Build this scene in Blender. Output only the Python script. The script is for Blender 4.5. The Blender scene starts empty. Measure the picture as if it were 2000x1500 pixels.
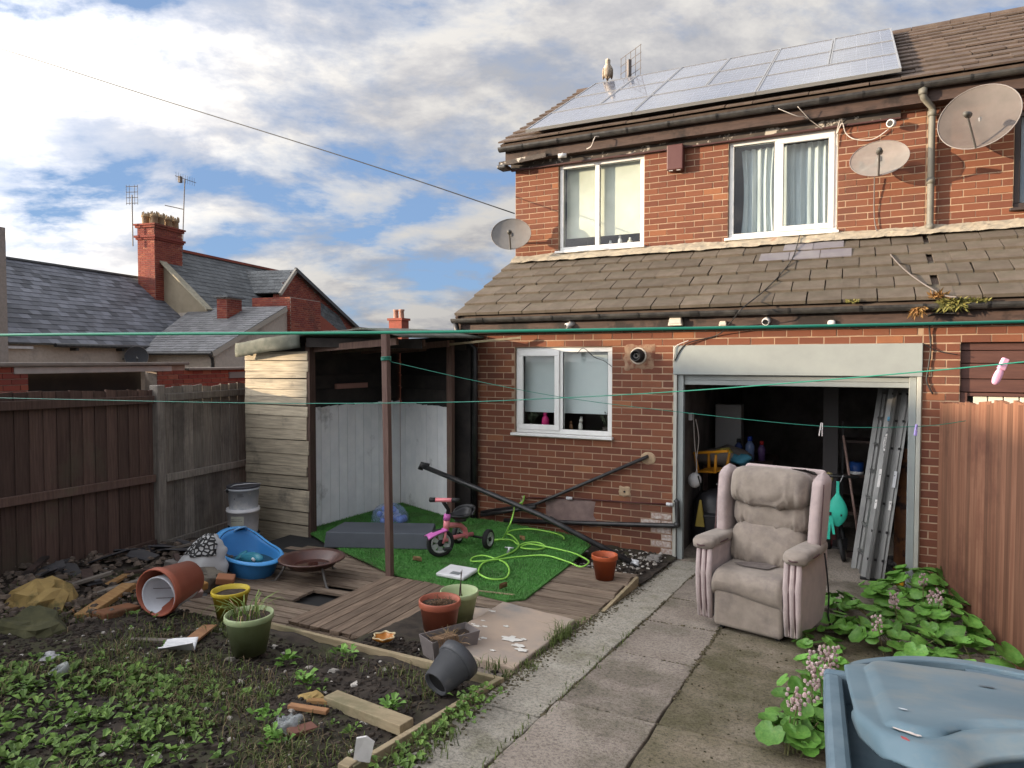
import bpy, math, random
from mathutils import Vector, Matrix, noise as mnoise
random.seed(11)
R = random.Random(5)
PI = math.pi
scene = bpy.context.scene
C = scene.collection
def rad(a): return math.radians(a)

# ---------------- camera, sky, sun, exposure ----------------
cam = bpy.data.cameras.new('camera'); camo = bpy.data.objects.new('camera', cam); C.objects.link(camo)
camo.location = (0, -7.337, 2.13); camo.rotation_euler = (rad(90-1.92), 0, rad(26.3))
cam.sensor_width = 36; cam.lens = 36*1345/2000; cam.clip_start = 0.05; cam.clip_end = 3000
scene.camera = camo
SUN_EL, SUN_X, SUN_Y, SUN_Z = 8.1, -.83, -.52, .14
sun = bpy.data.lights.new('sun', 'SUN'); sun.energy = 3.8; sun.angle = rad(.6); sun.color = (1, .79, .55)
suno = bpy.data.objects.new('sun', sun); C.objects.link(suno)
suno.rotation_euler = Vector((SUN_X, SUN_Y, SUN_Z)).to_track_quat('Z', 'Y').to_euler()
suno.location = (-30, -20, 20)
scene.view_settings.view_transform = 'Standard'; scene.view_settings.look = 'None'
scene.view_settings.exposure = 1.2; scene.view_settings.gamma = 1; scene.view_settings.use_curve_mapping = False
scene.render.engine = 'CYCLES'
scene.cycles.max_bounces = 8; scene.cycles.transparent_max_bounces = 12
scene.cycles.use_denoising = True

W = bpy.data.worlds.new('World'); scene.world = W; W.use_nodes = True
nt = W.node_tree; nt.nodes.clear()
def nd(nt, typ, **kw):
    n = nt.nodes.new(typ)
    for k, v in kw.items():
        if hasattr(n, k): setattr(n, k, v)
        else: n.inputs[k.replace('_', ' ')].default_value = v
    return n
def lk(nt, a, b): nt.links.new(a, b)
def math_n(nt, op, a, b=None, c=None):
    n = nt.nodes.new('ShaderNodeMath'); n.operation = op
    for i, x in enumerate((a, b, c)):
        if x is None: continue
        if isinstance(x, (int, float)): n.inputs[i].default_value = x
        else: nt.links.new(x, n.inputs[i])
    return n.outputs[0]
def ramp(nt, fac, stops):
    n = nt.nodes.new('ShaderNodeValToRGB')
    el = n.color_ramp.elements
    while len(el) < len(stops): el.new(.5)
    for e, (p, c) in zip(el, stops):
        e.position = p; e.color = (*c, 1) if len(c) == 3 else c
    nt.links.new(fac, n.inputs[0]); return n.outputs[0]
def mixc(nt, fac, a, b, mode='MIX'):
    n = nt.nodes.new('ShaderNodeMix'); n.data_type = 'RGBA'; n.blend_type = mode
    for s, x in ((n.inputs[0], fac), (n.inputs[6], a), (n.inputs[7], b)):
        if isinstance(x, (int, float)): s.default_value = x
        elif isinstance(x, tuple): s.default_value = (*x, 1) if len(x) == 3 else x
        else: nt.links.new(x, s)
    return n.outputs[2]
def noise_n(nt, vec, scale, detail=4, rough=.55, dist=0):
    n = nt.nodes.new('ShaderNodeTexNoise'); n.inputs['Scale'].default_value = scale
    n.inputs['Detail'].default_value = detail; n.inputs['Roughness'].default_value = rough; n.inputs['Distortion'].default_value = dist
    if vec is not None: nt.links.new(vec, n.inputs['Vector'])
    return n.outputs['Fac']

out = nt.nodes.new('ShaderNodeOutputWorld'); bg = nt.nodes.new('ShaderNodeBackground')
sky = nt.nodes.new('ShaderNodeTexSky'); sky.sky_type = 'NISHITA'; sky.sun_disc = False
sky.sun_elevation = rad(SUN_EL + 6); sky.sun_rotation = math.atan2(SUN_X, SUN_Y); sky.air_density = 1.0; sky.dust_density = .6; sky.ozone_density = 2.5
tc = nt.nodes.new('ShaderNodeTexCoord'); sep = nt.nodes.new('ShaderNodeSeparateXYZ'); lk(nt, tc.outputs['Generated'], sep.inputs[0])
zz = math_n(nt, 'ADD', math_n(nt, 'MAXIMUM', sep.outputs[2], 0.0), .34)
cx_ = math_n(nt, 'DIVIDE', sep.outputs[0], zz); cy_ = math_n(nt, 'DIVIDE', sep.outputs[1], zz)
def cvec(sx, sy, ox, oy, rot):
    co = nt.nodes.new('ShaderNodeCombineXYZ')
    c_, s_ = math.cos(rot), math.sin(rot)
    u = math_n(nt, 'ADD', math_n(nt, 'MULTIPLY', cx_, c_*sx), math_n(nt, 'MULTIPLY', cy_, s_*sx))
    v = math_n(nt, 'ADD', math_n(nt, 'MULTIPLY', cx_, -s_*sy), math_n(nt, 'MULTIPLY', cy_, c_*sy))
    lk(nt, math_n(nt, 'ADD', u, ox), co.inputs[0]); lk(nt, math_n(nt, 'ADD', v, oy), co.inputs[1])
    return co.outputs[0]
cl1 = noise_n(nt, cvec(1.0, 1.35, 3.1, 1.7, rad(38)), 2.7, 10, .60, .15)
cl2 = noise_n(nt, cvec(.8, 1.2, 7.3, 4.2, rad(30)), .9, 4, .5, .3)
cl3 = noise_n(nt, cvec(1.0, 1.25, 3.19, 1.64, rad(38)), 2.7, 10, .60, .15)
low_ = math_n(nt, 'MULTIPLY', math_n(nt, 'POWER', math_n(nt, 'SUBTRACT', 1.0, math_n(nt, 'MAXIMUM', sep.outputs[2], 0.0)), 9.0), .05)
dens = math_n(nt, 'ADD', math_n(nt, 'ADD', math_n(nt, 'MULTIPLY', cl1, .75), math_n(nt, 'MULTIPLY', cl2, .40)), low_)
cover = ramp(nt, dens, [(.475, (0, 0, 0)), (.53, (.55, .55, .55)), (.62, (1, 1, 1))])
# thick parts are grey underneath, edges turned to the sun are bright
lit = math_n(nt, 'ADD', math_n(nt, 'MULTIPLY', math_n(nt, 'SUBTRACT', cl1, cl3), 2.6), math_n(nt, 'SUBTRACT', 1.08, dens))
shade = ramp(nt, lit, [(.26, (2.1, 2.18, 2.42)), (.46, (2.6, 2.62, 2.78)), (.74, (3.55, 3.5, 3.45))])
# clouds glow towards the low sun
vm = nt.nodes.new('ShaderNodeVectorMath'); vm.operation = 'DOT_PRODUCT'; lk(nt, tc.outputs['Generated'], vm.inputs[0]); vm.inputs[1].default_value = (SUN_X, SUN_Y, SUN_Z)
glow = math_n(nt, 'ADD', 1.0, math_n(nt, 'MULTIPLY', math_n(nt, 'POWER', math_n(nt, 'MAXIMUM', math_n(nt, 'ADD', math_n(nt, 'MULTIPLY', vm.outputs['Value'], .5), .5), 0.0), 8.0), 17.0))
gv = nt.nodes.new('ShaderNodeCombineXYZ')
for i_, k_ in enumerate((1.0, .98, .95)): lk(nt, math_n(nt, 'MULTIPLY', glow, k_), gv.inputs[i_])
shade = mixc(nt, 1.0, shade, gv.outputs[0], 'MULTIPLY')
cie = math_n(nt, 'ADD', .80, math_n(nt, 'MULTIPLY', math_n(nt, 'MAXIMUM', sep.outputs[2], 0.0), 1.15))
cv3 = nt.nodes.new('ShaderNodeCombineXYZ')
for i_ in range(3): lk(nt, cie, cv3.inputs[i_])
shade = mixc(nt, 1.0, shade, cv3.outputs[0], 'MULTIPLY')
clear = mixc(nt, 1.0, mixc(nt, .72, sky.outputs[0], (2.7, 3.15, 3.9)), (.62, .80, 1.03), 'MULTIPLY')
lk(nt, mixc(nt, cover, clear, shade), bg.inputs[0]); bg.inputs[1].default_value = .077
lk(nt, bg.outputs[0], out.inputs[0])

# ---------------- helpers ----------------
def at(p): return Vector(p)
class MB:
    """collects polygons for ONE mesh"""
    def __init__(s): s.v = []; s.f = []
    def add(s, vs, fs):
        o = len(s.v); s.v += [tuple(v) for v in vs]; s.f += [tuple(i+o for i in f) for f in fs]; return s
    def hexa(s, p):   # 4 bottom (ccw), 4 top
        return s.add(p, [(3,2,1,0),(4,5,6,7),(0,1,5,4),(1,2,6,5),(2,3,7,6),(3,0,4,7)])
    def box(s, x0, x1, y0, y1, z0, z1, M=None):
        p = [Vector(q) for q in ((x0,y0,z0),(x1,y0,z0),(x1,y1,z0),(x0,y1,z0),(x0,y0,z1),(x1,y0,z1),(x1,y1,z1),(x0,y1,z1))]
        if M is not None: p = [M @ q for q in p]
        return s.hexa(p)
    def beam(s, a, b, w, h, up=(0,0,1)):   # bar from a to b, w across, h along up
        a, b = Vector(a), Vector(b); d = (b-a).normalized(); r = d.cross(Vector(up))
        if r.length < 1e-4: r = d.cross(Vector((0,1,0)))
        r.normalize(); u = r.cross(d); r *= w/2; u *= h/2
        return s.hexa([a-r-u, a+r-u, b+r-u, b-r-u, a-r+u, a+r+u, b+r+u, b-r+u])
    def prism(s, poly, vec):
        n = len(poly); vec = Vector(vec); a = [Vector(p) for p in poly]; b = [p+vec for p in a]
        return s.add(a+b, [tuple(range(n-1,-1,-1)), tuple(range(n, 2*n))] + [(i, (i+1) % n, n+(i+1) % n, n+i) for i in range(n)])
    def tube(s, pts, r, n=8, caps=True):
        pts = [Vector(p) for p in pts]; m = len(pts); rs = r if isinstance(r, (list, tuple)) else [r]*m
        vs = []; prev = None
        for i, p in enumerate(pts):
            t = (pts[min(i+1, m-1)] - pts[max(i-1, 0)])
            t = t.normalized() if t.length > 1e-9 else Vector((0,0,1))
            if prev is None:
                x = t.cross(Vector((0,0,1)) if abs(t.z) < .9 else Vector((1,0,0))).normalized()
            else:
                x = prev - t*prev.dot(t); x = x.normalized() if x.length > 1e-6 else t.orthogonal().normalized()
            prev = x; y = t.cross(x)
            for k in range(n):
                a = 2*PI*k/n; vs.append(p + (x*math.cos(a) + y*math.sin(a))*rs[i])
        fs = [(i*n+k, i*n+(k+1) % n, (i+1)*n+(k+1) % n, (i+1)*n+k) for i in range(m-1) for k in range(n)]
        if caps: fs += [tuple(range(n-1,-1,-1)), tuple(range((m-1)*n, m*n))]
        return s.add(vs, fs)
    def lathe(s, prof, n=24, M=None, closed=False):
        vs = []
        for r, z in prof:
            for k in range(n):
                a = 2*PI*k/n; q = Vector((r*math.cos(a), r*math.sin(a), z)); vs.append(M @ q if M is not None else q)
        m = len(prof); L = m if closed else m-1
        fs = [(i*n+k, i*n+(k+1) % n, ((i+1) % m)*n+(k+1) % n, ((i+1) % m)*n+k) for i in range(L) for k in range(n)]
        return s.add(vs, fs)
    def grid(s, fn, nu, nv, closeu=False):
        vs = [fn(i/(nu if closeu else nu-1), j/(nv-1)) for j in range(nv) for i in range(nu)]
        fs = []
        for j in range(nv-1):
            for i in range(nu if closeu else nu-1):
                i2 = (i+1) % nu; fs.append((j*nu+i, j*nu+i2, (j+1)*nu+i2, (j+1)*nu+i))
        return s.add(vs, fs)
    def ell(s, c, r, nu=14, nv=9, M=None, e=1.0):
        def sg(x): return math.copysign(abs(x)**e, x)
        def fn(u, v):
            a = 2*PI*u; b = PI*(v-.5); cb = sg(math.cos(b))
            q = Vector((r[0]*cb*sg(math.cos(a)), r[1]*cb*sg(math.sin(a)), r[2]*sg(math.sin(b))))
            return (M @ q if M is not None else q) + Vector(c)
        return s.grid(fn, nu, nv, True)
    def mesh(s, name, m, smooth=False):
        me = bpy.data.meshes.new(name); me.from_pydata(s.v, [], s.f); me.validate(); me.update()
        if m is not None: me.materials.append(m)
        if smooth: me.polygons.foreach_set('use_smooth', [True]*len(me.polygons))
        return me
    def build(s, name, m, parent=None, smooth=False, bevel=0, local=False, seg=2, solid=0, label=None, weld=False):
        o = bpy.data.objects.new(name, s.mesh(name, m, smooth)); link(o, parent, local)
        if weld:
            w_ = o.modifiers.new('weld', 'WELD'); w_.merge_threshold = 1e-4
        if solid:
            sm = o.modifiers.new('solid', 'SOLIDIFY'); sm.thickness = solid; sm.offset = -1
        if bevel:
            b = o.modifiers.new('bevel', 'BEVEL'); b.width = bevel; b.segments = seg; b.limit_method = 'ANGLE'
        if label: o['label'] = label
        return o
def link(o, parent=None, local=False):
    C.objects.link(o)
    if parent is not None:
        o.parent = parent
        if not local and parent.get('_w') is None: o.location = (0,0,0)
        if not local and parent.type == 'EMPTY': o.location = -parent.location
    return o
def thing(name, label, cat, loc=(0,0,0), rotz=0, group=None, kind=None, rot=None):
    o = bpy.data.objects.new(name, None); C.objects.link(o); o.location = loc
    o.rotation_euler = rot if rot else (0,0,rotz); o.empty_display_size = .1
    return tag(o, label, cat, group, kind)
def tag(o, label, cat=None, group=None, kind=None):
    o['label'] = label
    if cat: o['category'] = cat
    if group: o['group'] = group
    if kind: o['kind'] = kind
    return o
def struct(o, label=None):
    o['kind'] = 'structure'
    if label: o['label'] = label
    return o
def inst(me, name, parent, loc=(0,0,0), rot=(0,0,0), scale=(1,1,1)):
    """an object sharing mesh me, placed in world space under an unrotated parent"""
    o = bpy.data.objects.new(name, me); C.objects.link(o); o.parent = parent
    off = Vector((0,0,0)); p = parent
    while p is not None: off += p.location; p = p.parent
    o.location = Vector(loc) - off; o.rotation_euler = rot; o.scale = scale
    return o
def copy_thing(src, loc, rotz, label):
    r = src.copy(); C.objects.link(r); r.location = loc; r.rotation_euler = (0,0,rotz); r['label'] = label
    for ch in list(src.children):
        c = ch.copy(); C.objects.link(c); c.parent = r
    return r

# ---------------- materials ----------------
MATS = {}
def M(name, col, col2=None, scale=6, rough=.8, bump=0, bscale=60, metal=0, rand=0, stretch=None, spec=.35, detail=5, lo=.35, hi=.65,
      col3=None, s3=2.0, lo3=.5, hi3=.62, alpha=1, island=False, coat=0, huerand=0, sheen=0, speck=0):
    if name in MATS: return MATS[name]
    m = bpy.data.materials.new(name); m.use_nodes = True; t = m.node_tree; b = t.nodes['Principled BSDF']
    tc = t.nodes.new('ShaderNodeTexCoord'); mp = t.nodes.new('ShaderNodeMapping'); lk(t, tc.outputs['Object'], mp.inputs[0])
    if stretch: mp.inputs['Scale'].default_value = stretch
    oi = t.nodes.new('ShaderNodeObjectInfo'); rnd = oi.outputs['Random']
    if island:
        ge = t.nodes.new('ShaderNodeNewGeometry'); rnd = math_n(t, 'FRACT', math_n(t, 'ADD', rnd, ge.outputs['Random Per Island']))
    co = t.nodes.new('ShaderNodeCombineXYZ')
    for i, k in enumerate((37, 53, 71)): lk(t, math_n(t, 'MULTIPLY', rnd, k), co.inputs[i])
    lk(t, co.outputs[0], mp.inputs['Location']); v = mp.outputs[0]
    c = tuple(col)
    if col2 is not None:
        f = ramp(t, noise_n(t, v, scale, detail, .6), [(lo, (0,0,0)), (hi, (1,1,1))])
        c = mixc(t, f, tuple(col), tuple(col2))
    if col3 is not None:
        f3 = ramp(t, noise_n(t, tc.outputs['Object'], s3, 6, .65), [(lo3, (0,0,0)), (hi3, (1,1,1))])
        c = mixc(t, f3, c, tuple(col3))
    if huerand:
        c = mixc(t, math_n(t, 'MULTIPLY', math_n(t, 'FRACT', math_n(t, 'MULTIPLY', rnd, 7.31)), huerand), c, tuple(col2 or col))
    if rand:
        k = math_n(t, 'ADD', math_n(t, 'MULTIPLY', rnd, rand), 1-rand/2)
        hs = t.nodes.new('ShaderNodeHueSaturation'); lk(t, k, hs.inputs['Value'])
        if isinstance(c, tuple): hs.inputs['Color'].default_value = (*c, 1)
        else: lk(t, c, hs.inputs['Color'])
        c = hs.outputs[0]
    if isinstance(c, tuple): b.inputs['Base Color'].default_value = (*c, 1)
    else: lk(t, c, b.inputs['Base Color'])
    b.inputs['Roughness'].default_value = rough; b.inputs['Metallic'].default_value = metal
    b.inputs['Specular IOR Level'].default_value = spec
    if coat: b.inputs['Coat Weight'].default_value = coat
    if sheen: b.inputs['Sheen Weight'].default_value = sheen
    if alpha < 1: b.inputs['Alpha'].default_value = alpha
    if bump:
        bn = t.nodes.new('ShaderNodeBump'); bn.inputs['Strength'].default_value = bump; bn.inputs['Distance'].default_value = .01
        lk(t, noise_n(t, v, bscale, 5, .65), bn.inputs['Height'])
    if speck:
        sp = ramp(t, noise_n(t, tc.outputs['Object'], speck, 3, .8), [(.38, (.45,.45,.45)), (.5, (1,1,1)), (.66, (1.25,1.25,1.22))])
        src = b.inputs['Base Color'].links[0].from_socket; lk(t, mixc(t, .75, src, mixc(t, 1.0, src, sp, 'MULTIPLY')), b.inputs['Base Color']); lk(t, bn.outputs[0], b.inputs['Normal'])
    MATS[name] = m; return m
def glass(name, tint=(1,1,1), refl=1.0, ior=1.52):
    m = bpy.data.materials.new(name); m.use_nodes = True; t = m.node_tree; t.nodes.clear()
    o = t.nodes.new('ShaderNodeOutputMaterial'); tr = t.nodes.new('ShaderNodeBsdfTransparent'); tr.inputs[0].default_value = (*tint, 1)
    g = t.nodes.new('ShaderNodeBsdfGlossy'); g.inputs['Roughness'].default_value = .02
    fr = t.nodes.new('ShaderNodeFresnel'); fr.inputs[0].default_value = ior; mx = t.nodes.new('ShaderNodeMixShader')
    ge = t.nodes.new('ShaderNodeNewGeometry')
    lk(t, math_n(t, 'MULTIPLY', math_n(t, 'MINIMUM', math_n(t, 'MULTIPLY', fr.outputs[0], refl), 1.0), math_n(t, 'SUBTRACT', 1.0, ge.outputs['Backfacing'])), mx.inputs[0])
    lk(t, tr.outputs[0], mx.inputs[1]); lk(t, g.outputs[0], mx.inputs[2]); lk(t, mx.outputs[0], o.inputs[0])
    MATS[name] = m; return m

def brick_mat(name, a, b_, c_, d_):
    m = bpy.data.materials.new(name); m.use_nodes = True; t = m.node_tree; b = t.nodes['Principled BSDF']
    oi = t.nodes.new('ShaderNodeObjectInfo'); ge = t.nodes.new('ShaderNodeNewGeometry')
    rnd = math_n(t, 'FRACT', math_n(t, 'ADD', oi.outputs['Random'], ge.outputs['Random Per Island']))
    col = ramp(t, rnd, [(0, a), (.5, b_), (.93, c_), (1, d_)])
    n = noise_n(t, ge.outputs['Position'], 55, 5, .7); col = mixc(t, math_n(t, 'MULTIPLY', n, .45), col, a)
    big = ramp(t, noise_n(t, ge.outputs['Position'], 1.3, 4, .6), [(.5, (0,0,0)), (.72, (1,1,1))])
    col = mixc(t, math_n(t, 'MULTIPLY', big, .55), col, (.085, .05, .04))
    lk(t, col, b.inputs['Base Color']); b.inputs['Roughness'].default_value = .88; b.inputs['Specular IOR Level'].default_value = .25
    bn = t.nodes.new('ShaderNodeBump'); bn.inputs['Strength'].default_value = .5; bn.inputs['Distance'].default_value = .004
    lk(t, noise_n(t, ge.outputs['Position'], 130, 4, .6), bn.inputs['Height']); lk(t, bn.outputs[0], b.inputs['Normal'])
    MATS[name] = m; return m
mBrick = brick_mat('brick', (.135,.050,.032), (.175,.065,.037), (.205,.079,.043), (.31,.132,.062))
mBrickFar = brick_mat('brick_far', (.2,.05,.04), (.27,.07,.05), (.33,.1,.06), (.4,.16,.1))
mMortar = M('mortar', (.40,.28,.185), (.30,.205,.14), 9, .95, .5, 90, col3=(.2,.15,.12), s3=1.5, lo3=.55, hi3=.75)
mUPVC = M('white_upvc', (.74,.74,.72), (.66,.66,.63), 5, .35, spec=.5)
mBlackPl = M('black_plastic', (.012,.012,.013), (.03,.03,.03), 8, .45)
mBlackPipe = M('black_pipe', (.01,.01,.011), (.035,.034,.033), 12, .42, spec=.5)
mGutter = M('gutter_plastic', (.022,.022,.024), (.06,.058,.055), 10, .4, spec=.5)
mGlass = glass('window_glass', (.93,.95,.94), 1.0)
mDarkWood = M('dark_fascia', (.05,.032,.026), (.08,.05,.04), 7, .7, .3, 50, stretch=(1,8,8), col3=(.02,.014,.012), s3=3)
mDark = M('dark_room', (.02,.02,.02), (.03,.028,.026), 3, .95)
mWhiteWood = M('white_paint_board', (.86,.87,.87), (.76,.78,.79), 5, .6, .15, 70, rand=.1, col3=(.33,.34,.33), s3=2.2, lo3=.6, hi3=.75)
mTile = M('roof_tile', (.088,.07,.053), (.12,.098,.077), 7, .92, .6, 70, rand=.34, col3=(.08,.075,.05), s3=2.5, lo3=.45, hi3=.7)
mTileUp = M('roof_tile_upper', (.085,.06,.048), (.12,.09,.07), 6, .92, .6, 60, rand=.35)
mConcrete = M('concrete', (.235,.195,.16), (.315,.27,.225), 3, .92, .8, 130, rand=.25, col3=(.13,.115,.08), s3=1.7, lo3=.47, hi3=.66, speck=60)
mKerb = M('kerb_concrete', (.29,.265,.215), (.37,.34,.285), 5, .94, .9, 90, rand=.12, col3=(.17,.16,.105), s3=2.5, lo3=.52, hi3=.68, speck=60)
mMossy = M('mossy_concrete', (.19,.155,.105), (.25,.21,.155), 4, .93, .8, 110, rand=.15, col3=(.10,.09,.045), s3=1.8, lo3=.42, hi3=.62, speck=60)
mSoil = M('soil', (.022,.017,.013), (.05,.038,.028), 14, .97, 1.0, 60, col3=(.045,.045,.02), s3=1.6, lo3=.48, hi3=.62)
mClod = M('soil_clod', (.016,.012,.010), (.05,.037,.027), 9, .97, .8, 60, island=True, rand=.8)
mDeck = M('deck_wood', (.115,.08,.057), (.235,.18,.13), 4, .85, .6, 30, rand=.4, stretch=(1.2,16,16))
mDeckY = M('deck_wood_along', (.105,.072,.05), (.21,.15,.105), 4, .85, .6, 30, rand=.4, stretch=(16,1.2,16))
mPlank = M('silvered_plank', (.27,.235,.175), (.48,.41,.30), 3.5, .88, .6, 24, rand=.35, stretch=(1,14,14), col3=(.12,.11,.09), s3=2.0, lo3=.55, hi3=.7)
mFenceD = M('dark_stained_board', (.080,.048,.038), (.125,.078,.060), 4, .85, .5, 30, rand=.6, stretch=(14,14,1), col3=(.11,.09,.06), s3=1.4, lo3=.56, hi3=.72)
mFenceG = M('grey_fence_board', (.16,.142,.12), (.27,.24,.205), 4, .9, .6, 26, rand=.45, stretch=(14,14,1), col3=(.085,.072,.065), s3=1.6, lo3=.5, hi3=.7)
mFenceR = M('brown_fence_board', (.14,.06,.034), (.215,.105,.062), 2.4, .8, .7, 22, rand=.5, stretch=(16,16,.6), col3=(.10,.04,.025), s3=1.6, lo3=.5, hi3=.7)
mTimber = M('pale_timber', (.26,.2,.12), (.36,.29,.18), 4, .85, .4, 30, rand=.3, stretch=(1,10,10), col3=(.14,.13,.07), s3=2.5, lo3=.5, hi3=.7)
mGalv = M('galvanised_steel', (.27,.295,.285), (.23,.25,.245), 3, .5, .05, 80, spec=.4)
mAlu = M('aluminium', (.55,.56,.57), (.42,.43,.44), 20, .38, metal=.85, stretch=(1,1,.08))
mSlate = M('slate', (.11,.115,.13), (.165,.17,.19), 1.2, .6, .3, 40, rand=.9, island=True)
mSlateDark = M('slate_dark', (.085,.092,.095), (.135,.14,.14), 8, .65, .3, 40, rand=.5, island=True)
mRender = M('pebble_render', (.42,.36,.3), (.5,.44,.37), 12, .95, .6, 60, col3=(.3,.27,.24), s3=1.2, lo3=.55, hi3=.72)
mGreenLine = M('green_line', (.015,.19,.13), None, rough=.4, spec=.4)
mBlack = M('black_rubber', (.012,.012,.012), None, rough=.65)
def plain(name, col, rough=.5, k=.85, **kw):
    return M(name, col, tuple(x*k for x in col), 9, rough, **kw)

# ---------------- ground ----------------
def zg(x, y):
    if y >= 0: return 0.0
    return .089*min(-y, 8.0)
def axis(lo, hi, a, b, step):
    r = [lo, lo*.5, lo*.2, lo*.08]; r = [q for q in r if q < a-1]
    n = int((b-a)/step); r += [a+i*step for i in range(n+1)]
    return r + [q for q in (hi*.08, hi*.2, hi*.5, hi) if q > b+1]
gx, gy = axis(-900, 900, -30, 30, 1.0), axis(-900, 900, -40, 40, 1.0)
mb = MB(); nx = len(gx)
mb.add([(x, y, zg(x, y)-.06-(.3 if -7 < x < 3 and -10 < y < .5 else 0)) for y in gy for x in gx], [(j*nx+i, j*nx+i+1, (j+1)*nx+i+1, (j+1)*nx+i) for j in range(len(gy)-1) for i in range(nx-1)])
struct(mb.build('ground', M('yard_earth', (.06,.05,.036), (.1,.085,.06), 2, .95, .6, 30), smooth=True), 'dark earth of the yard reaching out past the houses')

# ---------------- brick house ----------------
house = thing('brick_house', 'red brick house with solar panels on its roof and an open garage', 'house', (-1.7, 0, 0))
nhouse = thing('brick_house', 'adjoining red brick house at the right with brown boards over its garage', 'house', (3, 0, 0))
XL, XP, XR = -4.25, .68, 3.6       # left corner, party line, right end of what shows
YU = 1.37                          # plane of the upper wall
CO = .075
bmeshes = {}
def brick_mesh(w):
    k = round(w*200)
    if k not in bmeshes:
        h, d, e = .065/2, .03, .003
        a = k/400 - .001
        mb = MB(); mb.add([(-a,0,-h+e),(a,0,-h+e),(a,0,h-e),(-a,0,h-e),(-a-.001,e,-h),(a+.001,e,-h),(a+.001,e,h),(-a-.001,e,h),(-a-.001,d,-h),(a+.001,d,-h),(a+.001,d,h),(-a-.001,d,h)],
            [(0,1,2,3),(4,5,1,0),(5,6,2,1),(6,7,3,2),(7,4,0,3),(8,9,5,4),(9,10,6,5),(10,11,7,6),(11,8,4,7)])
        bmeshes[k] = mb.mesh('brick', mBrick)
    return bmeshes[k]
def courses(x0, x1, z0, z1, holes, ph=0.0):
    """stretcher bond bricks between holes: list of (xc, zc, w)"""
    res = []
    n = int((z1-z0)/CO+.001)
    for i in range(n):
        zc = z1 - CO*(i+.5)
        segs = [(x0, x1)]
        for hx0, hx1, hz0, hz1 in holes:
            if hz0-.02 < zc < hz1+.02:
                ns = []
                for a, b in segs:
                    if hx1 <= a or hx0 >= b: ns.append((a, b)); continue
                    if hx0 > a: ns.append((a, hx0))
                    if hx1 < b: ns.append((hx1, b))
                segs = ns
        for a, b in segs:
            x = x0 + ph - (.1125 if i % 2 else 0) - .225
            while x < b:
                l, r = max(x, a)+.005, min(x+.225, b)-.005
                if r-l > .03: res.append(((l+r)/2, zc, r-l))
                x += .225
    return res
def wall_mesh(name, x0, x1, z0, z1, holes, yf, th, parent):
    xs = sorted({x0, x1} | {h[0] for h in holes} | {h[1] for h in holes}); xs = [x for x in xs if x0 <= x <= x1]
    mb = MB()
    for a, b in zip(xs, xs[1:]):
        zs = [(z0, z1)]
        for h in holes:
            if h[0] <= a and h[1] >= b:
                ns = []
                for p, q in zs:
                    if h[2] > p: ns.append((p, min(q, h[2])))
                    if h[3] < q: ns.append((max(p, h[3]), q))
                zs = [z for z in ns if z[1]-z[0] > .001]
        for p, q in zs: mb.box(a, b, yf, yf+th, p, q)
    return mb.build(name, mMortar, parent)
LOW = [(-3.59, -2.39, 1.28, 2.29), (-1.70, .57, -.1, 2.29)]
UP = [(-3.60, -2.42, 3.61, 4.78), (-1.38, -.18, 3.61, 4.78)]
XQ = .575
wl = wall_mesh('wall', XL, XQ, -.15, 2.62, LOW, .0035, .22, house)
wu = wall_mesh('wall', XL, XP, 3.2, 5.0, UP, YU+.0035, .22, house)
nlow = [(.87, 3.5, -.1, 2.30)]; nup = [(1.46, 2.7, 3.70, 4.70)]
nwl = wall_mesh('wall', XQ+.001, XR, -.15, 2.62, nlow, .0035, .22, nhouse)
nwu = wall_mesh('wall', XP+.001, XR, 3.2, 5.0, nup, YU+.0035, .22, nhouse)
def lay(res, yf, wall, other, cap, rr):
    """the cap largest in view as bricks under their wall, the rest as one mesh"""
    camp = Vector(camo.location)
    res = sorted(res, key=lambda b: (Vector((b[0], yf, b[1]))-camp).length)
    for x, z, w in res[:cap]:
        inst(brick_mesh(w), 'brick', wall, (x+rr.uniform(-.002,.002), yf+rr.uniform(-.003,.002), z+rr.uniform(-.0015,.0015)), (0, rr.uniform(-.006,.006), 0))
    if res[cap:]:
        mb = MB()
        for x, z, w in res[cap:]:
            dy = rr.uniform(-.0015,.0015)
            mb.add([(x+v.co.x, yf+dy+v.co.y, z+v.co.z) for v in brick_mesh(w).vertices], [tuple(p.vertices) for p in brick_mesh(w).polygons])
        o = mb.build('brick_courses', mBrick, other); o['kind'] = 'stuff'
low = courses(XL, XQ, -.11, 2.59, LOW, .06); up = courses(XL, XP, 3.49, 4.99, UP, .1)
up = [b for b in up if 3.5 < b[1] < 4.96]
lay(low, 0, wl, wl, 148, R); lay(up, YU, wu, wu, 150, R)
lay(courses(XQ, 1.6, -.11, 2.59, nlow, -.04), 0, nwl, nwl, 150, R); lay([b for b in courses(XP, 2.2, 3.49, 4.99, nup, -.105)], YU, nwu, nwu, 150, R)
# whitewashed bricks at the garage corner
mWhiteBrick = M('whitewashed_brick', (.5,.46,.42), (.3,.2,.16), 30, .9, .5, 90)
mb = MB()
for (x, z, w) in low:
    if -1.6 > x+w/2 > -1.76 and z < .5 or (x > -1.99 and .28 < z < .46 and x < -1.7): mb.box(x-w/2+.002, x+w/2-.002, -.006, -.001, z-.03, z+.03)
mb.build('whitewash', mWhiteBrick, wl)
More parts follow.
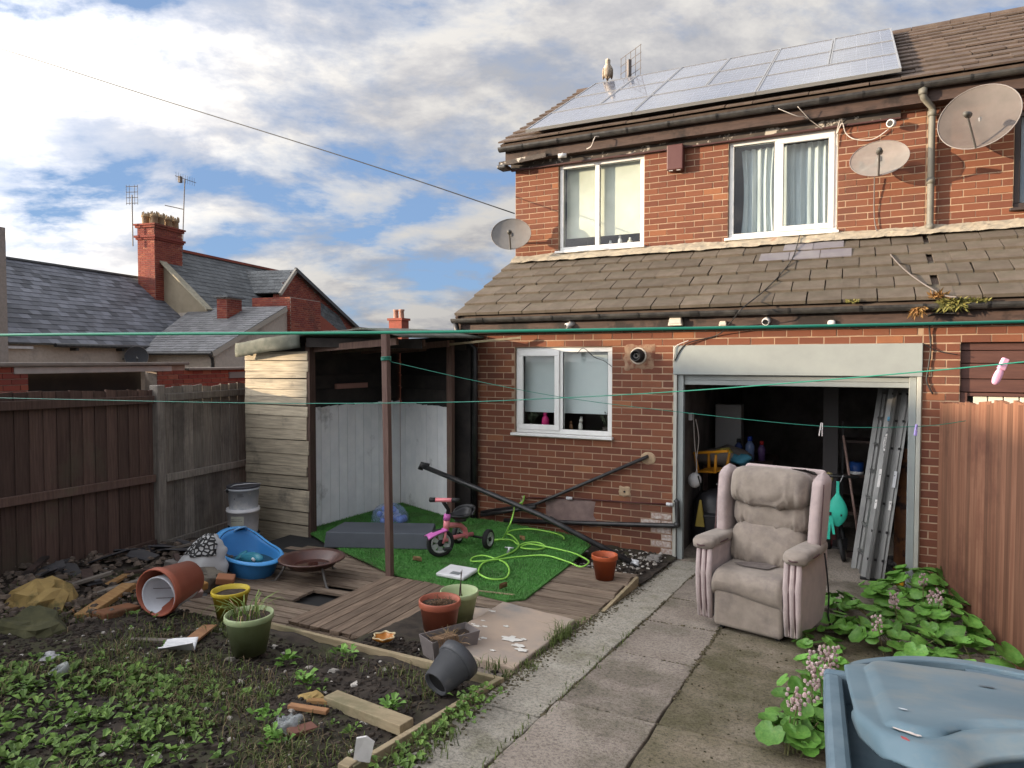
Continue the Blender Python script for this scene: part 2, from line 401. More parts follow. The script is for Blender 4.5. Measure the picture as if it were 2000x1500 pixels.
# hidden shell: side walls, back, ceiling, garage floor
shell = MB()
shell.box(XL, XL+.2, .23, 7.0, -.15, 2.62); shell.box(XL, XL+.2, YU+.23, 7.0, 2.62, 5.0); shell.box(XL, XR, 6.8, 7.0, -.15, 5.0); shell.box(XR, XR+.2, .23, 6.8, -.15, 5.0)
shell.prism([(XL, YU+.25, 5.0), (XL, 7.0, 5.0), (XL, 4.15, 6.7)], (.2, 0, 0))
shell.prism([(XL, .23, 2.62), (XL, YU+.25, 2.62), (XL, YU+.25, 3.3)], (.2, 0, 0))
shell.build('side_wall', M('side_brick', (.17,.06,.04), (.22,.085,.055), 20, .9, .4, 60), house)
g = MB(); g.box(-1.95, -1.66, .235, 5, 0, 2.35); g.box(.62, .70, .235, 5, 0, 2.35); g.box(-1.66, .62, 4.8, 5, 0, 2.35); g.box(-1.95, .7, .235, 5, 2.35, 2.45)
garage = g.build('garage_room', M('garage_plaster', (.16,.14,.13), (.07,.06,.055), 3, .95), house)
MB().box(-1.95, .70, -.02, 5, -.1, .012).build('garage_floor', mConcrete, house)
mb = MB(); mb.box(-.30, -.14, 1.6, 1.76, .012, 2.35); mb.box(-1.66, .62, 2.0, 2.12, 2.1, 2.35); mb.build('garage_pillar', M('pillar_grey', (.07,.065,.065), None, rough=.9), house)
rm = MB(); rm.box(-4.0, -2.0, .24, .26, .9, 2.5)   # dark kitchen behind the ground floor window
room = MB()
for x0, x1, z0, z1, y in ((-3.9, -2.1, 1.0, 2.5, .23), (-3.9, -2.1, 3.4, 4.95, YU+.23), (-1.6, 0, 3.4, 4.95, YU+.23)):
    room.box(x0, x1, y+1.6, y+1.65, z0, z1); room.box(x0, x0+.04, y+.01, y+1.6, z0, z1); room.box(x1-.04, x1, y+.01, y+1.6, z0, z1); room.box(x0, x1, y+.01, y+1.6, z0-.04, z0); room.box(x0, x1, y+.01, y+1.6, z1, z1+.04)
room.build('room', M('room_wall', (.12,.1,.09), None, rough=.9), house)

# windows: frame > sash, pane, sill
def frame_bars(mb, x0, x1, z0, z1, y0, y1, t):
    mb.box(x0, x1, y0, y1, z0, z0+t); mb.box(x0, x1, y0, y1, z1-t, z1); mb.box(x0, x0+t, y0, y1, z0+t, z1-t); mb.box(x1-t, x1, y0, y1, z0+t, z1-t)
def window(x0, x1, z0, z1, yf, split, sash, m=mUPVC, host=house, sill=True):
    mb = MB(); y0, y1 = yf+.035, yf+.10
    frame_bars(mb, x0+.004, x1-.004, z0+.004, z1-.004, y0, y1, .055); mb.box(split-.03, split+.03, y0+.002, y1-.002, z0+.06, z1-.06)
    w = mb.build('window', m, host, bevel=.006)
    for k, (a, b) in enumerate(((x0+.059, split-.03), (split+.03, x1-.059))):
        if k in sash:
            s = MB(); frame_bars(s, a-.022, b+.022, z0+.042, z1-.042, y0-.018, y0+.02, .062); s.build('sash', m, w, bevel=.006)
            a, b, dz = a+.04, b-.04, .1
        else: dz = .058
        MB().box(a, b, y0+.024, y0+.03, z0+dz, z1-dz).build('pane', mGlass, w)
        g = MB(); frame_bars(g, a-.004, b+.004, z0+dz-.004, z1-dz+.004, y0+.012, y0+.022, .008); g.build('gasket', mBlack, w)
    if sill: MB().box(x0-.035, x1+.02, yf-.055, yf+.034, z0-.028, z0+.003).build('sill', m, w, bevel=.006)
    return w
window(-3.59, -2.39, 1.28, 2.29, 0, -3.02, (0,))
window(-3.60, -2.42, 3.61, 4.78, YU, -3.06, ())
window(-1.38, -.18, 3.61, 4.78, YU, -.83, (1,))
mBrownUPVC = M('brown_window_frame', (.045,.032,.028), None, rough=.5)
window(1.46, 2.7, 3.70, 4.70, YU, 2.1, (), mBrownUPVC, nhouse)
MB().box(1.52, 2.64, YU+.16, YU+.17, 3.7, 4.7).build('net_curtain', M('net_curtain', (.35,.42,.5), (.28,.34,.42), 3, .9), nhouse)
# blinds and curtains
def cloth(name, x0, x1, z0, z1, y, amp, fr, m, label, cat, ph=0, taper=0):
    def fn(u, v):
        x = x0+(x1-x0)*(u if not taper else .5+(u-.5)*(1-taper*math.sin(PI*v)*.6)); return Vector((x, y+amp*math.sin(u*fr+ph+.6*math.sin(v*2.5))+amp*.4*math.sin(u*fr*2.3+v*1.5), z0+(z1-z0)*v))
    o = MB().grid(fn, 60, 10).build(name, m, None, smooth=True); tag(o, label, cat); return o
mBlind = M('pale_blind', (.62,.66,.68), (.56,.6,.62), 2, .8); mBlind2 = M('frosted_blind', (.62,.63,.56), (.5,.5,.42), 1.5, .7)
mCurt = M('grey_white_curtain', (.55,.6,.62), (.42,.47,.5), 4, .9, stretch=(6,1,.3))
cloth('roller_blind', -3.53, -2.45, 1.52, 2.26, .16, .002, 4, mBlind, 'pale roller blind drawn most of the way down in the ground floor window', 'blind')
cloth('roller_blind', -3.54, -2.48, 3.80, 4.74, YU+.15, .002, 4, mBlind2, 'cream blind in the upper window over the dish at the house corner', 'blind')
cloth('curtain', -1.26, -.82, 3.62, 4.70, YU+.19, .022, 34, mCurt, 'bunched pale curtain in the left half of the upper window by the alarm box', 'curtain', taper=.25)
cloth('curtain', -.79, -.24, 3.62, 4.70, YU+.19, .02, 40, mCurt, 'pale curtain hanging full in the right sash beside the oval dish', 'curtain', 1)
# things on window boards
MB().box(-3.53, -2.45, .12, .3, 1.27, 1.30).build('window_board', mUPVC, house); MB().box(-3.54, -2.48, YU+.12, YU+.3, 3.60, 3.63).build('window_board', mUPVC, house)
def bottle(name, loc, h, r, m, mcap, label, cat='bottle'):
    t = thing(name, label, cat, loc)
    MB().lathe([(0,0),(r,0),(r,h*.62),(r*.75,h*.72),(r*.45,h*.78),(r*.45,h*.82),(0,h*.82)], 14).build('body', m, t, True, local=True)
    MB().lathe([(0,h*.82),(r*.55,h*.82),(r*.5,h),(0,h)], 12).build('cap', mcap, t, True, local=True); return t
mPink = plain('hot_pink', (.62,.03,.18)); mWhitePl = plain('white_plastic', (.7,.7,.7), .4)
bottle('bottle', (-3.28, .2, 1.30), .22, .045, mPink, mPink, 'hot pink bottle standing on the ground floor window board')
bottle('bottle', (-2.80, YU+.2, 3.63), .17, .03, mWhitePl, mWhitePl, 'tall white bottle on the bathroom window board'); bottle('bottle', (-2.93, YU+.2, 3.63), .11, .03, mWhitePl, mWhitePl, 'short white bottle left of the tall one in the upper window')
bottle('jar', (-2.66, YU+.2, 3.63), .13, .035, plain('cream_jar', (.6,.58,.5)), mWhitePl, 'cream jar nearest the right edge of the upper window', 'jar')
t = thing('figurine', 'small white animal figurine on the ground floor window board', 'ornament', (-2.83, .19, 1.30))
mb = MB(); mb.ell((0,0,.06), (.028,.022,.06)); mb.ell((.008,-.005,.135), (.022,.02,.026)); mb.ell((.0,0,.165), (.006,.006,.022), 8, 6); mb.ell((.018,0,.165), (.006,.006,.02), 8, 6); mb.build('body', plain('porcelain', (.6,.56,.52), .3), t, True, local=True)
t = thing('figurine', 'brown bird-shaped ornament left of the white figurine', 'ornament', (-2.95, .2, 1.30))
mb = MB(); mb.ell((0,0,.05), (.022,.02,.05)); mb.ell((0,-.004,.11), (.014,.014,.018)); mb.build('body', plain('brown_ornament', (.2,.1,.05)), t, True, local=True)
for (x, lab, hh) in ((-3.45, 'dark leafy houseplant in the left corner of the ground floor window', .22), (-2.52, 'dark dried flowers in the right corner of the ground floor window', .26)):
    t = thing('houseplant', lab, 'plant', (x, .2, 1.30)); MB().lathe([(0,0),(.035,0),(.045,.07),(.04,.07),(0,.06)], 12).build('pot', plain('dark_pot', (.05,.035,.03)), t, True, local=True)
    mb = MB()
    for k in range(26):
        a, l = R.uniform(0, 6.28), R.uniform(.06, hh-.06); e = Vector((math.cos(a)*.09*R.random(), math.sin(a)*.05, .06+l)); q = Vector((R.uniform(-.02,.02), .008, .02))
        mb.add([(0,0,.05), e, e+q, e+Vector((.025,0,-.01))], [(0,1,2),(1,3,2)])
    mb.build('leaves', M('dark_leaf', (.02,.035,.02), (.05,.06,.03), 20, .7), t, local=True)

# ---------------- roofs ----------------
def slope_pt(Y0, z0, pitch, d, h=0): return (Y0+d*math.cos(pitch)-h*math.sin(pitch), z0+d*math.sin(pitch)+h*math.cos(pitch))
P1, P2 = rad(28.5), rad(30)
def tile_mesh(name, w, l, th, m, ribs=0):
    mb = MB()
    if not ribs: mb.box(0, w-.006, 0, l, 0, th)
    else:
        n = 6
        for i in range(n):
            a, b = w*i/n, w*(i+1)/n - (.006 if i == n-1 else 0); za = .012 if i % 3 == 0 else 0
            mb.box(a, b, 0, l, 0, th+za)
    return mb.mesh(name, m)
tl = tile_mesh('roof_tile', .297, .34, .032, mTile)
def tiles(x0, x1, rows, Y0, z0, pitch, ex, roof, me, w, skip=None, rr=R, jit=1):
    n = 0
    for i in range(rows):
        d = i*ex
        x = x0 - (w/2 if i % 2 else 0)
        while x < x1-.05:
            if not (skip and skip(x, i)):
                tilt = .085
                y, z = slope_pt(Y0, z0, pitch, d, .012)
                sx = 1.0
                xx = x
                if x < x0-.01: xx = x0; sx = .5
                inst(me, 'roof_tile', roof, (xx+rr.uniform(-.004,.004)*jit, y+rr.uniform(-.006,.006)*jit, z+.006+rr.uniform(0,.004)*jit), (pitch-tilt+rr.uniform(-.008,.008)*jit, rr.uniform(-.008,.008)*jit, rr.uniform(-.01,.01)*jit), (sx, 1, 1)); n += 1
            x += w
    return n
def roof_slab(name, x0, x1, Y0, z0, pitch, L, host, th=.05, m=None):
    a = slope_pt(Y0, z0, pitch, 0); b = slope_pt(Y0, z0, pitch, L); c = slope_pt(Y0, z0, pitch, L, -th); d = slope_pt(Y0, z0, pitch, 0, -th)
    return MB().prism([(x0, *a), (x0, *b), (x0, *c), (x0, *d)], (x1-x0, 0, 0)).build(name, m or mTileUp, host)
rl = roof_slab('lower_roof', -4.28, XP, -.17, 2.65, P1, 1.74, house); nrl = roof_slab('lower_roof', XP+.001, XR, -.17, 2.65, P1, 1.74, nhouse)
tiles(-4.30, XP, 6, -.19, 2.655, P1, .278, rl, tl, .30); tiles(XP+.02, 2.4, 6, -.19, 2.655, P1, .278, nrl, tl, .30)
# replacement slates
me = tile_mesh('roof_tile', .31, .26, .012, M('blue_slate', (.16,.15,.17), (.2,.19,.2), 5, .7, rand=.2))
for i, xs in ((4, (-.95, -.64, -.33)), (5, (-.72, -.41))):
    for x in xs:
        y, z = slope_pt(-.19, 2.655, P1, i*.278, .034); o = inst(me, 'roof_tile', rl, (x, y-.002, z+.012), (P1-.05, 0, R.uniform(-.012,.012))); o['label'] = 'smooth grey replacement slate'
# mortar flaunching where the lower roof meets the wall
def flaunch(x0, x1, host):
    n = int((x1-x0)/.03)
    def fn(u, v):
        x = x0+(x1-x0)*u; w = mnoise.noise((x*7, v*3, 1))*.010 + mnoise.noise((x*23, v*9, 4))*.006
        top = (YU-.004-.008*v, 3.60 - .01 + mnoise.noise((x*3.1, 0, 8))*.02); bot = slope_pt(-.19, 2.655, P1, 1.60+mnoise.noise((x*5, 2, 0))*.035, .065)
        y = bot[0]*(1-v)+top[0]*v; z = bot[1]*(1-v)+top[1]*v
        return Vector((x, y-w*.6, z+w+.015*math.sin(PI*v)*(1-v)))
    return MB().grid(fn, n, 9).build('flashing', M('mortar_flashing', (.40,.34,.25), (.27,.24,.19), 10, .95, .9, 60, col3=(.25,.11,.07), s3=3, lo3=.6, hi3=.7), host)
flaunch(XL-.0, XP, house); flaunch(XP+.001, XR, nhouse)
# verge of the lower roof
a, b = slope_pt(-.19, 2.62, P1, 0), slope_pt(-.19, 2.62, P1, 1.7)
MB().beam((-4.265, *a), (-4.265, *b), .035, .09).build('verge', mDarkWood, house)
# lower soffit, fascia, gutter
def gutter(x0, x1, y, z, host, r=.055):
    mb = MB(); n = 8
    prof = [(y+r*math.cos(PI+PI*k/n), z+r*math.sin(PI+PI*k/n)) for k in range(n+1)]
    prof2 = [(y+(r-.006)*math.cos(PI+PI*k/n), z+(r-.006)*math.sin(PI+PI*k/n)) for k in range(n, -1, -1)]
    mb.prism([(x0, *p) for p in prof+prof2], (x1-x0, 0, 0)); o = mb.build('gutter', mGutter, host)
    x = x0+.35
    while x < x1:
        ring = [(y+(r+.007)*math.cos(PI+PI*k/n), z+.004+(r+.007)*math.sin(PI+PI*k/n)) for k in range(n+1)]; inn = [(y+(r+.001)*math.cos(PI+PI*k/n), z+.004+(r+.001)*math.sin(PI+PI*k/n)) for k in range(n, -1, -1)]
        MB().prism([(x, *p) for p in ring+inn], (.022 if R.random() > .25 else .09, 0, 0)).build('gutter_bracket', mBlackPl, o); x += R.uniform(.42, .62)
    return o
for x0, x1, h in ((-4.3, XP, house), (XP+.001, XR, nhouse)):
    MB().box(x0, x1, -.11, -.085, 2.46, 2.64).build('fascia', mDarkWood, h); MB().box(x0, x1, -.085, .006, 2.455, 2.475).build('soffit', mDarkWood, h)
    gutter(x0-.04 if h is house else x0, x1, -.175, 2.635, h)
# upper roof
Y0u, z0u = 1.12, 5.075
Lu = 3.42
ru = roof_slab('upper_roof', -4.36, XP, Y0u, z0u, P2, Lu, house); nru = roof_slab('upper_roof', XP+.001, XR+.3, Y0u, z0u, P2, Lu, nhouse)
tu = tile_mesh('roof_tile', .30, .33, .02, mTileUp)
def hid(x, i): return -3.95 < x < .1 and i > 1
tiles(-4.38, XP-.02, 13, Y0u-.02, z0u, P2, .265, ru, tu, .30, hid); tiles(XP, 3.9, 13, Y0u-.02, z0u, P2, .265, nru, tu, .30)
yr, zr = slope_pt(Y0u, z0u, P2, Lu)
for x0, x1, h in ((-4.36, XP, house), (XP+.001, XR+.3, nhouse)):
    MB().prism([(x0, yr, zr), (x0, yr+Lu*math.cos(P2), z0u), (x0, yr+Lu*math.cos(P2), z0u-.06), (x0, yr, zr-.06)], (x1-x0, 0, 0)).build('back_roof', mTileUp, h)
    n = int((x1-x0)/.45)
    for k in range(n):
        mb = MB(); w = (x1-x0)/n
        def fn(u, v, k=k, w=w): a = PI*(v*1.1-.05); return Vector((x0+w*(k+u*.985), yr+.02-.11*math.cos(a), zr-.01+.085*math.sin(a)+.006*(k % 2)))
        mb.grid(fn, 2, 9).build('ridge_tile', mTileUp, h, solid=.012)
# upper fascia, peeling board, gutter
mPeel = M('peeling_fascia', (.085,.07,.06), (.05,.042,.038), 5, .8, .4, 50, col3=(.48,.44,.38), s3=7, lo3=.56, hi3=.6, stretch=(1,4,4))
for x0, x1, h in ((-4.32, XP, house), (XP+.001, XR, nhouse)):
    MB().box(x0, x1, YU-.17, YU-.145, 4.86, 5.06).build('fascia', mDarkWood, h); MB().box(x0, x1, YU-.145, YU+.006, 4.862, 4.885).build('soffit', mDarkWood, h)
    if h is house: MB().box(x0+.02, x1-.25, YU-.04, YU-.001, 4.785, 4.860).build('peeling_board', mPeel, h); MB().box(x0+.02, x1-.25, YU-.048, YU-.001, 4.765, 4.782).build('window_head_strip', M('purple_brown', (.07,.03,.03), None, rough=.7), h)
    gutter(x0-.06 if h is house else x0, x1, YU-.235, 5.035, h)
MB().beam((-4.40, YU-.2, 4.83), (-3.7, YU-.2, 4.87), .03, .06).build('loose_board', mPeel, house)
mb = MB(); mb.box(-4.42, -4.28, YU-.25, YU-.06, 4.76, 4.82); mb.build('verge_box', mGutter, house, bevel=.02)
# downpipe at the party line
mPipeG = M('weathered_downpipe', (.13,.125,.105), (.19,.18,.15), 5, .55)
mb = MB(); mb.tube([(.62, YU-.235, 5.02), (.62, YU-.235, 4.93), (.63, YU-.22, 4.89), (.715, YU-.09, 4.83), (.72, YU-.075, 4.79), (.72, YU-.075, 3.50), (.72, YU-.10, 3.43)], .034, 12)
dp = mb.build('downpipe', mPipeG, house, True)
for z in (4.05, 4.76, 3.56, 4.95):
    x, y = (.72, YU-.075) if z < 4.9 else (.62, YU-.235); MB().lathe([(.034,-.03),(.041,-.03),(.041,.03),(.034,.03)], 12, Matrix.Translation((x, y, z))).build('pipe_socket', mPipeG, dp, True)
MB().lathe([(.0,0),(.03,0)], 12, Matrix.Translation((.72, YU-.119, 3.42)) @ Matrix.Rotation(rad(60), 4, 'X')).build('pipe_mouth', mBlackPl, dp)
# black downpipe by the shelter
mb = MB(); mb.tube([(-4.3, -.175, 2.58), (-4.28, -.15, 2.45), (-4.10, -.06, 2.28), (-4.10, -.06, .22)], .036, 10); dp2 = mb.build('downpipe', mBlackPipe, house, True)

# ---------------- roller shutter of the garage ----------------
sh = MB().box(-1.705, .575, -.035, .20, 1.985, 2.292).build('roller_shutter', mGalv, house, bevel=.006)
for x0, x1, x2, x3 in ((-1.70, -1.665, -1.66, -1.60), (.535, .57, .475, .532)):
    MB().box(x0, x1, -.028, .05, 0, 1.984).build('guide_angle', M('guide_pale', (.42,.42,.37), (.36,.36,.32), 4, .5), sh, bevel=.003)
    mb = MB(); mb.box(x2, x3, .0, .03, 0, 1.984); mb.box(x2, x3, .055, .085, 0, 1.984); mb.build('guide_rail', mGalv, sh, bevel=.003)
mb = MB(); mb.box(-1.61, .485, .032, .05, 1.93, 1.984); sl = mb.build('shutter_slat', mGalv, sh)
mb = MB(); mb.box(-1.61, .485, .025, .054, 1.878, 1.927); mb.build('shutter_slat', mGalv, sh, bevel=.006)
# neighbour's garage: brown boards over a white boarded door
mBrownBd = M('brown_cladding', (.075,.033,.026), (.10,.045,.034), 4, .6, .2, 40, stretch=(1,10,10))
nd_ = MB().box(.872, 3.45, .10, .13, 0, 2.30).build('garage_front', mDark, nhouse)
z = 2.295
for k in range(4):
    h = (.075, .115, .14, .12)[k]; MB().box(.872, 3.4, .05+.004*(k % 2), .098, z-h+.006, z).build('plank', mBrownBd, nd_, bevel=.004); z -= h
MB().box(.872, .93, .03, .098, 0, z).build('door_frame', mBrownBd, nd_); mb = MB(); mb.box(.932, 3.4, .045, .098, z-.03, z-.002); mb.build('door_frame', mBrownBd, nd_)
for k in range(12): MB().box(.98+k*.115, .98+k*.115+.107, .06, .098, .02, z-.035).build('board', M('cream_board', (.66,.62,.5), (.6,.56,.46), 4, .5), nd_, bevel=.006)

# ---------------- solar panels ----------------
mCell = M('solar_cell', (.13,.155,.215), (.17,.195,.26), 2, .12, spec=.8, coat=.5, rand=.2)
mPFrame = M('panel_frame', (.5,.5,.5), None, rough=.35, metal=.7)
def panel_local(w, h):
    t = MB(); t.box(0, w, 0, h, 0, .03); f = MB(); frame_xy(f, w, h); return t, f
def frame_xy(mb, w, h, t=.014, z=.038):
    mb.box(-.002, w+.002, -.002, t, -.002, z); mb.box(-.002, w+.002, h-t, h+.002, -.002, z); mb.box(-.002, t, t, h-t, -.002, z); mb.box(w-t, w+.002, t, h-t, -.002, z)
def cell_lines(w, h):
    mb = MB(); n = max(2, round(w/.16)); k = max(2, round(h/.16))
    for i in range(1, n): mb.box(w*i/n-.0018, w*i/n+.0018, .02, h-.02, .0302, .0306)
    for j in range(1, k): mb.box(.02, w-.02, h*j/k-.0012, h*j/k+.0012, .0302, .0306)
    return mb
mLine = M('panel_line', (.33,.35,.40), None, rough=.3)
def solar(x, d, w, h, label):
    y, z = slope_pt(Y0u, z0u, P2, d, .10)
    t = thing('solar_panel', label, 'solar panel', (x, y, z), rot=(P2, 0, 0), group='solar panels on the brick house roof')
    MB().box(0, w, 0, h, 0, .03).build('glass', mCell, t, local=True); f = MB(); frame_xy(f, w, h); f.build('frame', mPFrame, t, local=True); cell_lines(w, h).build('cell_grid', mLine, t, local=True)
    return t
xw = .733; x0p = -3.97
ordn = ['leftmost', 'second', 'third', 'fourth', 'fifth', 'rightmost']
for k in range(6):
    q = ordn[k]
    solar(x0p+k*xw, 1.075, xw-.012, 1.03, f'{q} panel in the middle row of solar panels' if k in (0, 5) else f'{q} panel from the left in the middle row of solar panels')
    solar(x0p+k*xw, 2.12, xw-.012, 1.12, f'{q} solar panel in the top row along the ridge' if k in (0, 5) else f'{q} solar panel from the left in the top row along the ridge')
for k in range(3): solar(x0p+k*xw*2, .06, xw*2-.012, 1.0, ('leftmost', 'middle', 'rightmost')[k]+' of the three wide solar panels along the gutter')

# ---------------- things fixed to the house ----------------
t = thing('alarm_box', 'brown alarm box on the upper wall between the two windows', 'alarm box', (-2.005, 1.370, 4.642))
MB().prism([(-.1,0,-.15),(.1,0,-.15),(.1,0,.16),(-.1,0,.16)], (0,-.12,0)).build('cover', M('alarm_brown', (.085,.03,.028), (.1,.04,.036), 5, .5), t, local=True, bevel=.012)
for x in (-.05, .045): MB().box(x-.025, x+.025, -.105, -.08, -.158, -.146).build('lamp', mWhitePl, t, local=True, bevel=.004)
def dish_mat(name, col, a):
    return M(name, col, tuple(c*.8 for c in col), 6, .55, alpha=a, spec=.3)
def dish(center, rx, rz, face, m, label, anchor, lnb=(.12,-.05)):
    """shallow offset dish; face = direction it looks"""
    t = thing('satellite_dish', label, 'satellite dish', center)
    f = Vector(face).normalized(); x = Vector((0,0,1)).cross(f).normalized(); z = f.cross(x)
    Mx = Matrix((x, z, f)).transposed().to_4x4()
    pr = [(r, -.13*(1-r*r)*min(rx, rz)*1.4) for r in (0, .2, .4, .6, .8, .92, 1.0)]
    S = Mx @ Matrix.Diagonal((rx, rz, 1, 1))
    mb = MB(); mb.lathe(pr, 40, S); mb.build('reflector', m, t, True, local=True)
    MB().lathe([(.985,-.004),(1.0,-.007),(1.012,.0),(1.0,.006),(.985,.004)], 40, S, True).build('rim', M('dish_rim', (.22,.2,.19), None, rough=.5), t, True, local=True)
    hub = Mx @ Vector((0, 0, -.16*min(rx, rz)*1.4)); b = Mx @ Vector((0, -rz*.98, 0)); l = Mx @ Vector((lnb[0]*rx, -rz*.45, .34))
    MB().tube([b, l], .011, 8).build('feed_arm', M('feed_arm', (.12,.115,.11), None, rough=.5), t, local=True)
    d = (l-b).normalized(); tgt = (Mx @ Vector((0,0,-.05)) - l).normalized()
    mb = MB(); mb.tube([l - tgt*.06, l + tgt*.0, l + tgt*.05], [.022, .03, .034], 12); mb.build('feed_horn', M('feed_horn', (.09,.088,.08), None, rough=.5), t, True, local=True)
    an = Vector(anchor) - Vector(center)
    mb = MB(); mb.tube([hub, hub - f*.06, Vector((an.x, an.y-.05, hub.z-.05)), an], .016, 8); mb.ell(hub - f*.03, (.05,.05,.07), 10, 7); mb.build('mount', M('dish_mount', (.14,.135,.13), None, rough=.5, metal=.5), t, local=True)
    return t
dish((-4.136, 1.000, 3.833), .27, .215, (.32,-1,.18), dish_mat('grey_dish', (.2,.19,.18), .93), 'small grey dish on the left corner of the house', (-4.2, YU, 3.95))
dish((0.223, 1.080, 4.298), .285, .20, (-.12,-1,.22), dish_mat('mesh_dish', (.27,.255,.235), .74), 'oval see-through dish beside the curtained window', (.05, YU, 4.35))
dish((1.098, 1.020, 4.582), .36, .345, (-.35,-1,.28), dish_mat('mesh_dish_brown', (.13,.11,.098), .82), 'large round brownish mesh dish right of the downpipe', (1.32, YU, 4.55), (-.05,-.05))
def bullet_cam(loc, d, label, r=.028, l=.11, m=mWhitePl):
    t = thing('security_camera', label, 'security camera', loc); d = Vector(d).normalized()
    MB().tube([Vector((0,.035,.03)), Vector((0,.0,.03)), Vector((0,0,.0))], .01, 6).build('bracket', m, t, local=True)
    MB().tube([-d*l*.5, -d*l*.49, d*l*.49, d*l*.5], [r*.9, r, r, r*.9], 14).build('housing', m, t, True, local=True)
    MB().tube([d*l*.495, d*l*.52], [r*.8, r*.78], 14).build('lens', mBlack, t, local=True)
bullet_cam((-3.459, 1.150, 4.825), (-.9,-.4,-.1), 'white camera under the upper gutter at the left house corner')
bullet_cam((-2.840, -0.130, 2.536), (-.6,-.7,-.3), 'white camera on the lower fascia above the ground floor window')
bullet_cam((-0.766, -0.130, 2.523), (-.2,-.9,-.35), 'round white camera on the lower fascia over the roller shutter', .036, .07)
bullet_cam((0.339, 1.260, 4.704), (-.5,-.9,-.15), 'white dome camera on the wall above the oval dish', .042, .06)
for q, lab, sz in (((-1.657, -0.130, 2.546), 'chunky white floodlight on the fascia left of the shutter box', (.075,.05,.05)), ((-1.181, -0.130, 2.508), 'flat white sensor lamp under the gutter over the shutter', (.04,.03,.026))):
    t = thing('floodlight', lab, 'light', q)
    a, b, c = sz; MB().hexa([(-a,-b,-c),(a,-b,-c),(a,b,-c),(-a,b,-c),(-a*.75,-b*.5,c),(a*.75,-b*.5,c),(a*.75,b,c),(-a*.75,b,c)]).build('housing', plain('cream_plastic', (.6,.55,.46)), t, local=True, bevel=.01)
    MB().box(-a*.8, a*.8, -b-.004, -b*.9, -c*.6, c*.3).build('lens', plain('lamp_lens', (.5,.48,.42), .25), t, local=True)
t = thing('junction_box', 'small white box on the fascia near the hanging plants', 'box', (-0.184, -0.120, 2.489))
MB().ell((0,0,0), (.035,.03,.03), 12, 8, e=.7).build('cover', mWhitePl, t, True, local=True)
# boiler flue with mortar patch
t = thing('boiler_flue', 'black boiler flue in a square mortar patch by the ground floor window', 'flue', (-2.090, 0.000, 2.185))
def patch(name, cx, cz, w, h, m, par, y=-.010, seed=0):
    def fn(u, v):
        a = 1 - .0; x = (u-.5)*w; z = (v-.5)*h; e = max(abs(u-.5), abs(v-.5))*2
        k = 1 + .22*mnoise.noise((u*3.3, v*3.3, seed)) * e
        return Vector((cx+x*k, y + (.012 if e > .97 else 0) - .004*mnoise.noise((u*6, v*6, seed+3)), cz+z*k))
    return MB().grid(fn, 12, 12).build(name, m, par, True, local=True)
mPatch = M('sandy_mortar', (.42,.32,.2), (.3,.2,.13), 20, .95, .8, 90)
patch('mortar_patch', .01, -.01, .34, .28, M('flue_mortar', (.30,.20,.13), (.22,.13,.085), 14, .95, .9, 90, col3=(.17,.07,.045), s3=9, lo3=.5, hi3=.6), t)
Mx = Matrix.Rotation(rad(90), 4, 'X')
MB().lathe([(.0,0),(.075,0),(.075,.02),(.058,.03),(.058,.13),(.048,.13),(.046,.04),(0,.04)], 24, Mx).build('flue_pipe', mBlackPl, t, True, local=True)
MB().lathe([(.028,.02),(.028,.10),(.022,.10),(.022,.02)], 16, Mx, True).build('inner_pipe', plain('grey_duct', (.2,.2,.2)), t, True, local=True)
MB().lathe([(.078,.0),(.078,.018),(.092,.012),(.095,.0)], 24, Mx).build('collar', plain('flue_collar', (.55,.5,.42)), t, True, local=True)
# pipes on the lower wall
def pipe_thing(name, label, cat, pts, r, m, n=10, ends=()):
    o = MB().tube(pts, r, n).build(name, m, None, True); tag(o, label, cat)
    return o
o = pipe_thing('waste_pipe', 'black pipe slanting up the wall to a hole below the shutter box', 'pipe', [(-4.018, -0.050, 0.295), (-3.290, -0.060, 0.458), (-1.984, -0.050, 1.090), (-1.975, 0.020, 1.098)], .02, mBlackPipe)
MB().ell((0,0,0), (.085,.012,.07), 12, 8).build('mortar_patch', mPatch, None).location = (-1.974, -0.003, 1.073)
bpy.data.objects['mortar_patch.001'].parent = o
o = pipe_thing('waste_pipe', 'long black pipe lying across the white boards down to the orange pot', 'pipe', [(-4.478, -0.667, 0.917), (-3.678, -0.725, 0.718), (-2.900, -0.740, 0.497), (-1.919, -0.826, 0.158)], .028, mBlackPipe)
MB().tube([(-4.392, -0.625, 0.905), (-4.467, -0.661, 0.929), (-4.482, -0.671, 0.869)], .034, 10).build('elbow', mBlackPipe, o, True)
o = pipe_thing('waste_pipe', 'black pipe leaning parallel behind the long slanting one', 'pipe', [(-2.847, -0.658, 0.475), (-2.110, -0.752, 0.181), (-1.842, -0.845, 0.123)], .014, mBlackPipe)
o = pipe_thing('drain_pipe', 'thick black drain pipe running level along the foot of the wall to the shutter', 'pipe', [(-3.701, -0.055, 0.228), (-2.635, -0.055, 0.303), (-1.668, -0.055, 0.378), (-1.636, -0.055, 0.397), (-1.648, -0.055, 0.637), (-1.670, -0.055, 0.657)], .026, mBlackPipe)
MB().ell((0,0,0), (.036,.036,.036)).build('elbow', mBlackPipe, o, True).location = (-1.646, -0.055, 0.391)
o = pipe_thing('waste_pipe', 'black pipe at floor level under the tap', 'pipe', [(-3.990, -0.100, 0.270), (-3.263, -0.120, 0.442)], .024, mBlackPipe)
pipe_thing('water_pipe', 'thin dark pipe along the brickwork between white fittings', 'pipe', [(-3.414, -0.020, 0.518), (-2.890, -0.020, 0.559), (-2.172, -0.020, 0.577), (-1.744, -0.020, 0.594)], .008, plain('red_brown_pipe', (.08,.02,.018)))
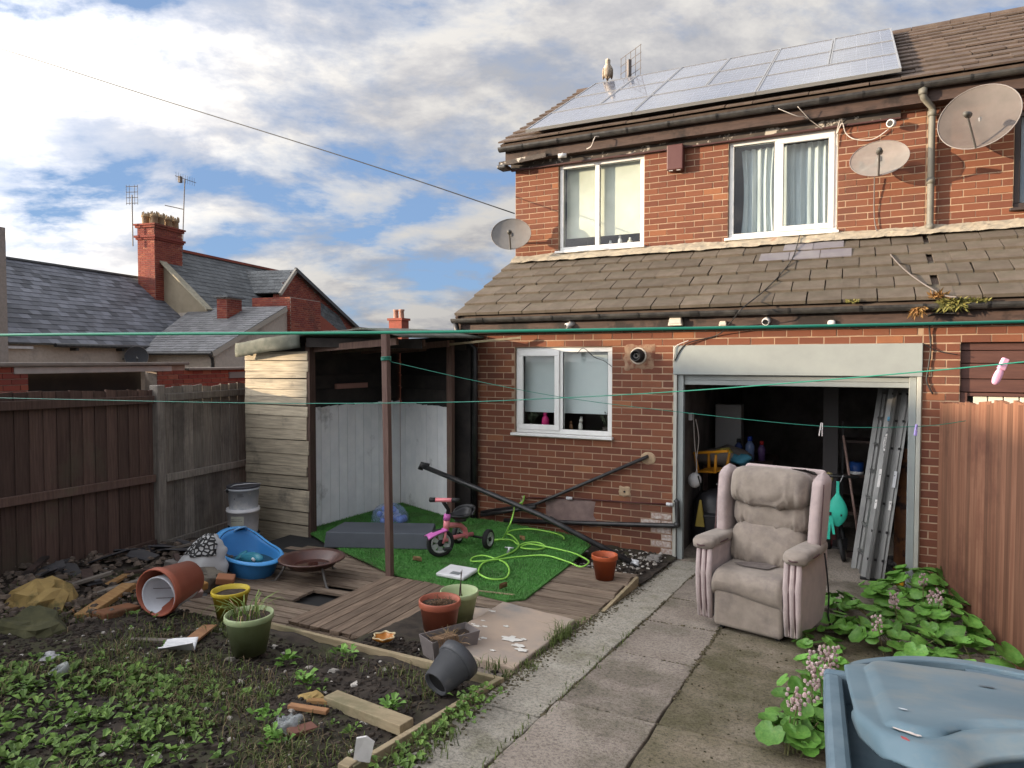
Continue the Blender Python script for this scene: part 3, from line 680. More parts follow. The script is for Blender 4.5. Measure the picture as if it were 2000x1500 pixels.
for i, (q, lab) in enumerate((((-2.880, -0.030, 0.561), 'white pipe fitting on the wall right of the tap'), ((-1.728, -0.040, 0.599), 'white pipe fitting beside the shutter rail'))):
    t = thing('pipe_fitting', lab, 'pipe fitting', q); mb = MB(); mb.tube([(-.035,0,0),(.035,0,0)], .018, 10); mb.ell((0,-.01,0), (.018,.022,.02), 10, 7); mb.build('body', mWhitePl, t, True, local=True)
t = thing('garden_tap', 'brass garden tap with a green hose connector on the wall', 'tap', (-3.458, -0.040, 0.500))
mBrass = plain('old_brass', (.35,.3,.2), .4, metal=.6)
MB().tube([(0,.05,0),(0,-.03,0),(0,-.045,-.02),(0,-.045,-.045)], .011, 8).build('spout', mBrass, t, True, local=True)
MB().tube([(-.02,-.01,.035),(.02,-.01,.035)], .007, 8).build('handle', mBrass, t, True, local=True); mb = MB(); mb.tube([(0,-.01,0),(0,-.01,.035)], .009, 8); mb.build('stem', mBrass, t, True, local=True)
MB().tube([(0,-.045,-.03),(0,-.045,-.10)], [.015,.013], 10).build('connector', plain('lime_plastic', (.3,.5,.05)), t, True, local=True)
t = thing('wall_patch', 'grey cement patch on the brickwork behind the hose', 'patch', (-2.871, -0.004, 0.398))
patch('cement', 0, 0, .62, .30, M('cement_grey', (.17,.12,.11), (.24,.17,.15), 12, .95, .5, 80), t, -.008, 5)
t = thing('wall_patch', 'small pale mortar patch low on the wall under the slanting pipe', 'patch', (-2.236, -0.004, 0.688))
patch('cement', 0, 0, .13, .11, mPatch, t, -.009, 9); MB().tube([(.0,-.014,0),(0,.01,0)], .012, 8).build('hole', mBlack, t, local=True)
# cables
def cable(label, pts, r=.004, m=None, name='cable'):
    pts = [Vector(p) for p in pts]; out = []
    for i in range(len(pts)-1):   # Catmull-Rom
        p0, p1, p2, p3 = pts[max(i-1,0)], pts[i], pts[i+1], pts[min(i+2,len(pts)-1)]
        for k in range(5):
            u = k/5; out.append(.5*((2*p1)+(p2-p0)*u+(2*p0-5*p1+4*p2-p3)*u*u+(3*p1-p0-3*p2+p3)*u**3))
    out.append(pts[-1]); o = MB().tube(out, r, 6).build(name, m or mBlackPl, None, True); return tag(o, label, 'cable')
mWC = plain('white_cable', (.6,.55,.5), .6); mGC = plain('grey_cable', (.16,.14,.13), .6)
nroof = (0, -math.sin(P1), math.cos(P1))
cable('black cable hanging down the wall below the oval dish and over the roof tiles', [(0.187, 1.300, 4.159), (0.195, 1.340, 3.690), (0.266, 1.250, 3.445), (0.374, 0.557, 3.126), (0.524, 0.132, 2.895), (0.699, -0.198, 2.716), (0.787, -0.369, 2.675)], .007, mGC)
cable('thin black cable slanting down the roof tiles over the shutter', [(-0.569, 1.330, 3.592), (-0.597, 0.842, 3.280), (-0.686, 0.399, 3.040), (-0.817, -0.000, 2.823), (-0.955, -0.416, 2.635), (-1.105, -0.200, 2.502), (-1.259, -0.020, 2.394), (-1.569, -0.040, 2.307), (-1.684, -0.045, 2.135)], .006, mBlackPl)
cable('white flex looping from the peeling board to the dome camera', [(-0.169, 1.300, 4.827), (-0.199, 1.340, 4.690), (-0.143, 1.300, 4.794), (-0.106, 1.340, 4.687), (-0.012, 1.340, 4.606), (0.166, 1.340, 4.581), (0.319, 1.340, 4.670)], .006, mWC)
cable('white flex hanging down beside the right edge of the curtained window', [(-0.149, 1.300, 4.841), (-0.184, 1.340, 4.727), (-0.198, 1.350, 4.561)], .005, mWC)
cable('pair of black cables running down the brick pier right of the shutter box', [(0.808, -0.200, 2.546), (0.611, -0.120, 2.543), (0.621, -0.030, 2.432), (0.637, -0.020, 2.246), (0.620, -0.020, 2.060), (0.610, -0.020, 1.943), (0.661, -0.020, 1.827)], .008, mBlackPl)
cable('black cable looping across the pier towards the brown boards', [(0.571, -0.040, 2.293), (0.684, -0.030, 2.222), (0.842, -0.030, 2.185)], .005, mBlackPl)
cable('white flex at the left end of the shutter box', [(-1.540, -0.050, 2.344), (-1.673, -0.050, 2.286), (-1.689, -0.050, 2.211), (-1.699, -0.050, 2.124)], .005, mWC)
cable('loose black wire over the top edge of the ground floor window', [(-2.778, -0.050, 2.216), (-2.705, -0.050, 2.273), (-2.591, -0.030, 2.175), (-2.474, -0.020, 2.129), (-2.385, -0.020, 2.067)], .004, mBlackPl)
cable('white hook of cable on the upper gutter left of the alarm box', [(-3.099, 1.100, 4.849), (-3.019, 1.050, 4.863), (-2.971, 1.050, 4.966), (-2.934, 1.100, 4.982)], .006, mWC)
cable('white wires sticking out from the upper gutter above the curtained window', [(-0.794, 1.050, 4.976), (-0.609, 1.100, 4.883), (-0.508, 1.200, 4.876), (-0.347, 1.320, 4.763)], .004, mWC)
cable('white wire stub crossing beside the gutter bracket', [(-0.591, 1.050, 4.966), (-0.479, 1.150, 4.845)], .004, mWC)
cable('overhead line from the left to the house corner', [(-18.070, -0.377, 9.234), (-13.734, -0.188, 7.705), (-10.254, 0.255, 6.415), (-6.346, 0.570, 4.969), (-3.944, 0.718, 4.034)], .008, mBlackPl, 'overhead_line')
# plants in the gutter
def sprig(label, base, n, ln, sp, drop, m, rr):
    mb = MB()
    for k in range(n):
        a = rr.uniform(0, 6.28); l = ln*rr.uniform(.4, 1); b = Vector((rr.uniform(-sp,sp), rr.uniform(-.03,.02), 0)); e = b+Vector((math.cos(a)*l*.5, -abs(math.sin(a))*l*.35, l*rr.uniform(-drop, 1-drop)))
        w = Vector((rr.uniform(-1,1), rr.uniform(-1,1), rr.uniform(-1,1))).normalized()*rr.uniform(.008,.016); mb.add([b, (b+e)/2+w, e, (b+e)/2-w], [(0,1,2,3)])
    t = thing('gutter_weed', label, 'weed', base); mb.build('foliage', m, t, local=True)
mMoss = M('moss_green', (.12,.13,.03), (.2,.17,.05), 20, .8, island=True, rand=.7); mFernB = M('dry_fern', (.3,.14,.05), (.2,.13,.04), 20, .8, island=True, rand=.6)
sprig('bushy green plant growing out of the lower gutter and hanging down', (0.769, -0.200, 2.637), 420, .17, .07, .62, mMoss, R)
sprig('low green tuft in the gutter right of the bushy one', (0.956, -0.200, 2.647), 130, .09, .08, .4, mMoss, R)
sprig('dry brown fern hanging from the gutter left of the bushy plant', (0.516, -0.220, 2.599), 110, .15, .03, .85, mFernB, R)
sprig('yellowed fern sprouting up beside the bushy gutter plant', (0.672, -0.200, 2.694), 70, .13, .05, .3, mFernB, R)
sprig('small weed in the gutter above the right end of the shutter', (-0.009, -0.200, 2.675), 40, .06, .04, .3, mMoss, R)
# rooftop bird and aerial
bz = (-3.820, 4.058, 6.841)
t = thing('gull', 'grey-brown gull perched on the ridge above the solar panels', 'bird', (-3.80, 4.02, 6.93), rad(200)); t.scale = (.82, .82, .82)
mb = MB()
mb.tube([(0,-.16,.06),(0,-.10,.08),(0,-.03,.115),(0,.03,.17),(0,.06,.22),(0,.075,.252),(0,.09,.285),(0,.10,.315),(0,.11,.34),(0,.112,.358)], [.02,.075,.105,.105,.075,.05,.052,.054,.042,.012], 14)
mb.tube([(0,.14,.318),(0,.175,.308),(0,.20,.295)], [.018,.013,.004], 8); mb.tube([(0,-.08,.09),(0,-.17,.055),(0,-.24,.03)], [.045,.03,.012], 8)
for x in (-.025,.025): mb.tube([(x,.0,.09),(x,.01,.0),(x,.045,.0)], [.010,.007,.006], 6)
mb.build('body', M('gull_feather', (.33,.27,.2), (.5,.44,.36), 14, .8, lo=.4, hi=.6), t, True, local=True)
for s in (-1, 1): MB().ell((.085*s,-.05,.115), (.03,.15,.07), 10, 8, Matrix.Rotation(.45, 4, 'X')).build('wing', M('gull_wing', (.2,.16,.12), (.3,.25,.19), 20, .8), t, True, local=True)
def aerial(label, base, h, kind, rotz, name='tv_aerial', scale=1, lean=(0,0)):
    t = thing(name, label, 'aerial', base, rotz)
    top = Vector((lean[0], lean[1], h))
    MB().tube([(0,0,0), top], .02*scale, 6).build('mast', mGC, t, local=True)
    mb = MB()
    if kind == 'grid':
        for i in range(5): mb.tube([top+Vector((-.3+.15*i,0,-.3)), top+Vector((-.3+.15*i,0,.25))], .006, 4)
        for j in range(5): mb.tube([top+Vector((-.32,0,-.28+.13*j)), top+Vector((.32,0,-.28+.13*j))], .006, 4)
        mb.box(top.x-.03, top.x+.03, -.06, .0, h-.2, h+.1)
    elif kind == 'yagi':
        mb.tube([top+Vector((-.5,0,.0)), top+Vector((.6,0,.0))], .012*scale, 5)
        for i in range(9): x = -.45+.12*i; mb.tube([top+Vector((x,0,-.16)), top+Vector((x,0,.16))], .007*scale, 4)
        mb.box(top.x-.07, top.x+.07, -.05, .05, h-.12, h+.12)
    elif kind == 'block':
        for z in (-.3,-.1,.1,.3):
            mb.tube([top+Vector((-.22,0,z)), top+Vector((.22,0,z))], .012*scale, 4)
        for x in (-.22,-.1,.1,.22): mb.tube([top+Vector((x,0,-.36)), top+Vector((x,0,.36))], .01*scale, 4)
    mb.build('array', mGC, t, local=True)
    return t
aerial('flat grid aerial behind the ridge next to the gull', (-3.5, 4.35, 6.55), .65, 'grid', rad(-40), scale=.8)

# ---------------- unseen terrace, added and shaped to cast shade over the yard ----------------
t = thing('terraced_house', 'long out-of-view block added to shade the yard from the low sun', 'house', (-22, -24, 0))
MB().box(-24.4, -22.6, -38, -13.45, -.2, 4.6).build('wall', M('shade_block_brick', (.2,.08,.06), (.26,.11,.08), 20, .9), t)
mb = MB()
mb.add([(-24.5,-38,4.5),(-22.3,-38,4.5),(-24.2,-38,5.95),(-24.5,-13.42,4.5),(-22.3,-13.42,4.5),(-24.2,-13.42,5.95)], [(0,1,2),(3,5,4),(0,2,5,3),(1,4,5,2),(0,3,4,1)])
mb.build('roof', mSlateDark, t)

# ---------------- concrete path ----------------
def slab_on(x0, x1, y0, y1, name, m, par, top=.0, th=.06, jit=.006, seed=0):
    """a slab following the slope of the yard with slightly worn edges"""
    r = random.Random(seed); n = 10
    mb = MB(); dz = r.uniform(-jit, jit)
    pts = []
    for i in range(n+1): pts.append((x0+(x1-x0)*i/n, y0))
    for i in range(1, n+1): pts.append((x1, y0+(y1-y0)*i/n))
    for i in range(1, n+1): pts.append((x1-(x1-x0)*i/n, y1))
    for i in range(1, n): pts.append((x0, y1-(y1-y0)*i/n))
    q = [(x+r.uniform(-.006,.006), y+r.uniform(-.006,.006)) for x, y in pts]
    poly = [(x, y, zg(x, y)+top+dz) for x, y in q]
    return mb.prism([(x, y, z-th) for x, y, z in poly], (0,0,th)).build(name, m, par, bevel=.006)
path = thing('concrete_path', 'worn concrete path of slabs from the garage down the yard', None, (-1, -3, 0), kind='structure')
ys = [-.03, -.83, -1.62, -2.36, -3.16, -4.06, -4.92, -5.8, -6.7, -7.6]
k = 0
for a, b in zip(ys, ys[1:]):
    k += 1
    slab_on(-1.345, -.835, b+.006, a-.006, 'slab', mConcrete, path, 0, .06, .006, k)
ye = [-.03, -1.5, -2.7, -4.3, -5.9, -7.6]
for a, b in zip(ye, ye[1:]):
    k += 1; slab_on(-1.70, -1.353, b+.005, a-.005, 'kerb_slab', mKerb, path, .004, .08, .006, k)
for a, b in zip([-.03, -1.9, -4.05, -5.9, -7.6], [-1.9, -4.05, -5.9, -7.6]):
    k += 1; slab_on(-.827, 1.6, b+.006, a-.006, 'slab', mMossy if a < -1 else mConcrete, path, -.004, .06, .004, k)

# ---------------- left fence ----------------
def board(mb, p, d, n, w, h, th, top=0): pass
FD = Vector((-.1903, .9817, 0)); FN = Vector((.9817, .1903, 0)); F0 = Vector((-6.28, -2.72, 0))
def fpt(s, o, z): return F0 + FD*s + FN*o + Vector((0,0,z))
fence = thing('timber_fence', 'dark wooden fence on the left with a grey bay at the shelter', 'fence', tuple(F0))
def vboard(name, s0, s1, z0, z1, o, th, m, par, fp=fpt, taper=.5, cut=0, rr=R):
    a, b = fp(s0, o, 0), fp(s1, o, 0); nn = (fp(s0, o+1, 0)-fp(s0, o, 0)); t0, t1 = nn*th, nn*th*taper
    e = rr.uniform(-.008, .008)
    p = [a+Vector((0,0,z0)), b+Vector((0,0,z0)), b+t1+Vector((0,0,z0)), a+t0+Vector((0,0,z0)), a+Vector((0,0,z1+e)), b+Vector((0,0,z1-e+cut)), b+t1+Vector((0,0,z1-e+cut)), a+t0+Vector((0,0,z1+e))]
    return MB().hexa(p).build(name, m, par)
s = -4.4
while s < -.03:
    w = .128; vboard('board', s, min(s+w, -.01), .1+.0*s, 1.835-.03*s+R.uniform(-.006,.006), -.03, .022, mFenceD, fence); s += w-.001
s = .10
while s < 1.72:
    w = .148; vboard('board', s, s+w-.006, .05, 1.86+R.uniform(-.012,.012), -.03, .02, mFenceG, fence, taper=.8); s += w
def rail(s0, s1, z0, z1, m, o=.0): return MB().beam(fpt(s0, o+.012, z0), fpt(s1, o+.012, z1), .04, .075).build('rail', m, fence, bevel=.004)
rail(-4.4, -.05, 1.83, 1.745, mFenceD); rail(-4.4, -.05, 1.13, .955, mFenceD); rail(-4.4, -.05, .38, .3, mFenceD)
rail(.1, 1.7, 1.755, 1.76, mFenceG); rail(.1, 1.7, .93, .90, mFenceG); rail(.1, 1.7, .25, .22, mFenceG)
for s, m, h in ((.02, mFenceG, 1.885), (-2.9, mFenceD, 1.93)):
    o = MB().box(-.05, .05, -.05, .05, 0, h-.05).build('post', m, fence, bevel=.006, local=True); o.location = fpt(s, .0, .05)-fence.location; o.rotation_euler.z = math.atan2(FD.y, FD.x)
# ---------------- right fence ----------------
RD = (Vector((1.0, -2.1, 0))-Vector((.745, -.06, 0))).normalized(); RN = Vector((RD.y, -RD.x, 0)); R0 = Vector((.745, -.06, 0))
def rpt(s, o, z): return R0 + RD*s + RN*o + Vector((0,0,z))
rf = thing('timber_fence', 'warm brown feather-edge fence along the right side of the yard', 'fence', tuple(R0))
s = 0; i = 0
while s < 4.8:
    w = R.choice((.082,.088,.094,.1)); z = zg(0, -s)
    hz = 1.745 + .062*s + R.uniform(-.014,.014)
    vboard('board', s, s+w+.012, z-.02, hz, .0+R.uniform(-.003,.003), .030, mFenceR, rf, rpt, taper=.2, cut=R.uniform(-.012,.012)); s += w; i += 1
for zz_ in (.35, 1.05, 1.6): MB().beam(rpt(0, -.03, zz_), rpt(4.8, -.03, zz_+.30), .04, .08).build('rail', mFenceR, rf)
for s in (.05, 2.4, 4.7):
    o = MB().box(-.045, .045, -.045, .045, 0, 1.75).build('post', mFenceR, rf, local=True); o.location = rpt(s, -.07, zg(0,-s)-.05)-rf.location
MB().beam(rpt(-.015, .0, .06), rpt(-.015, .0, 1.74), .03, .03, (1,0,0)).build('edge_batten', mFenceR, rf)

# ---------------- garden shelter ----------------
shd = thing('garden_shelter', 'weathered plank shelter with a felt roof and white boarded inside against the house', 'shelter', (-5.3, -1.6, .1))
z = .06; YS = -1.6; k = 0
rr = random.Random(3)
while z < 2.2:
    h = rr.choice((.085, .10, .12, .14, .155)); z1 = min(z+h, 2.235)
    tl_ = rr.uniform(-.012, .012)
    mb = MB(); y = YS+rr.uniform(-.006, .006)
    xl, xr_ = -6.27, -5.335 + rr.uniform(-.018, .018)
    e1, e2 = rr.uniform(-.006,.006), rr.uniform(-.006,.006)
    mb.hexa([(xl,y,z+.003),(xr_,y,z+.003+tl_),(xr_,y+.03,z+.003+tl_),(xl,y+.03,z+.003),(xl,y+.006,z1-.002+e1),(xr_,y+.006,z1-.002+tl_+e2),(xr_,y+.03,z1-.002+tl_),(xl,y+.03,z1-.002)])
    mb.build('plank', mPlank, shd, bevel=.004); z = z1
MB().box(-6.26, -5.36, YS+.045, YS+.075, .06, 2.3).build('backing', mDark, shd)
for (x, y, h) in ((-5.335, YS+.045, 2.33), (-6.22, YS+.045, 2.22), (-5.46, .27, 2.4)):
    MB().box(x-.03, x+.03, y-.03, y+.06, .05, h).build('post', mFenceD, shd)
MB().box(-4.37, -4.30, -.27, -.2, .2, 2.38).build('post', mFenceD, shd)
M('tarred_plank', (.012,.01,.01), (.03,.025,.022), 4, .85, .3, 40, rand=.7)
# white boarded inside walls
def whitewall(a, b, n, z0, zt, rr, gap):
    a, b = Vector(a), Vector(b); d = (b-a); L = d.length; d.normalize(); nn = Vector((d.y, -d.x, 0))
    s = 0; k = 0; w = L/n
    for k in range(n):
        zt_ = zt + rr.uniform(-.012, .006)
        def fp(s, o, z): return a + d*s + nn*o + Vector((0,0,z))
        vboard('board', k*w, k*w+w-gap, z0, zt_, -.01, .014+rr.uniform(-.002,.002), mWhiteWood, shd, fp, taper=1, rr=rr)
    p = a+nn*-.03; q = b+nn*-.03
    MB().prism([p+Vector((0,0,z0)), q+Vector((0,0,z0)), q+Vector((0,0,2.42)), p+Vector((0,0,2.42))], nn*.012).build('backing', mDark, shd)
    z = zt + .03
    while z < 2.36:
        h = .17; MB().prism([p+nn*.014+Vector((0,0,z)), q+nn*.014+Vector((0,0,z)), q+nn*.014+Vector((0,0,min(z+h-.012, 2.4))), p+nn*.014+Vector((0,0,min(z+h-.012,2.4)))], nn*.012).build('dark_plank', M('tarred_plank', (0,0,0)), shd); z += h
whitewall((-5.50, -1.5, 0), (-5.40, .22, 0), 12, .2, 1.61, random.Random(7), .006)
whitewall((-5.39, .22, 0), (-4.36, -.22, 0), 9, .17, 1.58, random.Random(8), .002)
MB().box(-5.46, -5.43, -1.0, -.42, 1.80, 1.86).build('light_gap', M('pinkish_gap_strip', (.3,.16,.13), None), shd)  # solid pinkish strip coloured to stand in for a light gap
MB().beam((-5.448, -.62, .42), (-5.452, -.62, .421), .1, .006).build('seam', mDark, shd)
MB().box(-4.50, -4.14, -.10, -.06, .1, 2.42).build('side_panel', M('tarred_plank', (0,0,0)), shd)
MB().box(-4.36, -4.16, -.19, -.15, 2.26, 2.40).build('side_panel', M('tarred_plank', (0,0,0)), shd)
# roof: warped felt sheet, rafters, trim
mFelt = M('green_roof_felt', (.09,.1,.083), (.155,.158,.13), 10, .95, .7, 90, col3=(.08,.085,.07), s3=2)
def rf_fn(u, v):
    x = -6.27 + 2.27*u; y = -1.68 + 1.95*v
    z = 2.335 + .26*u - .11*u*u + .05*v + .012*mnoise.noise((x*3, y*2, 0)) - .75*max(0, u-.78)**1.3
    return Vector((x, y, z))
MB().grid(rf_fn, 26, 14).build('roof_sheet', mFelt, shd, True, solid=.02)
MB().grid(lambda u, v: Vector((-6.28+.96*u, -1.70-.012*math.sin(v*3), rf_fn(u*.46, 0).z - .005 - .155*v + .008*mnoise.noise((u*8, v*4, 2)))), 18, 5).build('felt_edge', mFelt, shd, True, solid=.012)
MB().grid(lambda u, v: Vector((-6.285-.004*v, -1.68+1.9*u, rf_fn(0, u).z-.005-.12*v)), 10, 3).build('felt_edge', mFelt, shd, True, solid=.012)
for k, y in enumerate((-1.5, -1.0, -.5, 0.0)):
    MB().beam((-6.3, y, 2.20), (-4.2, y, 2.33), .04, .07).build('rafter', mFenceD, shd)
mb = MB(); mb.beam((-5.3, -1.63, 2.33), (-4.1, -1.2, 2.31), .03, .10); mb.build('front_beam', M('tarred_plank', (0,0,0)), shd)
MB().beam((-4.35, -.42, 2.315), (-3.45, -.12, 2.40), .05, .025).build('pale_batten', mTimber, shd)
for q in (((-5.674, -0.871, 2.314), (-5.335, -0.366, 2.391)), ((-5.685, -0.768, 2.236), (-5.193, 0.150, 2.350))):
    MB().tube(q, .018, 8).build('strip_light', plain('dusty_tube', (.35,.35,.33)), shd)
# clothes post
t = thing('clothes_post', 'brown wooden clothes post standing in front of the shelter', 'post', (-3.64, -2.41, .2))
mPost = M('brown_post', (.10,.055,.045), (.16,.1,.08), 4, .8, .4, 30, stretch=(14,14,.8), col3=(.22,.18,.15), s3=5, lo3=.6, hi3=.7)
MB().hexa([(-.028,-.028,0),(.028,-.028,0),(.028,.028,0),(-.028,.028,0),(-.06,-.03,2.18),(.0,-.03,2.18),(.0,.026,2.18),(-.06,.026,2.18)]).build('pole', mPost, t, local=True, bevel=.005)
MB().tube([Vector((-.027+.042*math.cos(a), .042*math.sin(a), 1.93+.012*a/6.28)) for a in [i*.4 for i in range(50)]], .005, 6).build('wrapped_line', mGreenLine, t, True, local=True)
# power cable tucked up the corner
# ---------------- decking ----------------
deck = thing('timber_deck', 'weathered plank decking around the artificial lawn', 'deck', (-3, -2.5, .2))
ZD = .22
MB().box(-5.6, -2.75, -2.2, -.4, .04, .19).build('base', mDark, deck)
# right platform: planks across
rr = random.Random(21); y = -2.63
while y < -1.42:
    w = rr.uniform(.085, .1); x1 = -1.70+rr.uniform(-.02,.01)
    MB().box(-2.9 if y < -2.3 else -2.6, x1, y, y+w-.012, ZD-.028, ZD+rr.uniform(-.004,.004)).build('plank', mDeck, deck, bevel=.004); y += w
MB().box(-1.70, -1.672, -2.66, -1.42, .07, ZD-.004).build('side_board', mTimber, deck); MB().beam((-2.95, -2.655, ZD-.075), (-1.68, -2.655, ZD-.075), .025, .13).build('front_board', mDeck, deck)
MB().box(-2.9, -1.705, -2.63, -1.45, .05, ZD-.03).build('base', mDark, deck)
# middle platform, planks running away from the viewer
x = -3.66
while x < -2.83:
    w = rr.uniform(.09, .105); MB().hexa([(x,-3.62+rr.uniform(-.02,.02),ZD-.01),(x+w-.01,-3.62+rr.uniform(-.02,.02),ZD-.01),(x+w-.01,-2.42,ZD-.01),(x,-2.42,ZD-.01),(x,-3.62,ZD+.022),(x+w-.01,-3.62,ZD+.02),(x+w-.01,-2.42,ZD+.015),(x,-2.42,ZD+.018)]).build('plank', mDeckY, deck, bevel=.004); x += w
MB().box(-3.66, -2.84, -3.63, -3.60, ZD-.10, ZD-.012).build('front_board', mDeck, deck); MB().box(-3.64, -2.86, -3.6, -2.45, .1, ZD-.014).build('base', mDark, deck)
# left platform, planks across and tired
y = -3.78
while y < -1.75:
    w = rr.uniform(.09, .105); a = -5.25+rr.uniform(-.1,.1); b = -3.68+rr.uniform(-.03,.01)
    tilt = rr.uniform(-.012, .012)
    if rr.random() < .12: b -= .35
    MB().hexa([(a,y,ZD-.06),(b,y+.1,ZD-.045),(b,y+.1+w-.014,ZD-.045),(a,y+w-.014,ZD-.06),(a,y,ZD-.03+tilt),(b,y+.1,ZD-.02),(b,y+.1+w-.014,ZD-.02),(a,y+w-.014,ZD-.03+tilt)]).build('plank', mDeck, deck, bevel=.004); y += w
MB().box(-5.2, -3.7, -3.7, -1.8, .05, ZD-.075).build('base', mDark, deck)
# ---------------- artificial lawn ----------------
lawn = thing('artificial_lawn', 'bright green artificial lawn laid over the decking inside the shelter', 'artificial lawn', (-3.6, -1.3, ZD))
poly = [(-5.47,-1.50),(-4.92,-1.80),(-4.2,-2.12),(-3.66,-2.36),(-3.1,-2.44),(-2.42,-2.53),(-2.31,-2.42),(-2.33,-1.5),(-2.38,-.70),(-2.62,-.42),(-2.95,-.33),(-3.9,-.16),(-4.36,-.24),(-5.37,.20)]
mTurf = M('turf_green', (.04,.14,.025), (.07,.2,.04), 30, .85, .8, 120, col3=(.045,.10,.025), s3=3)
MB().prism([(x, y, ZD+.004) for x, y in poly], (0,0,.014)).build('mat', mTurf, lawn)
def inside(x, y, P):
    c = False; j = len(P)-1
    for i in range(len(P)):
        if (P[i][1] > y) != (P[j][1] > y) and x < (P[j][0]-P[i][0])*(y-P[i][1])/(P[j][1]-P[i][1])+P[i][0]: c = not c
        j = i
    return c
mb = MB(); rr = random.Random(4); V, Fc = [], []
while len(Fc) < 60000:
    x, y = rr.uniform(-5.5,-2.3), rr.uniform(-2.55,.2)
    if not inside(x, y, poly): continue
    a = rr.uniform(0, 6.28); h = rr.uniform(.012,.024); w = .0022; l = .5*h
    i = len(V); z = ZD+.018
    V += [(x-w*math.sin(a), y+w*math.cos(a), z), (x+w*math.sin(a), y-w*math.cos(a), z), (x+l*math.cos(a), y+l*math.sin(a), z+h)]; Fc.append((i,i+1,i+2))
mb.v, mb.f = V, Fc
o = mb.build('pile', M('turf_blade', (.05,.19,.028), (.085,.29,.05), 3, .6, spec=.4, col3=(.06,.15,.03), s3=2.2), lawn); o['kind'] = 'stuff'
# ---------------- raised bed edging ----------------
bed = thing('raised_bed_edge', 'pale timber edging boards round the corner of the planting bed', 'bed edging', (-1.7, -4, .35))
MB().prism([(-3.66,-3.90,.20),(-1.70,-4.03,.24),(-1.70,-4.03,.385),(-3.66,-3.90,.335)], (.004,.03,0)).build('long_board', mTimber, bed, bevel=.004)
MB().prism([(-1.70,-4.0,.22),(-1.80,-5.15,.32),(-1.80,-5.15,.475),(-1.70,-4.0,.385)], (-.032,0,0)).build('side_board', mTimber, bed, bevel=.004)
o = MB().box(-.03, .03, -.03, .03, 0, .19).build('peg', mTimber, bed, local=True, bevel=.004); o.location = Vector((-1.84,-5.14,.29))-bed.location
MB().beam((-2.35,-4.66,.42), (-1.82,-4.75,.44), .09, .05).build('cross_board', mTimber, bed, bevel=.004)
# ---------------- soil ----------------
def hsoil(x, y):
    n = mnoise.fractal((x*1.1, y*1.1, 3), 1, 2, 5)*.035 + mnoise.fractal((x*5, y*5, 9), 1, 2, 4)*.016
    z = zg(x, y) + n - .02
    if y > -3.93 and x > -5.3: z = min(z, .12+.1*max(0, min(1, (-4.9-x)/.4)))
    elif y > -3.93 and x > -5.9: z = min(z, .24+.1*(-5.3-x))
    if x < -4.6: z += .05*min(1, (-4.6-x))*max(0, min(1, (-1.6-y)))     # rubble banked at the fence
    return z
def hs(u, v): x = -6.35+4.62*u; y = -8.0+6.25*v; return Vector((x, y, hsoil(x, y)))
struct(MB().grid(hs, 150, 200).build('soil', mSoil, None, True), 'dark bare garden soil with moss in the left of the yard')
def hs2(u, v): x = -2.6+.95*u; y = -1.45+1.5*v; return Vector((x, y, zg(x, y)+.03+.05*(1-u)*v+mnoise.fractal((x*6, y*6, 5), 1, 2, 4)*.02))
struct(MB().grid(hs2, 40, 50).build('soil', mSoil, None, True), 'strip of dirt at the foot of the house wall')
def hs3(u, v): x = -2.9+1.22*u; y = -4.0+1.35*v; return Vector((x, y, zg(x, y)-.035+mnoise.fractal((x*6, y*6, 5), 1, 2, 4)*.015))
struct(MB().grid(hs3, 40, 40).build('soil', mSoil, None, True), 'bare earth between the deck and the planting bed')

# ---------------- riser armchair ----------------
mSuede = M('taupe_suede', (.22,.182,.148), (.29,.243,.20), 9, .95, .6, 160, sheen=.15, col3=(.16,.13,.115), s3=6, lo3=.5, hi3=.75)
mPinkFab = M('faded_pink_fabric', (.46,.365,.345), (.38,.305,.29), 9, .95, .5, 180, sheen=.2, col3=(.27,.22,.205), s3=4, lo3=.46, hi3=.7)
ch = thing('armchair', 'taupe and pink riser armchair left outside the garage', 'armchair', (-.63, -2.29, .195), rad(-13.4))
def pillow(name, c, half, m, par, e=.45, wr=.0, fx=14, puff=0, tilt=0, seed=0, nu=110, nv=34, sag=0):
    """stuffed cushion: superellipsoid with gathered folds"""
    Rm = Matrix.Rotation(tilt, 4, 'X')
    def sg(x, e): return math.copysign(abs(x)**e, x)
    def fn(u, v):
        a = 2*PI*u; b = PI*(v-.5); cb = sg(math.cos(b), e)
        x, y, z = cb*sg(math.cos(a), e), sg(math.sin(a), e)*cb, sg(math.sin(b), e)
        # b is the vertical angle
        zb = max(0, -z); n1_ = mnoise.noise((x*half[0]*fx*1.3+.5*z, seed, z*.7)); n2_ = mnoise.noise((x*half[0]*fx*2.6+5+.8*z, seed+7, z*.9))
        g = wr*(.6*n1_*(.25+zb) + .55*(abs(n2_)*2-.6)*(.1+.9*zb**.9)*(1-.6*max(0, z)))
        k = 1 + puff*(1-z*z)
        q = Vector((x*half[0], y*half[1]*k, z*half[2] - sag*(x*x)*.0))
        if y < .2: q.y += g*1.2 if y < 0 else 0
        q.z += g*.7*abs(z)
        q.z -= sag*(1-x*x)*(1 if z < 0 else .2)
        return (Rm @ q) + Vector(c)
    return MB().grid(fn, nu, nv, True).build(name, m, par, True, local=True)
pillow('back_cushion', (0,.40,.555), (.27,.115,.165), mSuede, ch, .5, .040, 20, .15, rad(-12), 1)
pillow('back_cushion', (.0,.465,.785), (.275,.105,.13), mSuede, ch, .5, .042, 18, .2, rad(-11), 4)
pillow('back_cushion', (-.005,.445,.985), (.285,.135,.15), mSuede, ch, .5, .042, 18, .2, rad(-12), 8)
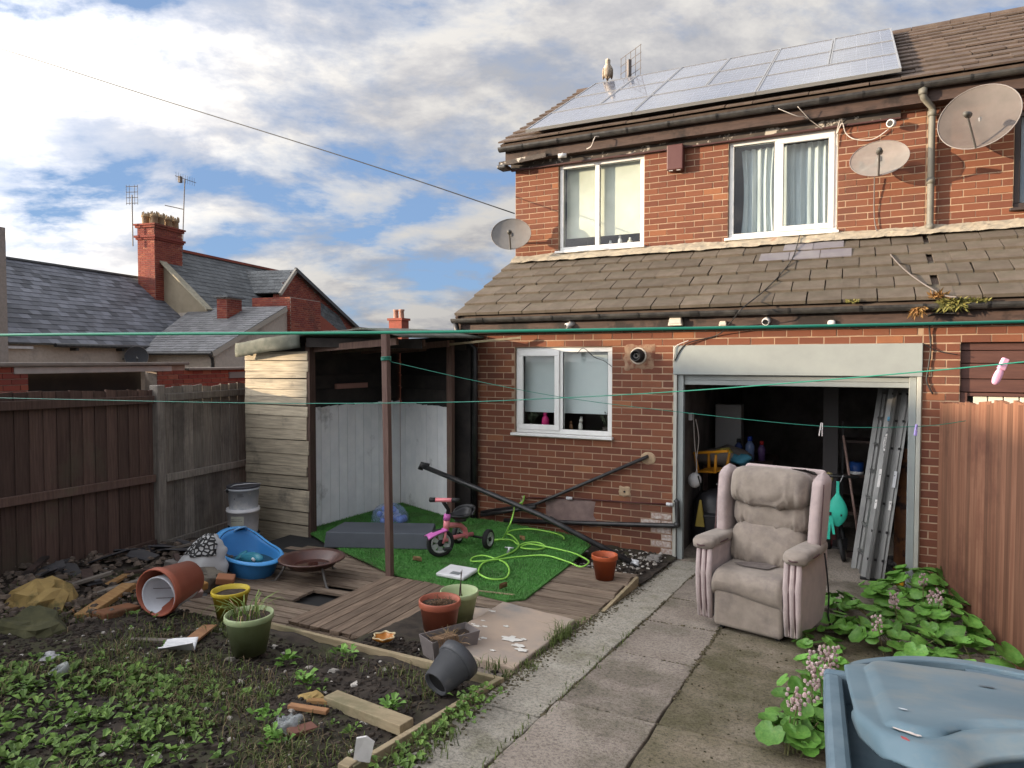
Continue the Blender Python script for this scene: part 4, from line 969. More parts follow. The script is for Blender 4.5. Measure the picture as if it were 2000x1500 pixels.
# seat with a drooping front lip
def seat_fn(u, v):
    x = (u-.5)*.50
    path = [(.44,.42),(.20,.445),(.02,.44),(-.05,.425),(-.085,.385),(-.085,.33),(-.06,.285),(-.01,.262),(.05,.26)]
    t = v*(len(path)-1); i = min(int(t), len(path)-2); f = t-i
    p0, p1, p2, p3 = path[max(i-1,0)], path[i], path[i+1], path[min(i+2,len(path)-1)]
    cr = [.5*((2*p1[k])+(p2[k]-p0[k])*f+(2*p0[k]-5*p1[k]+4*p2[k]-p3[k])*f*f+(3*p1[k]-p0[k]-3*p2[k]+p3[k])*f**3) for k in (0,1)]
    edge = max(0, abs(u-.5)*2-.86)/.14
    z = cr[1] - .03*edge**2 + .006*mnoise.noise((x*7, cr[0]*7, 1)); y = cr[0]+.02*edge**2
    if cr[1] < .36: z += .018*math.sin((u*1.2+.3)*PI) - .008
    return Vector((x, y, z))
seat = MB().grid(seat_fn, 40, 44).build('seat_cushion', mSuede, ch, True, local=True)
st = MB().grid(lambda u, v: Vector((-.075+.19*u + .02*math.sin(v*6), .14+.13*v - .02*math.sin(u*3.1)*0, .4475+.002*math.sin(u*3.1)*math.sin(v*3.1)+.004)), 8, 8)
MB().prism([(-.16,.13,.456),(-.08,.095,.456),(.09,.12,.456),(.115,.24,.456),(.02,.262,.456),(-.07,.235,.456)], (0,0,.0015)).build('stain', M('worn_stain', (.12,.10,.09), (.18,.15,.135), 30, .95), seat, local=True)
MB().box(-.245, .245, -.045, .02, .03, .30).build('footrest', mSuede, ch, bevel=.03, local=True, seg=4)
MB().box(-.24, .24, .02, .5, .05, .25).build('base_frame', mBlack, ch, local=True)
for s in (-1, 1):
    x0, x1 = sorted((s*.25, s*.375))
    # side of the arm: tapering panel
    mb = MB(); xa, xb = x0+.012, x1-.012
    mb.prism([(xa,-.035,.06),(xa,.52,.05),(xa,.60,.42),(xa,.58,.585),(xa,-.055,.585),(xa,-.075,.40)], (xb-xa,0,0))
    arm = mb.build('arm', mPinkFab, ch, bevel=.022, seg=4, local=True)
    # two fluted bands down the front of the arm
    for k in range(3):
        xc = x0+.022+.04*k; MB().tube([(xc,-.020,.07),(xc,-.047,.24),(xc,-.059,.40),(xc,-.045,.575)], [.018,.021,.022,.019], 10).build('front_band', mPinkFab, arm, True, local=True)
    for xc in (x0+.042, x0+.082): MB().tube([(xc,-.030,.07),(xc,-.058,.24),(xc,-.070,.40),(xc,-.056,.575)], .0065, 6).build('piping', M('mauve_piping', (.10,.06,.06), None, rough=.9), arm, True, local=True)
    def pad(u, v, s=s, x0=x0, x1=x1):
        a = 2*PI*u; y = -.10 + .62*v
        w = .082*(1-.25*max(0, v-.55)/.45) ; h = .04
        endk = min(1, (v/.07)**.5 if v < .07 else 1, ((1-v)/.05)**.5 if v > .95 else 1)
        c, sn = math.cos(a), math.sin(a)
        x = (x0+x1)/2 + math.copysign(abs(c)**.6, c)*w*endk + s*.012
        z = .62 - .02*v + math.copysign(abs(sn)**.6, sn)*h*endk - (.012 if v < .12 else 0)
        return Vector((x, y, z))
    p = MB().grid(pad, 28, 22, True).build('arm_pad', mSuede, ch, True, local=True)
    MB().tube([Vector(((x0+x1)/2+s*.012+math.cos(a)*.086, .20-math.sin(a)*.30, .605)) for a in [PI*k/24 for k in range(25)]], .006, 6).build('piping', M('mauve_piping', (0,0,0)), p, True, local=True)
    # wing
    def wing(u, v, s=s):
        a = 2*PI*u; z = .60+.53*v; t = rad(12)
        e = min(1, ((1-v)/.12)**.5 if v > .88 else 1, (v/.06)**.5 if v < .06 else 1)
        c, sn = math.cos(a), math.sin(a)
        x = s*(.335+.012*v) + math.copysign(abs(c)**.65, c)*.048*e
        y = .40+(z-.6)*math.tan(t)*.75 + math.copysign(abs(sn)**.6, sn)*(.115+.02*math.sin(v*3))*e
        return Vector((x, y, z))
    w = MB().grid(wing, 26, 24, True).build('wing', mPinkFab, ch, True, local=True)
    MB().tube([Vector((s*.384, .30+(z-.6)*.16, z)) for z in [.62+.04*k for k in range(12)]], .005, 6).build('piping', M('mauve_piping', (0,0,0)), w, True, local=True)
MB().prism([(-.31,.50,.10),(-.31,.56,.10),(-.31,.66,.55),(-.31,.76,1.10),(-.31,.70,1.12),(-.31,.52,.5)], (.62,0,0)).build('back_shell', mPinkFab, ch, bevel=.03, seg=3, local=True)
MB().prism([(.08,.62,1.115),(.20,.57,1.125),(.27,.60,1.09),(.24,.66,1.10)], (0,.03,-.01)).build('tear', mBlack, ch, local=True)
MB().tube([(.385,.42,.56),(.40,.43,.42),(.41,.45,.25),(.40,.47,.1),(.43,.44,.02)], .006, 6).build('power_cord', mBlackPl, ch, True, local=True)
for s in (-1,1): MB().tube([(s*.2,.02,.04),(s*.2,.02,-.005)], .02, 8).build('foot', mBlack, ch, local=True)

# ---------------- tricycle ----------------
def lookrot(d, roll=0):
    return (Vector(d).to_track_quat('Z', 'Y').to_matrix() @ Matrix.Rotation(roll, 3, 'Z')).to_euler()
tri = thing('tricycle', 'pink child tricycle with black seat standing on the artificial lawn', 'tricycle', (-3.50, -1.76, ZD+.022), rad(-6))
mTriP = plain('salmon_pink', (.74,.24,.26), .35); mTriL = plain('orchid_pink', (.60,.15,.46), .35); mTyre = M('foam_tyre', (.012,.012,.013), (.02,.02,.02), 30, .7, .3, 200)
mRim = plain('silver_rim', (.55,.56,.56), .35, metal=.4)
def wheel(loc, r, w, rot, par, spokes=6):
    Mx = Matrix.Translation(loc) @ Matrix.Rotation(rot, 4, 'Z') @ Matrix.Rotation(rad(90), 4, 'Y')
    wh = MB().lathe([(r*.70,-w*.42),(r*.86,-w*.5),(r*.97,-w*.36),(r,-w*.12),(r,w*.12),(r*.97,w*.36),(r*.86,w*.5),(r*.70,w*.42)], 32, Mx, True).build('wheel', mTyre, par, True, local=True)
    MB().lathe([(r*.60,-w*.40),(r*.71,-w*.44),(r*.71,w*.44),(r*.60,w*.40)], 32, Mx, True).build('rim', mRim, wh, True, local=True)
    for k in range(spokes):
        a = 2*PI*k/spokes; mb = MB(); d = Vector((math.cos(a), math.sin(a), 0)); n = Vector((-d.y, d.x, 0))
        p = [d*r*.2-n*r*.1, d*r*.2+n*r*.1, d*r*.62+n*r*.19, d*r*.62-n*r*.19]
        mb.prism([Mx @ (q+Vector((0,0,-w*.3))) for q in p], (Mx.to_3x3() @ Vector((0,0,w*.6)))); mb.build('spoke', mRim, wh, local=True)
    MB().lathe([(0,-w*.55),(r*.2,-w*.5),(r*.24,-w*.4),(r*.24,w*.4),(r*.2,w*.5),(0,w*.55)], 16, Mx).build('hub', mBlack, wh, True, local=True)
    return wh
st_ = rad(-8)
steer = []
steer.append(wheel((0,0,.138), .138, .05, 0, tri, 6))
wheel((.19,.50,.098), .098, .055, rad(6), tri, 5); wheel((-.19,.50,.098), .098, .055, rad(6), tri, 5)
MB().tube([(-.17,.50,.10),(.17,.50,.10)], .012, 8).build('axle', mBlack, tri, local=True)
MB().tube([(0,.07,.30),(0,.12,.29),(0,.28,.26),(0,.36,.20),(0,.385,.14),(0,.37,.11)], .026, 12).build('frame', mTriP, tri, True, local=True)
MB().tube([(0,.03,.165),(0,.20,.155),(0,.49,.125)], .022, 12).build('frame', mTriP, tri, True, local=True)
fk = MB().tube([(0,.055,.25),(0,.07,.36)], .03, 14).build('head_tube', mTriP, tri, True, local=True)
MB().tube([(0,.068,.35),(0,.074,.41)], [.036,.03], 14).build('head_cap', mTriL, tri, True, local=True)
mb = MB()
for s in (-1, 1):
    q = [(s*.038,-.0+s*.015,.138),(s*.042,.02+s*.015,.20),(s*.03,.04,.245)]; steer.append(MB().tube(q, [.012,.014,.014], 10).build('fork', mTriP, tri, True, local=True))
def mud(u, v): a = (u-.5)*2; return Vector((a*.075*(1-.35*(v)), -.14+.2*v, .262+.02*v-.022*a*a-.04*(1-v)**2))
steer.append(MB().grid(mud, 12, 10).build('mudguard', mTriL, tri, True, solid=.01, local=True))
steer.append(MB().tube([(0,.075,.40),(0,.08,.455),(0,.045,.51),(0,.03,.535)], .019, 10).build('stem', mBlack, tri, True, local=True))
hb = MB().tube([(-.095,.012,.545),(.095,.05,.558)], .021, 12).build('handlebar', mTriP, tri, True, local=True)
for a, b in (((-.155,0,.541),(-.09,.013,.545)), ((.09,.049,.558),(.165,.064,.563))): MB().tube([a, b], [.024,.022], 12).build('grip', mBlack, hb, True, local=True)
steer.append(hb)
Rz = Matrix.Rotation(rad(-34), 3, 'Z'); pv = Vector((0,.06,0))
for o in steer: o.rotation_euler.z = rad(-34) if o is not hb else rad(-4); o.location = pv - (Rz if o is not hb else Matrix.Rotation(rad(-4), 3, 'Z')) @ pv
def sad(u, v):
    a = 2*PI*u; w = .5+.5*v
    return Vector((math.cos(a)*.115*w*(1-.25*math.sin(a)), .30+math.sin(a)*.135*w, .33+.035*v**3+.055*max(0, math.sin(a))*v**2))
sd = MB().grid(sad, 28, 8, True).build('seat', mBlackPl, tri, True, solid=.014, local=True)
MB().lathe([(0,0),(.06,.0),(.06,.02),(0,.02)], 16, Matrix.Translation((0,.29,.30))).build('seat_base', mBlackPl, tri, local=True)
def sbk(u, v): a = PI*(u*.9+.05); return Vector((math.cos(a)*.125, .30+math.sin(a)*.15+.02*v, .36+.075*v*math.sin(a)**.5))
MB().grid(sbk, 20, 5).build('seat_back', mBlackPl, tri, True, solid=.014, local=True)
for s in (-1, 1):
    o = MB().box(s*.09-.03, s*.09+.03, -.04+s*.04, .04+s*.04, .105-s*.02, .125-s*.02).build('pedal', mBlackPl, tri, bevel=.005, local=True); o.rotation_euler.z = rad(-34); o.location = pv - Rz @ pv

# ---------------- things on the lawn ----------------
t = thing('foam_step', 'dark grey foam step block lying on the artificial lawn', 'step block', (-4.26, -1.77, ZD+.02), math.atan2(.42, 1.03))
MB().hexa([(-.555,-.01,0),(.545,-.01,0),(.51,.50,0),(-.60,.50,0),(-.545,.03,.155),(.545,.03,.155),(.50,.47,.155),(-.49,.47,.155)]).build('block', M('grey_vinyl', (.075,.085,.10), (.06,.068,.08), 3, .6), t, local=True, bevel=.012, seg=3)
t = thing('ball_bag', 'clear bag full of blue play balls behind the grey step', 'bag', (-4.86, -.75, ZD+.02))
mBall = plain('blue_ball', (.12,.22,.62), .35); mBall2 = plain('pale_blue_ball', (.4,.5,.75), .35); rr = random.Random(2)
bm_ = MB().ell((0,0,0), (.036,.036,.036), 12, 8); mes = (bm_.mesh('ball', mBall, True), bm_.mesh('ball', mBall2, True))
for i in range(34):
    a, q = rr.uniform(0, 6.28), rr.random()**.5; zb = rr.choice((.036,.036,.095,.15))
    k = q*(.19 if zb < .05 else .15 if zb < .1 else .08)
    o = bpy.data.objects.new('ball', mes[0 if rr.random() < .7 else 1]); C.objects.link(o); o.parent = t; o.location = (k*math.cos(a)*1.0, k*math.sin(a)*.8, zb)
mBag = M('clear_film', (.35,.45,.75), None, rough=.2, alpha=.28, spec=.6)
MB().grid(lambda u, v: Vector(((.235+.012*mnoise.noise((u*20,v*6,1)))*math.cos(2*PI*u)*math.cos(PI/2*v)**.7, (.19+.012*mnoise.noise((u*20,v*6,3)))*math.sin(2*PI*u)*math.cos(PI/2*v)**.7, .002+.21*math.sin(PI/2*v)+.01*mnoise.noise((u*9, v*9, 2)))), 40, 14, True).build('film', mBag, t, True, local=True)
t = thing('bathroom_scale', 'white bathroom scale lying at the front edge of the lawn', 'scale', (-3.10, -2.16, ZD+.03), rot=(rad(4), 0, rad(-2)))
MB().box(-.145, .145, -.12, .12, .0, .035).build('platform', mWhitePl, t, local=True, bevel=.014, seg=3)
MB().box(-.02, .075, -.09, -.03, .0352, .0365).build('display', plain('grey_lcd', (.2,.22,.22), .3), t, local=True)
# hose
hose_pts = [(-3.421, -0.090, 0.554), (-3.432, -0.110, 0.484), (-3.485, -0.150, 0.457)]
hose_pts += [(-3.488, -0.200, 0.460), (-3.075, -1.103, 0.543), (-3.093, -1.172, 0.436)]
HW = [
(-3.293,-0.898,0.250),(-3.304,-1.034,0.258),(-3.347,-1.085,0.266),(-3.389,-1.014,0.250),(-3.270,-0.963,0.258),(-3.146,-0.971,0.266),(-3.031,-1.048,0.250),(-2.990,-0.969,0.258),(-2.872,-0.933,0.266),(-2.759,-0.986,0.250),(-2.765,-1.130,0.258),(-2.866,-1.193,0.266),(-2.970,-1.126,0.250),(-2.937,-1.001,0.258),(-2.729,-1.042,0.266),(-2.442,-1.072,0.250),(-2.220,-1.254,0.258),(-2.156,-1.392,0.266),(-2.202,-1.474,0.250),(-2.345,-1.408,0.258),(-2.604,-1.330,0.266),(-2.834,-1.418,0.250),(-2.968,-1.623,0.258),(-3.072,-1.767,0.266),(-3.182,-1.760,0.250),(-3.215,-1.670,0.258),(-3.146,-1.598,0.266),(-3.023,-1.588,0.250),(-2.860,-1.693,0.258),(-2.711,-1.907,0.266),(-2.667,-2.074,0.250),(-2.749,-2.172,0.258),(-2.868,-2.137,0.266),(-2.969,-2.007,0.250),(-3.040,-1.793,0.258),(-2.988,-1.583,0.266),(-2.974,-1.281,0.250),(-3.031,-1.048,0.258),(-3.229,-0.803,0.266),(-3.344,-0.697,0.250),(-3.344,-0.571,0.258),(-3.191,-0.453,0.266),(-2.957,-0.422,0.250),(-2.770,-0.535,0.258),(-2.683,-0.673,0.266),]

cable('lime green garden hose running from the tap and looping over the lawn', hose_pts + HW, .0085, plain('lime_hose', (.32,.66,.10), .35), 'garden_hose')
tag(bpy.data.objects['garden_hose'], 'lime green garden hose running from the tap and looping over the lawn', 'hose')
mb = MB(); t = thing('hose_fitting', 'metal hose fitting lying inside the small hose loop', 'hose fitting', (-3.0, -1.36, ZD+.03)); MB().tube([(0,0,0),(.02,.0,.05)], .014, 8).build('nozzle', mRim, t, True, local=True); MB().tube([(-.03,0,.05),(.06,0,.055)], .009, 8).build('lever', mRim, t, True, local=True)
# ---------------- plant pots ----------------
mTerra = M('terracotta_plastic', (.36,.105,.06), (.30,.085,.05), 6, .55, .1, 60, col3=(.24,.09,.06), s3=5, lo3=.58, hi3=.72)
mOrange = M('orange_plastic', (.42,.09,.03), (.36,.075,.025), 6, .5, col3=(.3,.09,.05), s3=6, lo3=.58, hi3=.72)
mYellow = M('yellow_plastic', (.55,.42,.04), (.48,.36,.03), 6, .5, col3=(.35,.27,.05), s3=5, lo3=.58, hi3=.72)
mGreenP = M('sage_plastic', (.40,.47,.26), (.33,.40,.2), 5, .55, col3=(.18,.23,.08), s3=3, lo3=.5, hi3=.72)
mGreyP = M('grey_pot_plastic', (.07,.072,.078), (.05,.052,.056), 5, .5, col3=(.12,.115,.11), s3=6, lo3=.6, hi3=.75)
mPotSoil = M('pot_soil', (.03,.02,.014), (.06,.042,.03), 40, .97, 1.0, 80)
def pot(label, loc, r, h, m, rim=.14, soil=.75, rot=None, base=.68, group=None):
    t = thing('plant_pot', label, 'plant pot', loc, rot=rot)
    rb = r*base; rh = h*rim; w = .006
    MB().lathe([(0,.012),(rb*.93,.012),(rb,0),(r*.93,h-rh),(r*.95,h-rh),(r,h-rh*.85),(r,h-.006),(r*.985,h),(r*.93,h),(r*.90,h-rh*.9),(r*.88,h-rh),(rb*.9,.02),(0,.02)], 36).build('body', m, t, True, local=True)
    if soil:
        rs = rb+(r*.9-rb)*soil
        MB().grid(lambda u, v: Vector((v*rs*.985*math.cos(2*PI*u), v*rs*.985*math.sin(2*PI*u), h*soil+.012*mnoise.noise((u*6*v, v*5, loc[0]*9))+.01)), 24, 6, True).build('soil', mPotSoil, t, True, local=True)
    return t
def blades(par, n, r, h, m, base_z, rr, droop=.5, w=.004, name='grass'):
    mb = MB()
    for i in range(n):
        a, q = rr.uniform(0, 6.28), rr.random()**.5*r; b = Vector((q*math.cos(a), q*math.sin(a), base_z)); d = Vector((math.cos(a+rr.uniform(-.8,.8)), math.sin(a+rr.uniform(-.8,.8)), 0)); l = h*rr.uniform(.5, 1.1); s = d.cross(Vector((0,0,1)))*w
        p1 = b+d*l*.25+Vector((0,0,l*.6)); p2 = b+d*l*(.3+droop*.5)+Vector((0,0,l*(1-droop*.3))); p3 = b+d*l*(.5+droop*.7)+Vector((0,0,l*(.95-droop*.7)))
        mb.add([b-s, b+s, p1+s, p1-s, p2+s*.7, p2-s*.7, p3], [(0,1,2,3),(3,2,4,5),(5,4,6)])
    return mb.build(name, m, par, local=True)
mGrass = M('grass_blade', (.10,.17,.03), (.16,.22,.05), 12, .6, island=True, rand=.6); mStraw = M('straw', (.26,.17,.09), (.34,.25,.14), 12, .85, island=True, rand=.6)
def twigs(par, n, r, h, m, z0, rr, name='dead_stems', rad_=.002, lean=.6):
    mb = MB()
    for i in range(n):
        a, q = rr.uniform(0, 6.28), rr.random()*r; b = Vector((q*math.cos(a), q*math.sin(a), z0)); d = Vector((rr.uniform(-1,1)*lean, rr.uniform(-1,1)*lean, rr.uniform(.3,1))).normalized(); l = h*rr.uniform(.4,1)
        mb.tube([b, b+d*l*.5+Vector((rr.uniform(-.01,.01), rr.uniform(-.01,.01), 0)), b+d*l+Vector((rr.uniform(-.02,.02),0,-.01))], [rad_, rad_*.8, rad_*.4], 4, False)
    return mb.build(name, m, par, local=True)
rr = random.Random(77)
t = pot('terracotta pot of dead stems by the stone slab', (-2.38, -3.58, .315), .136, .27, mTerra, .17, .84)
twigs(t, 120, .1, .07, M('dead_stem', (.10,.06,.035), (.18,.11,.06), 20, .9, island=True, rand=.6), .235, rr, lean=1.2)
t = pot('pale green pot with a bare stick standing behind the terracotta one', (-2.50, -3.13, .27), .138, .22, mGreenP, .17, .45)
twigs(t, 2, .03, .34, mDarkWood, .1, rr, 'stick', .006, .12); blades(t, 12, .08, .12, mGrass, .11, rr)
t = pot('sage green pot with tufts of grass growing in it', (-3.24, -4.36, .375), .143, .235, mGreenP, .16, .86)
blades(t, 34, .09, .16, mGrass, .20, rr, .75, .0035); blades(t, 16, .1, .12, mStraw, .20, rr, .9, .003)
t = pot('yellow pot of dark soil next to the grassy green pot', (-3.85, -3.96, .345), .128, .20, mYellow, .15, .8)
t = pot('small bright orange pot standing on the deck corner by the path', (-1.92, -1.62, ZD+.004), .115, .215, mOrange, .2, .7)
# pots lying on their sides
tp = thing('plant_pot', 'big terracotta pot tipped on its side with a white liner inside', 'plant pot', (-4.30, -4.06, .54), rot=lookrot((.2,-.975,-.02)))
def potbody(r, h, rim, base): 
    rb = r*base; rh = h*rim
    return [(0,.012),(rb*.93,.012),(rb,0),(r*.93,h-rh),(r*.95,h-rh),(r,h-rh*.85),(r,h-.006),(r*.985,h),(r*.93,h),(r*.90,h-rh*.9),(rb*.9,.02),(0,.02)]
T = Matrix.Translation((0,0,-.16))
MB().lathe(potbody(.168, .33, .16, .74), 36, T).build('body', mTerra, tp, True, local=True)
MB().lathe([(0,.05),(.095,.05),(.126,.305),(.134,.312),(.138,.305),(.11,.04),(0,.04)], 32, Matrix.Translation((.005,-.03,-.155))).build('liner', plain('white_pot', (.62,.64,.68), .4), tp, True, local=True)
for q in (.02, -.05): MB().tube([(-.12,-.03+q,.08),(-.02,-.045+q,.0),(.10,.01+q,.10)], .0022, 5).build('root', mDarkWood, tp, local=True)
gp = thing('plant_pot', 'dark grey pot lying upside down in the corner of the planting bed', 'plant pot', (-1.90, -4.26, .485), rot=lookrot((.2,.90,.38)))
MB().lathe([(0,.025),(.058,.025),(.064,0),(.075,0),(.102,.15),(.107,.15),(.115,.16),(.118,.205),(.11,.207),(.105,.16),(.07,.03),(0,.03)], 36, Matrix.Translation((0,0,-.10))).build('body', mGreyP, gp, True, local=True)
MB().lathe([(0,.018),(.061,.018)], 24, Matrix.Translation((0,0,-.10))).build('base_hollow', mBlack, gp, local=True)
# trough planter
t = thing('trough_planter', 'grey plastic trough of dead plants in front of the stone slab', 'planter', (-2.22, -3.72, .315), rad(62))
def tray(mb, a, b, h, k, w): 
    o = [(-a*k,-b*k,0),(a*k,-b*k,0),(a*k,b*k,0),(-a*k,b*k,0)]; q = [(-a,-b,h),(a,-b,h),(a,b,h),(-a,b,h)]; i = [(-a+w,-b+w,h),(a-w,-b+w,h),(a-w,b-w,h),(-a+w,b-w,h)]; f = [((-a+w)*k,(-b+w)*k,.015),((a-w)*k,(-b+w)*k,.015),((a-w)*k,(b-w)*k,.015),((-a+w)*k,(b-w)*k,.015)]
    mb.add(o+q+i+f, [(3,2,1,0)]+[(i_, (i_+1)%4, 4+(i_+1)%4, 4+i_) for i_ in range(4)]+[(4+i_, 4+(i_+1)%4, 8+(i_+1)%4, 8+i_) for i_ in range(4)]+[(8+i_, 8+(i_+1)%4, 12+(i_+1)%4, 12+i_) for i_ in range(4)]+[(12,13,14,15)])
mb = MB(); tray(mb, .17, .085, .13, .86, .006); mb.build('body', M('mauve_grey_plastic', (.16,.14,.135), (.2,.175,.165), 5, .6), t, local=True)
MB().grid(lambda u, v: Vector(((u-.5)*.30, (v-.5)*.14, .095+.02*mnoise.noise((u*8,v*5,1)))), 16, 10).build('soil', mPotSoil, t, True, local=True)
twigs(t, 60, .11, .11, mStraw, .095, rr, lean=1.4); 
mb = MB()
for i in range(40):
    a = Vector((rr.uniform(-.14,.0), -.08, .13)); mb.tube([a+Vector((0,.08,0)), a+Vector((0,-.02,.015)), a+Vector((rr.uniform(-.03,.03),-.06,-.08)), a+Vector((rr.uniform(-.05,.05),-.08,-.15))], .002, 4, False)
mb.build('trailing_stems', M('dead_stem', (0,0,0)), t, local=True)
t = thing('flower_dish', 'amber flower-shaped dish on the bed edge by the terracotta pot', 'dish', (-2.66, -3.80, .335))
def fd(u, v): a = 2*PI*u; r = (.015+.055*v)*(1+.13*v*math.cos(6*a)); return Vector((r*math.cos(a), r*math.sin(a), .035*v**2))
MB().grid(fd, 48, 8, True).build('bowl', plain('amber_glaze', (.45,.17,.02), .2), t, True, solid=.006, local=True); MB().grid(lambda u, v: fd(u, .9+.12*v)+Vector((0,0,.003)), 48, 3, True).build('rim', plain('cream_glaze', (.6,.5,.3), .3), t, True, solid=.006, local=True)

# ---------------- stone slabs ----------------
mStone = M('sandstone', (.42,.32,.24), (.33,.27,.22), 3, .9, .5, 70, col3=(.24,.22,.20), s3=2.5, lo3=.5, hi3=.7)
def flag(label, pts, th, m, name='stone_slab'):
    pts = [Vector(p) for p in pts]; out = []; r2 = random.Random(len(label))
    for i, p in enumerate(pts):
        q = pts[(i+1) % len(pts)]
        for k in range(8): out.append(p.lerp(q, k/8)+Vector((r2.uniform(-.006,.006), r2.uniform(-.006,.006), 0)))
    o = MB().prism([p-Vector((0,0,th)) for p in out], (0,0,th)).build(name, m, None, bevel=.01); return tag(o, label, 'paving slab')
sl = flag('large sandstone slab splashed with white paint beside the path', [(-2.32,-3.78,.375),(-1.72,-3.83,.36),(-1.74,-2.80,.295),(-2.36,-2.72,.30)], .065, mStone)
mSplash = plain('white_paint', (.7,.68,.62), .6)
def splash(x, y, r, par, seed):
    n = 18; pts = []
    for k in range(n):
        a = 2*PI*k/n; q = r*(.6+.7*abs(mnoise.noise((math.cos(a)*1.6, math.sin(a)*1.6, seed)))+.15*math.sin(5*a+seed)); X, Y = x+q*math.cos(a)*1.5, y+q*math.sin(a); pts.append((X, Y, .300+(-2.76-Y)*.0655+.0035+(X+2.34)*-.01))
    MB().prism(pts, (0,0,.0015)).build('paint_splash', mSplash, par)
for i, (x, y, r) in enumerate(((-1.95,-3.42,.055),(-1.85,-3.5,.035),(-1.80,-3.56,.035),(-1.87,-3.38,.018),(-2.20,-3.58,.04),(-2.14,-3.54,.03),(-2.10,-3.50,.02),(-2.16,-3.70,.03),(-2.25,-3.32,.022),(-2.2,-3.30,.016),(-2.3,-3.3,.018),(-2.08,-3.22,.018),(-2.27,-3.2,.014),(-2.31,-2.98,.02),(-1.95,-3.66,.014))): splash(x, y, r, sl, i*1.7)
flag('smaller broken stone slab between the deck and the sage green pot', [(-2.72,-3.12,.255),(-2.40,-3.22,.262),(-2.30,-2.92,.245),(-2.44,-2.74,.24),(-2.62,-2.78,.24)], .04, mStone)
flag('thin grey paving piece under the near end of the sandstone slab', [(-2.1,-3.96,.335),(-1.78,-3.98,.335),(-1.78,-3.82,.315),(-2.1,-3.8,.315)], .03, mConcrete)

# ---------------- fire bowl ----------------
t = thing('fire_bowl', 'rusty round fire bowl on thin legs standing on the deck', 'fire bowl', (-4.27, -2.70, .17))
mRust = M('rusty_iron', (.09,.035,.025), (.06,.028,.024), 8, .35, .3, 50, spec=.6, col3=(.16,.09,.06), s3=9, lo3=.6, hi3=.7)
MB().lathe([(0,.13),(.10,.135),(.19,.165),(.245,.215),(.285,.225),(.29,.22),(.288,.212),(.25,.205),(.195,.15),(.10,.12),(0,.115)], 40).build('bowl', mRust, t, True, local=True)
MB().lathe([(0,.158),(.155,.16)], 32).build('rain_water', M('rusty_water', (.05,.018,.014), None, rough=.06, spec=.8), t, local=True)
for a in (215, 335, 95): c, s = math.cos(rad(a)), math.sin(rad(a)); MB().tube([(c*.22,s*.22,.17),(c*.26,s*.26,.10),(c*.31,s*.31,.03),(c*.35,s*.35,.02)], .011, 8).build('leg', plain('dull_iron', (.12,.11,.1), .5), t, True, local=True)
# ---------------- buckets ----------------
mWhB = M('dirty_white_bucket', (.8,.79,.79), (.7,.69,.69), 6, .45, col3=(.5,.48,.46), s3=6, lo3=.58, hi3=.72); mGrB = M('grey_bucket', (.48,.51,.54), (.56,.58,.6), 4, .45, col3=(.75,.74,.72), s3=5, lo3=.55, hi3=.65)
def bucket(label, loc, r, h, m, lid=None, handle=False, lab=None):
    t = thing('paint_bucket', label, 'bucket', loc)
    MB().lathe([(0,0),(r*.86,0),(r*.88,.01),(r*.98,h*.86),(r*1.02,h*.86),(r*1.03,h*.93),(r*1.0,h*.94),(r*1.01,h),(r*.95,h),(0,h-.01)], 32).build('body', m, t, True, local=True)
    if lid: MB().lathe([(r*1.03,h*.97),(r*1.05,h*1.0),(r*1.04,h*1.05),(r*.98,h*1.06),(r*.94,h*1.03),(0,h*1.03)], 32).build('lid', lid, t, True, local=True)
    if handle:
        MB().tube([(-.04*r/.17-.06,-r*.98,h*.88),(0,-r*.75,h*1.12),(r*.65,-r*.1,h*1.16),(r*1.05,r*.5,h*1.12)], .005, 6).build('handle', mRim, t, True, local=True)
        MB().ell((-.06,-r*.99,h*.86), (.018,.012,.02), 8, 6).build('handle_lug', mBlackPl, t, local=True)
    if lab:
        for a0, a1, z0, z1, mm in lab: MB().grid(lambda u, v: Vector(((r*(.88+.1*(z0+(z1-z0)*v)/.86)+.0025)*math.cos(rad(a0+(a1-a0)*u)), (r*(.88+.1*(z0+(z1-z0)*v)/.86)+.0025)*math.sin(rad(a0+(a1-a0)*u)), h*(z0+(z1-z0)*v))), 10, 2).build('printed_label', mm, t, local=True)
    return t
mInk = plain('black_ink', (.02,.02,.02)); mPap = plain('cream_label', (.55,.55,.45))
bx, by = -5.90, -1.98
bucket('white bucket at the bottom of the stack behind the blue bath tub', (bx+.02, by-.02, .10), .165, .17, mWhB, mBlackPl)
bucket('white bucket with a printed label in the middle of the stack', (bx, by, .275), .17, .27, mWhB, None, False, [(235,262,.22,.36,mInk),(270,320,.25,.75,mPap),(268,300,.28,.32,mInk),(300,322,.30,.38,mInk),(272,315,.55,.57,mInk),(272,310,.62,.635,mInk)])
bucket('grey bucket with dark lid and wire handle on top of the stack', (bx+.01, by, .542), .165, .235, mGrB, plain('charcoal_lid', (.05,.05,.06)), True, [(295,318,.62,.64,mInk),(295,315,.70,.72,mInk),(281,284,.5,.55,mInk)])
